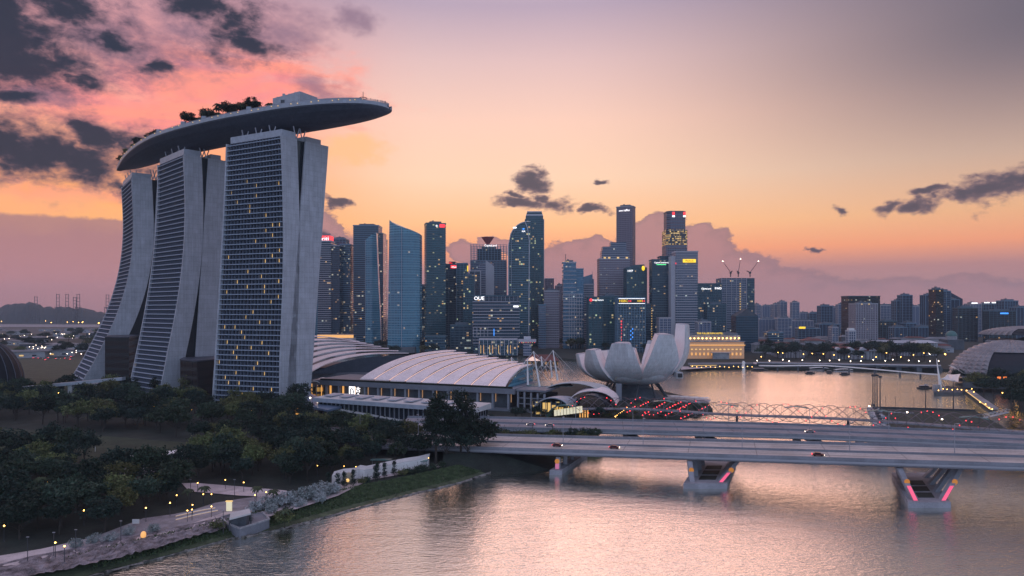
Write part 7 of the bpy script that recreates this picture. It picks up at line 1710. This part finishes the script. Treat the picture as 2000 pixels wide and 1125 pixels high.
MB().loft([[v + Vector((0, 0, z)), v + Vector((0, 4, z)), v + Vector((0, 4, z + 1.1)), v + Vector((0, 0, z + 1.1))] for v, z in zip(jp, jz)]).build('deck', M['white'], T)
for v in jp[1:-1]: MB().tube([v + Vector((0, 2, -1)), v + Vector((0, 2, 4.4))], .9, 8).build('pier', M['lowdark'], T)
for (px0, px1, py, lb) in ((1580, 1617, 721, 'long pale lens-shaped jetty canopy at the far quay'), (1630, 1664, 724, 'second pale jetty canopy, right of the first'), (1550, 1564, 718, 'small pale jetty canopy left of the others')):
    a, b_ = GP(px0, py, 1), GP(px1, py, 1); T = thing('jetty', lb, 'jetty', a); L_ = b_.x - a.x
    MB().thick([[Vector((a.x + L_ * i / 8, a.y + o * 3, 2.6 + .9 * math.sin(math.pi * i / 8) - abs(o) * .3)) for o in (-1, 0, 1)] for i in range(9)], .3).build('canopy', M['white'], T)
    MB().box(a.x, b_.x, a.y - 2.5, a.y + 3, -.4, .7).build('pontoon', M['lowwall'], T)
    for f in (.1, .5, .9): MB().tube([(a.x + L_ * f, a.y, .7), (a.x + L_ * f, a.y, 3)], .2, 5).build('post', M['steel'], T)
p = GP(1452, 722, 0); T = thing('waterfront_statue', 'tall white fish-tailed statue on a pedestal at the far quay', 'statue', p)
MB().loft([[p + Vector((rr * math.cos(q) + ox, rr * math.sin(q), z)) for q in [2 * math.pi * k / 10 for k in range(10)]] for rr, z, ox in ((2.4, 0, 0), (2.2, 2, 0), (2.5, 2.2, 0), (1.9, 4, -.3), (1.5, 6, .1), (1.9, 7.4, .3), (1.7, 9, .2), (.7, 10.2, 0))]).build('body', M['white'], T)
MB().box(p.x - 3.5, p.x + 3.5, p.y - 3, p.y + 3, -.5, .02).build('pedestal', M['concrete'], T)
def boat(px, py, L_, label, lit=False, z=0):
    p = GP(px, py, 0); T = thing('river_boat', label, 'boat', p); w_ = L_ * .13
    rings = []
    for i in range(9):
        t_ = i / 8; ww = w_ * (math.sin(math.pi * min(1, .25 + t_ * .75 if t_ < .5 else .625 + (t_ - .5) * .75)) ** .6 if t_ < .98 else .12); x = -L_ / 2 + L_ * t_; zz = 1.2 + .7 * max(0, t_ - .6) ** 2 * 4
        rings.append([p + Vector((x, -ww * .6, -.3)), p + Vector((x, ww * .6, -.3)), p + Vector((x, ww, zz)), p + Vector((x, -ww, zz))])
    MB().loft(rings).build('hull', M['boathull'], T)
    MB().box(p.x - L_ * .32, p.x + L_ * .22, p.y - w_ * .7, p.y + w_ * .7, 1.25, 2.4).build('cabin', M['darkglass'] if not lit else M['warmwin'], T)
    MB().box(p.x - L_ * .36, p.x + L_ * .26, p.y - w_ * .85, p.y + w_ * .85, 2.7, 2.95).build('roof', M['boatroof'], T)
    for k in range(6):
        for sy in (-1, 1): MB().tube([(p.x - L_ * .32 + k * L_ * .11, p.y + sy * w_ * .75, 1.2), (p.x - L_ * .32 + k * L_ * .11, p.y + sy * w_ * .75, 2.7)], .1, 4).build('roof_post', M['darksteel'], T)
    return T
boat(1806, 759, 13, 'dark covered bumboat heading to the right-hand pier'); boat(1582, 730, 11, 'small dark boat below the long pale jetty canopy'); boat(1650, 732, 11, 'small dark boat below the second jetty canopy')
boat(1483, 724, 20, 'moored two-deck boat with pale rails beside the white statue'); boat(1412, 719, 17, 'lit boat moored at the quay below the grand hotel', True)
boat(1620, 729, 7, 'tiny dark boat between the two jetty canopies')
# quay restaurant terraces
polyblock('quay_terrace', 'dark low quay terrace with warm lamp line below the grand hotel', 'building', [wp(1345, 800), wp(1470, 812), wp(1470, 826), wp(1345, 822)], LAND, 5.4, M['lowdark'], M['lowroof'])
a, b_ = Vector((*wp(1348, 799.4), 4.3)), Vector((*wp(1400, 804.6), 4.3)); single(MB().hexa([a, b_, b_ + Vector((0, .3, 0)), a + Vector((0, .3, 0)), a + Vector((0, 0, .5)), b_ + Vector((0, 0, .5)), b_ + Vector((0, .3, .5)), a + Vector((0, .3, .5))]), 'lamp_string', M['yellowwin'], 'warm lamp string along the quay terrace front', 'light')
# ------------------------------------------------------------------ theatre domes with spiky skins
def dome(label, px, d, rx, ry, hz, zb, glass=True):
    c = Vector((*wp(px, d), zb)); T = thing('spiky_dome', label, 'dome', c); g = MB(); nu, nv = 46, 14
    P = lambda i, j, k_=1.0: c + Vector((rx * k_ * math.cos(2 * math.pi * i / nu) * math.cos(math.pi / 2 * j / nv), ry * k_ * math.sin(2 * math.pi * i / nu) * math.cos(math.pi / 2 * j / nv), hz * k_ * math.sin(math.pi / 2 * j / nv)))
    MB().ball(c, 1, 40, 12, sz=hz * .97, sx=rx * .97, sy=ry * .97, top_only=True).build('glass_shell', M['darkglass'], T)
    for i in range(nu):
        front = math.sin(2 * math.pi * (i + .5) / nu) < -.35
        for j in range(nv):
            if glass and front and j < 7 and abs(math.cos(2 * math.pi * (i + .5) / nu)) < .80: continue
            a, b_, c2, d2 = P(i, j), P(i + 1, j), P(i + 1, j + 1), P(i, j + 1); m_ = (a + b_ + c2 + d2) / 4; m_ = c + (m_ - c) * 1.035
            g.add([a, b_, c2, d2, m_], [(0, 1, 4), (1, 2, 4), (2, 3, 4), (3, 0, 4)])
    g.build('spiky_skin', M['spike'], T)
    MB().ball(c - Vector((0, 0, zb - LAND)), 1, 32, 2, sz=max(zb - LAND, .1) * 1.0, sx=rx * .93, sy=ry * .93, top_only=True).build('podium', M['lowdark'], T) if zb > LAND + 1 else None
    return T
M['spike'] = mat('aluminium_spikes', (.24, .22, .24), .4, noise=.2)
dome('nearer spiky shell dome with a dark glass front at the right edge', 1972, 640, 50, 40, 33, 8); dome('farther spiky dome seen as a thin lit rim at the right edge', 2020, 800, 58, 40, 10, 41)
x, y = wp(2010, 790); polyblock('theatre_block', 'dark theatre block beneath the farther spiky dome', 'building', [wp(1925, 780), wp(2080, 770), wp(2080, 830), wp(1935, 830)], LAND, 34, M['lowdark'], M['lowroof'])
polyblock('theatre_podium', 'low dark glass terrace building in front of the nearer spiky dome', 'building', [wp(1880, 590), wp(2060, 570), wp(2060, 640), wp(1880, 640)], LAND, 9, M['lowdark'], M['hull'])
p = PT(1942, 728, 588); 
for dx_ in (0, 5): single(MB().box(p.x + dx_ - 1.4, p.x + dx_ + 1.4, p.y - 6, p.y - 5.6, 8.2 + LAND, 10.4 + LAND), 'orange_window', M['orangewin'] if 'orangewin' in M else M['warmwin'], 'small orange lit window on the dark terrace building', 'window', group='orange windows on the terrace building')
# white tension tents and spire
def tent(label, pts3, peaks):
    c = sum(pts3, Vector()) / len(pts3); T = thing('tent_canopy', label, 'canopy', Vector((c.x, c.y, LAND))); n_ = len(pts3); g_ = MB()
    ctr = c + Vector((0, 0, -1.5))
    for i in range(n_):
        a, b_ = pts3[i], pts3[(i + 1) % n_]; rows = []
        for k in range(5):
            t_ = k / 4; rows.append([a.lerp(ctr, t_) + Vector((0, 0, -1.2 * math.sin(math.pi * t_))), a.lerp(b_, .5).lerp(ctr, .12 + .88 * t_), b_.lerp(ctr, t_) + Vector((0, 0, -1.2 * math.sin(math.pi * t_)))])
        g_.thick(rows, .12)
    g_.build('membrane', M['white'], T)
    for p in peaks: MB().tube([Vector((p.x, p.y, LAND)), p], .35, 6, .2).build('mast', M['white'], T)
tent('white pointed tension canopy reaching left from beside the spiky dome', [PT(1852, 713, 640), PT(1880, 728, 620), PT(1914, 733, 620), PT(1916, 726, 650), PT(1890, 722, 660)], [PT(1901, 707, 630), PT(1913, 707, 640), PT(1917, 711, 636)])
tent('smaller white tension canopy beside the white spire', [PT(1838, 740, 600), PT(1872, 746, 585), PT(1876, 730, 600), PT(1850, 731, 625)], [PT(1838, 738, 600)])
p0, p1 = GP(1838, 768, 0), PT(1829, 700, 575); T = thing('white_spire', 'tall thin white spire leaning at the tip of the right-hand pier', 'spire', p0); MB().tube([p0, p0.lerp(p1, .5), p1], 1.5, 4, .15).build('shaft', M['white'], T); MB().tube([p0 + Vector((6, 3, 3)), p0.lerp(p1, .45)], .25, 4).build('stay', M['white'], T)
# right-hand promenade with light line, pier, gangway
T = thing('shore_promenade', 'dark right-hand promenade edged with a bright light line', 'promenade', GP(1910, 785, LAND))
a, b_ = GP(1886, 764, LAND), GP(1936, 801, LAND)
MB().hexa([a, b_, b_ + Vector((7, 3, 0)), a + Vector((7, 3, 0)), a + Vector((0, 0, .9)), b_ + Vector((0, 0, .9)), b_ + Vector((7, 3, .9)), a + Vector((7, 3, .9))]).build('walkway', M['lowwall'], T)
MB().hexa([a + Vector((-.6, -.3, .2)), b_ + Vector((-.6, -.3, .2)), b_ + Vector((-.1, 0, .2)), a + Vector((-.1, 0, .2)), a + Vector((-.6, -.3, .7)), b_ + Vector((-.6, -.3, .7)), b_ + Vector((-.1, 0, .7)), a + Vector((-.1, 0, .7))]).build('light_line', M['yellowwin'], T)
T = thing('stone_pier', 'small dark pier with a squat tower beside the white spire', 'pier', GP(1840, 768, 0)); pts = [tuple(GP(px, py, 1).xy) for px, py in ((1823, 762), (1850, 756), (1886, 762), (1880, 769), (1824, 769))]
MB().prism(pts, -.5, 2.2).build('deck', M['lowdark'], T); p = GP(1829, 764, 2); MB().box(p.x - 2.4, p.x + 2.4, p.y - 1.5, p.y + 1.5, 2.2, 7.5).build('squat_tower', M['lowwall'], T)
T = thing('gangway', 'steel truss gangway from the dark platform to the right-hand shore', 'gangway', GP(1945, 812, 1)); a, b_ = GP(1922, 818, 1.5), GP(1972, 806, 2.5)
MB().hexa([a, b_, b_ + Vector((.5, 3, 0)), a + Vector((.5, 3, 0)), a + Vector((0, 0, .4)), b_ + Vector((0, 0, .4)), b_ + Vector((.5, 3, .4)), a + Vector((.5, 3, .4))]).build('deck', M['rim'], T)
for o in (Vector((0, 0, 0)), Vector((.5, 3, 0))):
    g = MB().tube([a + o + Vector((0, 0, 2.2)), b_ + o + Vector((0, 0, 2.2))], .15, 4)
    for i in range(12): q, q2 = a.lerp(b_, i / 12) + o, a.lerp(b_, (i + 1) / 12) + o; g.tube([q + Vector((0, 0, .2 if i % 2 else 2.2)), q2 + Vector((0, 0, 2.2 if i % 2 else .2))], .1, 4)
    g.build('truss_side', M['concrete'], T)
# ------------------------------------------------------------------ floating platform
T = thing('floating_platform', 'large flat dark floating platform behind the spiral footbridge', 'platform', GP(1810, 812, 1)); pts = [tuple(GP(px, py, 1.2).xy) for px, py in ((1712, 797), (1905, 803), (1990, 850), (1728, 850))]
MB().prism(pts, -.4, 1.2).build('deck', M['platform'] if 'platform' in M else M['deckdark'], T); 
a, b_ = Vector((*pts[0], 1.2)), Vector((*pts[1], 1.2)); MB().hexa([a, b_, b_ + Vector((0, .4, 0)), a + Vector((0, .4, 0)), a + Vector((0, 0, 1.1)), b_ + Vector((0, 0, 1.1)), b_ + Vector((0, .4, 1.1)), a + Vector((0, .4, 1.1))]).build('edge_rail', M['darksteel'], T)
for (x0_, x1_, py) in ((1745, 1760, 806), (1763, 1785, 807)): a = GP(x0_, py, 1.3); b_ = GP(x1_, py, 1.3); MB().box(a.x, b_.x, a.y, a.y + 1.2, 1.22, 1.5).build('pale_marking', M['rim'], T)
for i, (px, top, base_) in enumerate(((1705, 735, 800), (1709, 735, 801), (1713, 735, 801), (1719, 738, 802))):
    p = GP(px, base_, 1.2); hh = H - (top - HZ) / F * p.y - 1.2; T = thing('light_mast', 'one of four tall thin masts at the platform corner', 'mast', p, group='tall masts at the platform corner'); MB().tube([p, p + Vector((0, 0, hh))], .42, 6, .25).build('pole', M['darksteel'], T)
    MB().box(p.x - .9, p.x + .9, p.y - .5, p.y + .5, 1.2 + hh, 1.2 + hh + 1.4).build('lamp_cluster', M['darksteel'], T)
for px, top, base_, lb in ((1808, 752, 800, 'tall lamp mast halfway along the platform edge'), (1862, 745, 803, 'tall lamp mast near the right end of the platform')):
    p = GP(px, base_, 1.2); hh = H - (top - HZ) / F * p.y - 1.2; T = thing('light_mast', lb, 'mast', p); MB().tube([p, p + Vector((0, 0, hh))], .35, 6, .2).build('pole', M['darksteel'], T); MB().box(p.x - 1, p.x + 1, p.y - .5, p.y + .5, 1.2 + hh, 1.2 + hh + .6).build('lamp_cluster', M['steel'], T)
for px in (1749, 1785, 1830, 1877, 1730): p = GP(px, 799 + (px - 1712) * .03, 1.2); T = thing('thin_pole', 'thin flagless pole along the platform edge', 'pole', p, group='thin poles along the platform edge'); MB().tube([p, p + Vector((0, 0, 9))], .12, 4).build('shaft', M['darksteel'], T)
T = thing('pontoon_walkway', 'jagged grey pontoon walkway at the left end of the platform', 'pontoon', GP(1710, 815, 1))
for k in range(7):
    p = GP(1706 + k * 2.6, 798 + k * 5.5, 1); MB().box(p.x - 2.6, p.x + 2.6, p.y - 5, p.y + 4, -.4, 1.6 + (k % 2) * .8).build('pontoon_section', M['rim'], T)
    MB().box(p.x - 1, p.x + .6, p.y - 1, p.y + 1, 2.4, 4.2).build('bollard', M['darksteel'], T)
for k, (px, py) in enumerate(((1772, 812), (1698, 800), (1840, 826))): p = GP(px, py - 3, 2); T = thing('platform_lamp', ['bright lamp on the dark platform', 'small lamp left of the platform masts', 'small lamp at the lower right of the platform'][k], 'lamp', Vector((p.x, p.y, 1.2))); MB().tube([(p.x, p.y, 1.2), (p.x, p.y, 3)], .1, 4).build('post', M['darksteel'], T); MB().ball((p.x, p.y, 3.3), .45, 8, 5).build('globe', M['whitelamp'], T)
# lit rows on the promontory between the arcade and the footbridge: red-lit railings
for j, (x0_, y0_, x1_, y1_) in enumerate(((1225, 806, 1266, 786), (1255, 812, 1298, 787), (1300, 812, 1345, 790), (1330, 818, 1384, 793), (1285, 808, 1330, 786), (1228, 800, 1240, 795))):
    T = thing('light_railing', ['slanting rail of red lights nearest the arcade', 'second slanting rail of red lights', 'slanting rail of red lights on the middle of the promontory', 'longest slanting rail of red lights nearest the water', 'slanting rail of red lights behind the middle one', 'short rail of red lights by the arcade steps'][j], 'railing', GP(x0_, y0_, LAND + 2))
    a, b_ = GP(x0_, y0_, LAND + 2), GP(x1_, y1_, LAND + 4); MB().tube([a, b_], .12, 4).build('rail', M['steel'], T)
    n_ = 8 if j != 5 else 3
    for k in range(n_ + 1): MB().ball(a.lerp(b_, k / n_) + Vector((0, 0, .3)), .30, 6, 4).build('red_light', M['redlamp'], T)
    for f in (.05, .5, .95): v = a.lerp(b_, f); MB().tube([Vector((v.x, v.y, LAND)), v], .1, 4).build('post', M['steel'], T)
# visitors at the tip of the rooftop deck: small standing figures
def person(loc, rz, label, group):
    r = random.Random(1); me = bpy.data.meshes.new('person'); sk = [((0, 0, .95), .17), ((0, 0, 1.2), .18), ((0, 0, 1.42), .16), ((0, 0, 1.54), .07), ((0, .02, 1.68), .11), ((.1, 0, .9), .11), ((.11, .04, .5), .075), ((.12, 0, .08), .05), ((.12, .12, .03), .04),
          ((-.1, 0, .9), .11), ((-.11, -.02, .5), .075), ((-.12, -.04, .08), .05), ((-.12, .08, .03), .04), ((.22, 0, 1.38), .07), ((.27, .05, 1.1), .05), ((.24, .18, .88), .04), ((-.22, 0, 1.38), .07), ((-.27, .05, 1.1), .05), ((-.24, .18, .88), .04)]
    ed = [(0, 1), (1, 2), (2, 3), (3, 4), (0, 5), (5, 6), (6, 7), (7, 8), (0, 9), (9, 10), (10, 11), (11, 12), (2, 13), (13, 14), (14, 15), (2, 16), (16, 17), (17, 18)]
    me.from_pydata([p for p, _ in sk], ed, []); o = bpy.data.objects.new('person', me); COL.objects.link(o)
    md = o.modifiers.new('skin', 'SKIN')
    for v, (_, rr) in zip(me.skin_vertices[0].data, sk): v.radius = (rr, rr)
    me.skin_vertices[0].data[0].use_root = True; o.modifiers.new('sub', 'SUBSURF').levels = 1
    bpy.context.view_layer.update(); m2 = bpy.data.meshes.new_from_object(o.evaluated_get(bpy.context.evaluated_depsgraph_get())); o.modifiers.clear(); o.data = m2; m2.materials.clear(); m2.materials.append(M['skin'])
    for p in m2.polygons: p.use_smooth = True
    o.location = loc; o.rotation_euler = (0, 0, rz); return tag(o, label, 'person', group)
P = None
for k in range(24):
    i = NS - 4 - int(rnd.uniform(0, 22)); q = dk(i, rnd.uniform(.06, .22), ZD - .1); q.z = ZD + 1.0 - .1
    if P is None: P = person(q, 2.0, 'standing visitor in dark clothes at the railing of the rooftop deck tip', 'visitors on the rooftop deck')
    else: dup(P, q, rnd.uniform(0, 6.28))
# step the visitors stand on
MB().loft([[dk(i, .035, ZD - .08), dk(i, .035, ZD + .89), dk(i, .26, ZD + .89), dk(i, .26, ZD - .08)] for i in range(NS - 28, NS - 3)]).build('viewing_step', M['deckdark'], SK)
# ------------------------------------------------------------------ evening haze over bay and city
hm = bpy.data.materials.new('haze'); hm.use_nodes = True; hn = NT(hm.node_tree)
hm.node_tree.nodes.remove(hm.node_tree.nodes['Principled BSDF'])
pv = hn.n.new('ShaderNodeVolumePrincipled'); pv.inputs['Color'].default_value = (.66, .78, .95, 1); pv.inputs['Density'].default_value = .00007; pv.inputs['Anisotropy'].default_value = .0
hm.node_tree.links.new(pv.outputs[0], hm.node_tree.nodes['Material Output'].inputs['Volume'])
hz = MB().box(-7500, 7500, -200, 6000, -3, 290).build('haze', hm); hz['kind'] = 'stuff'
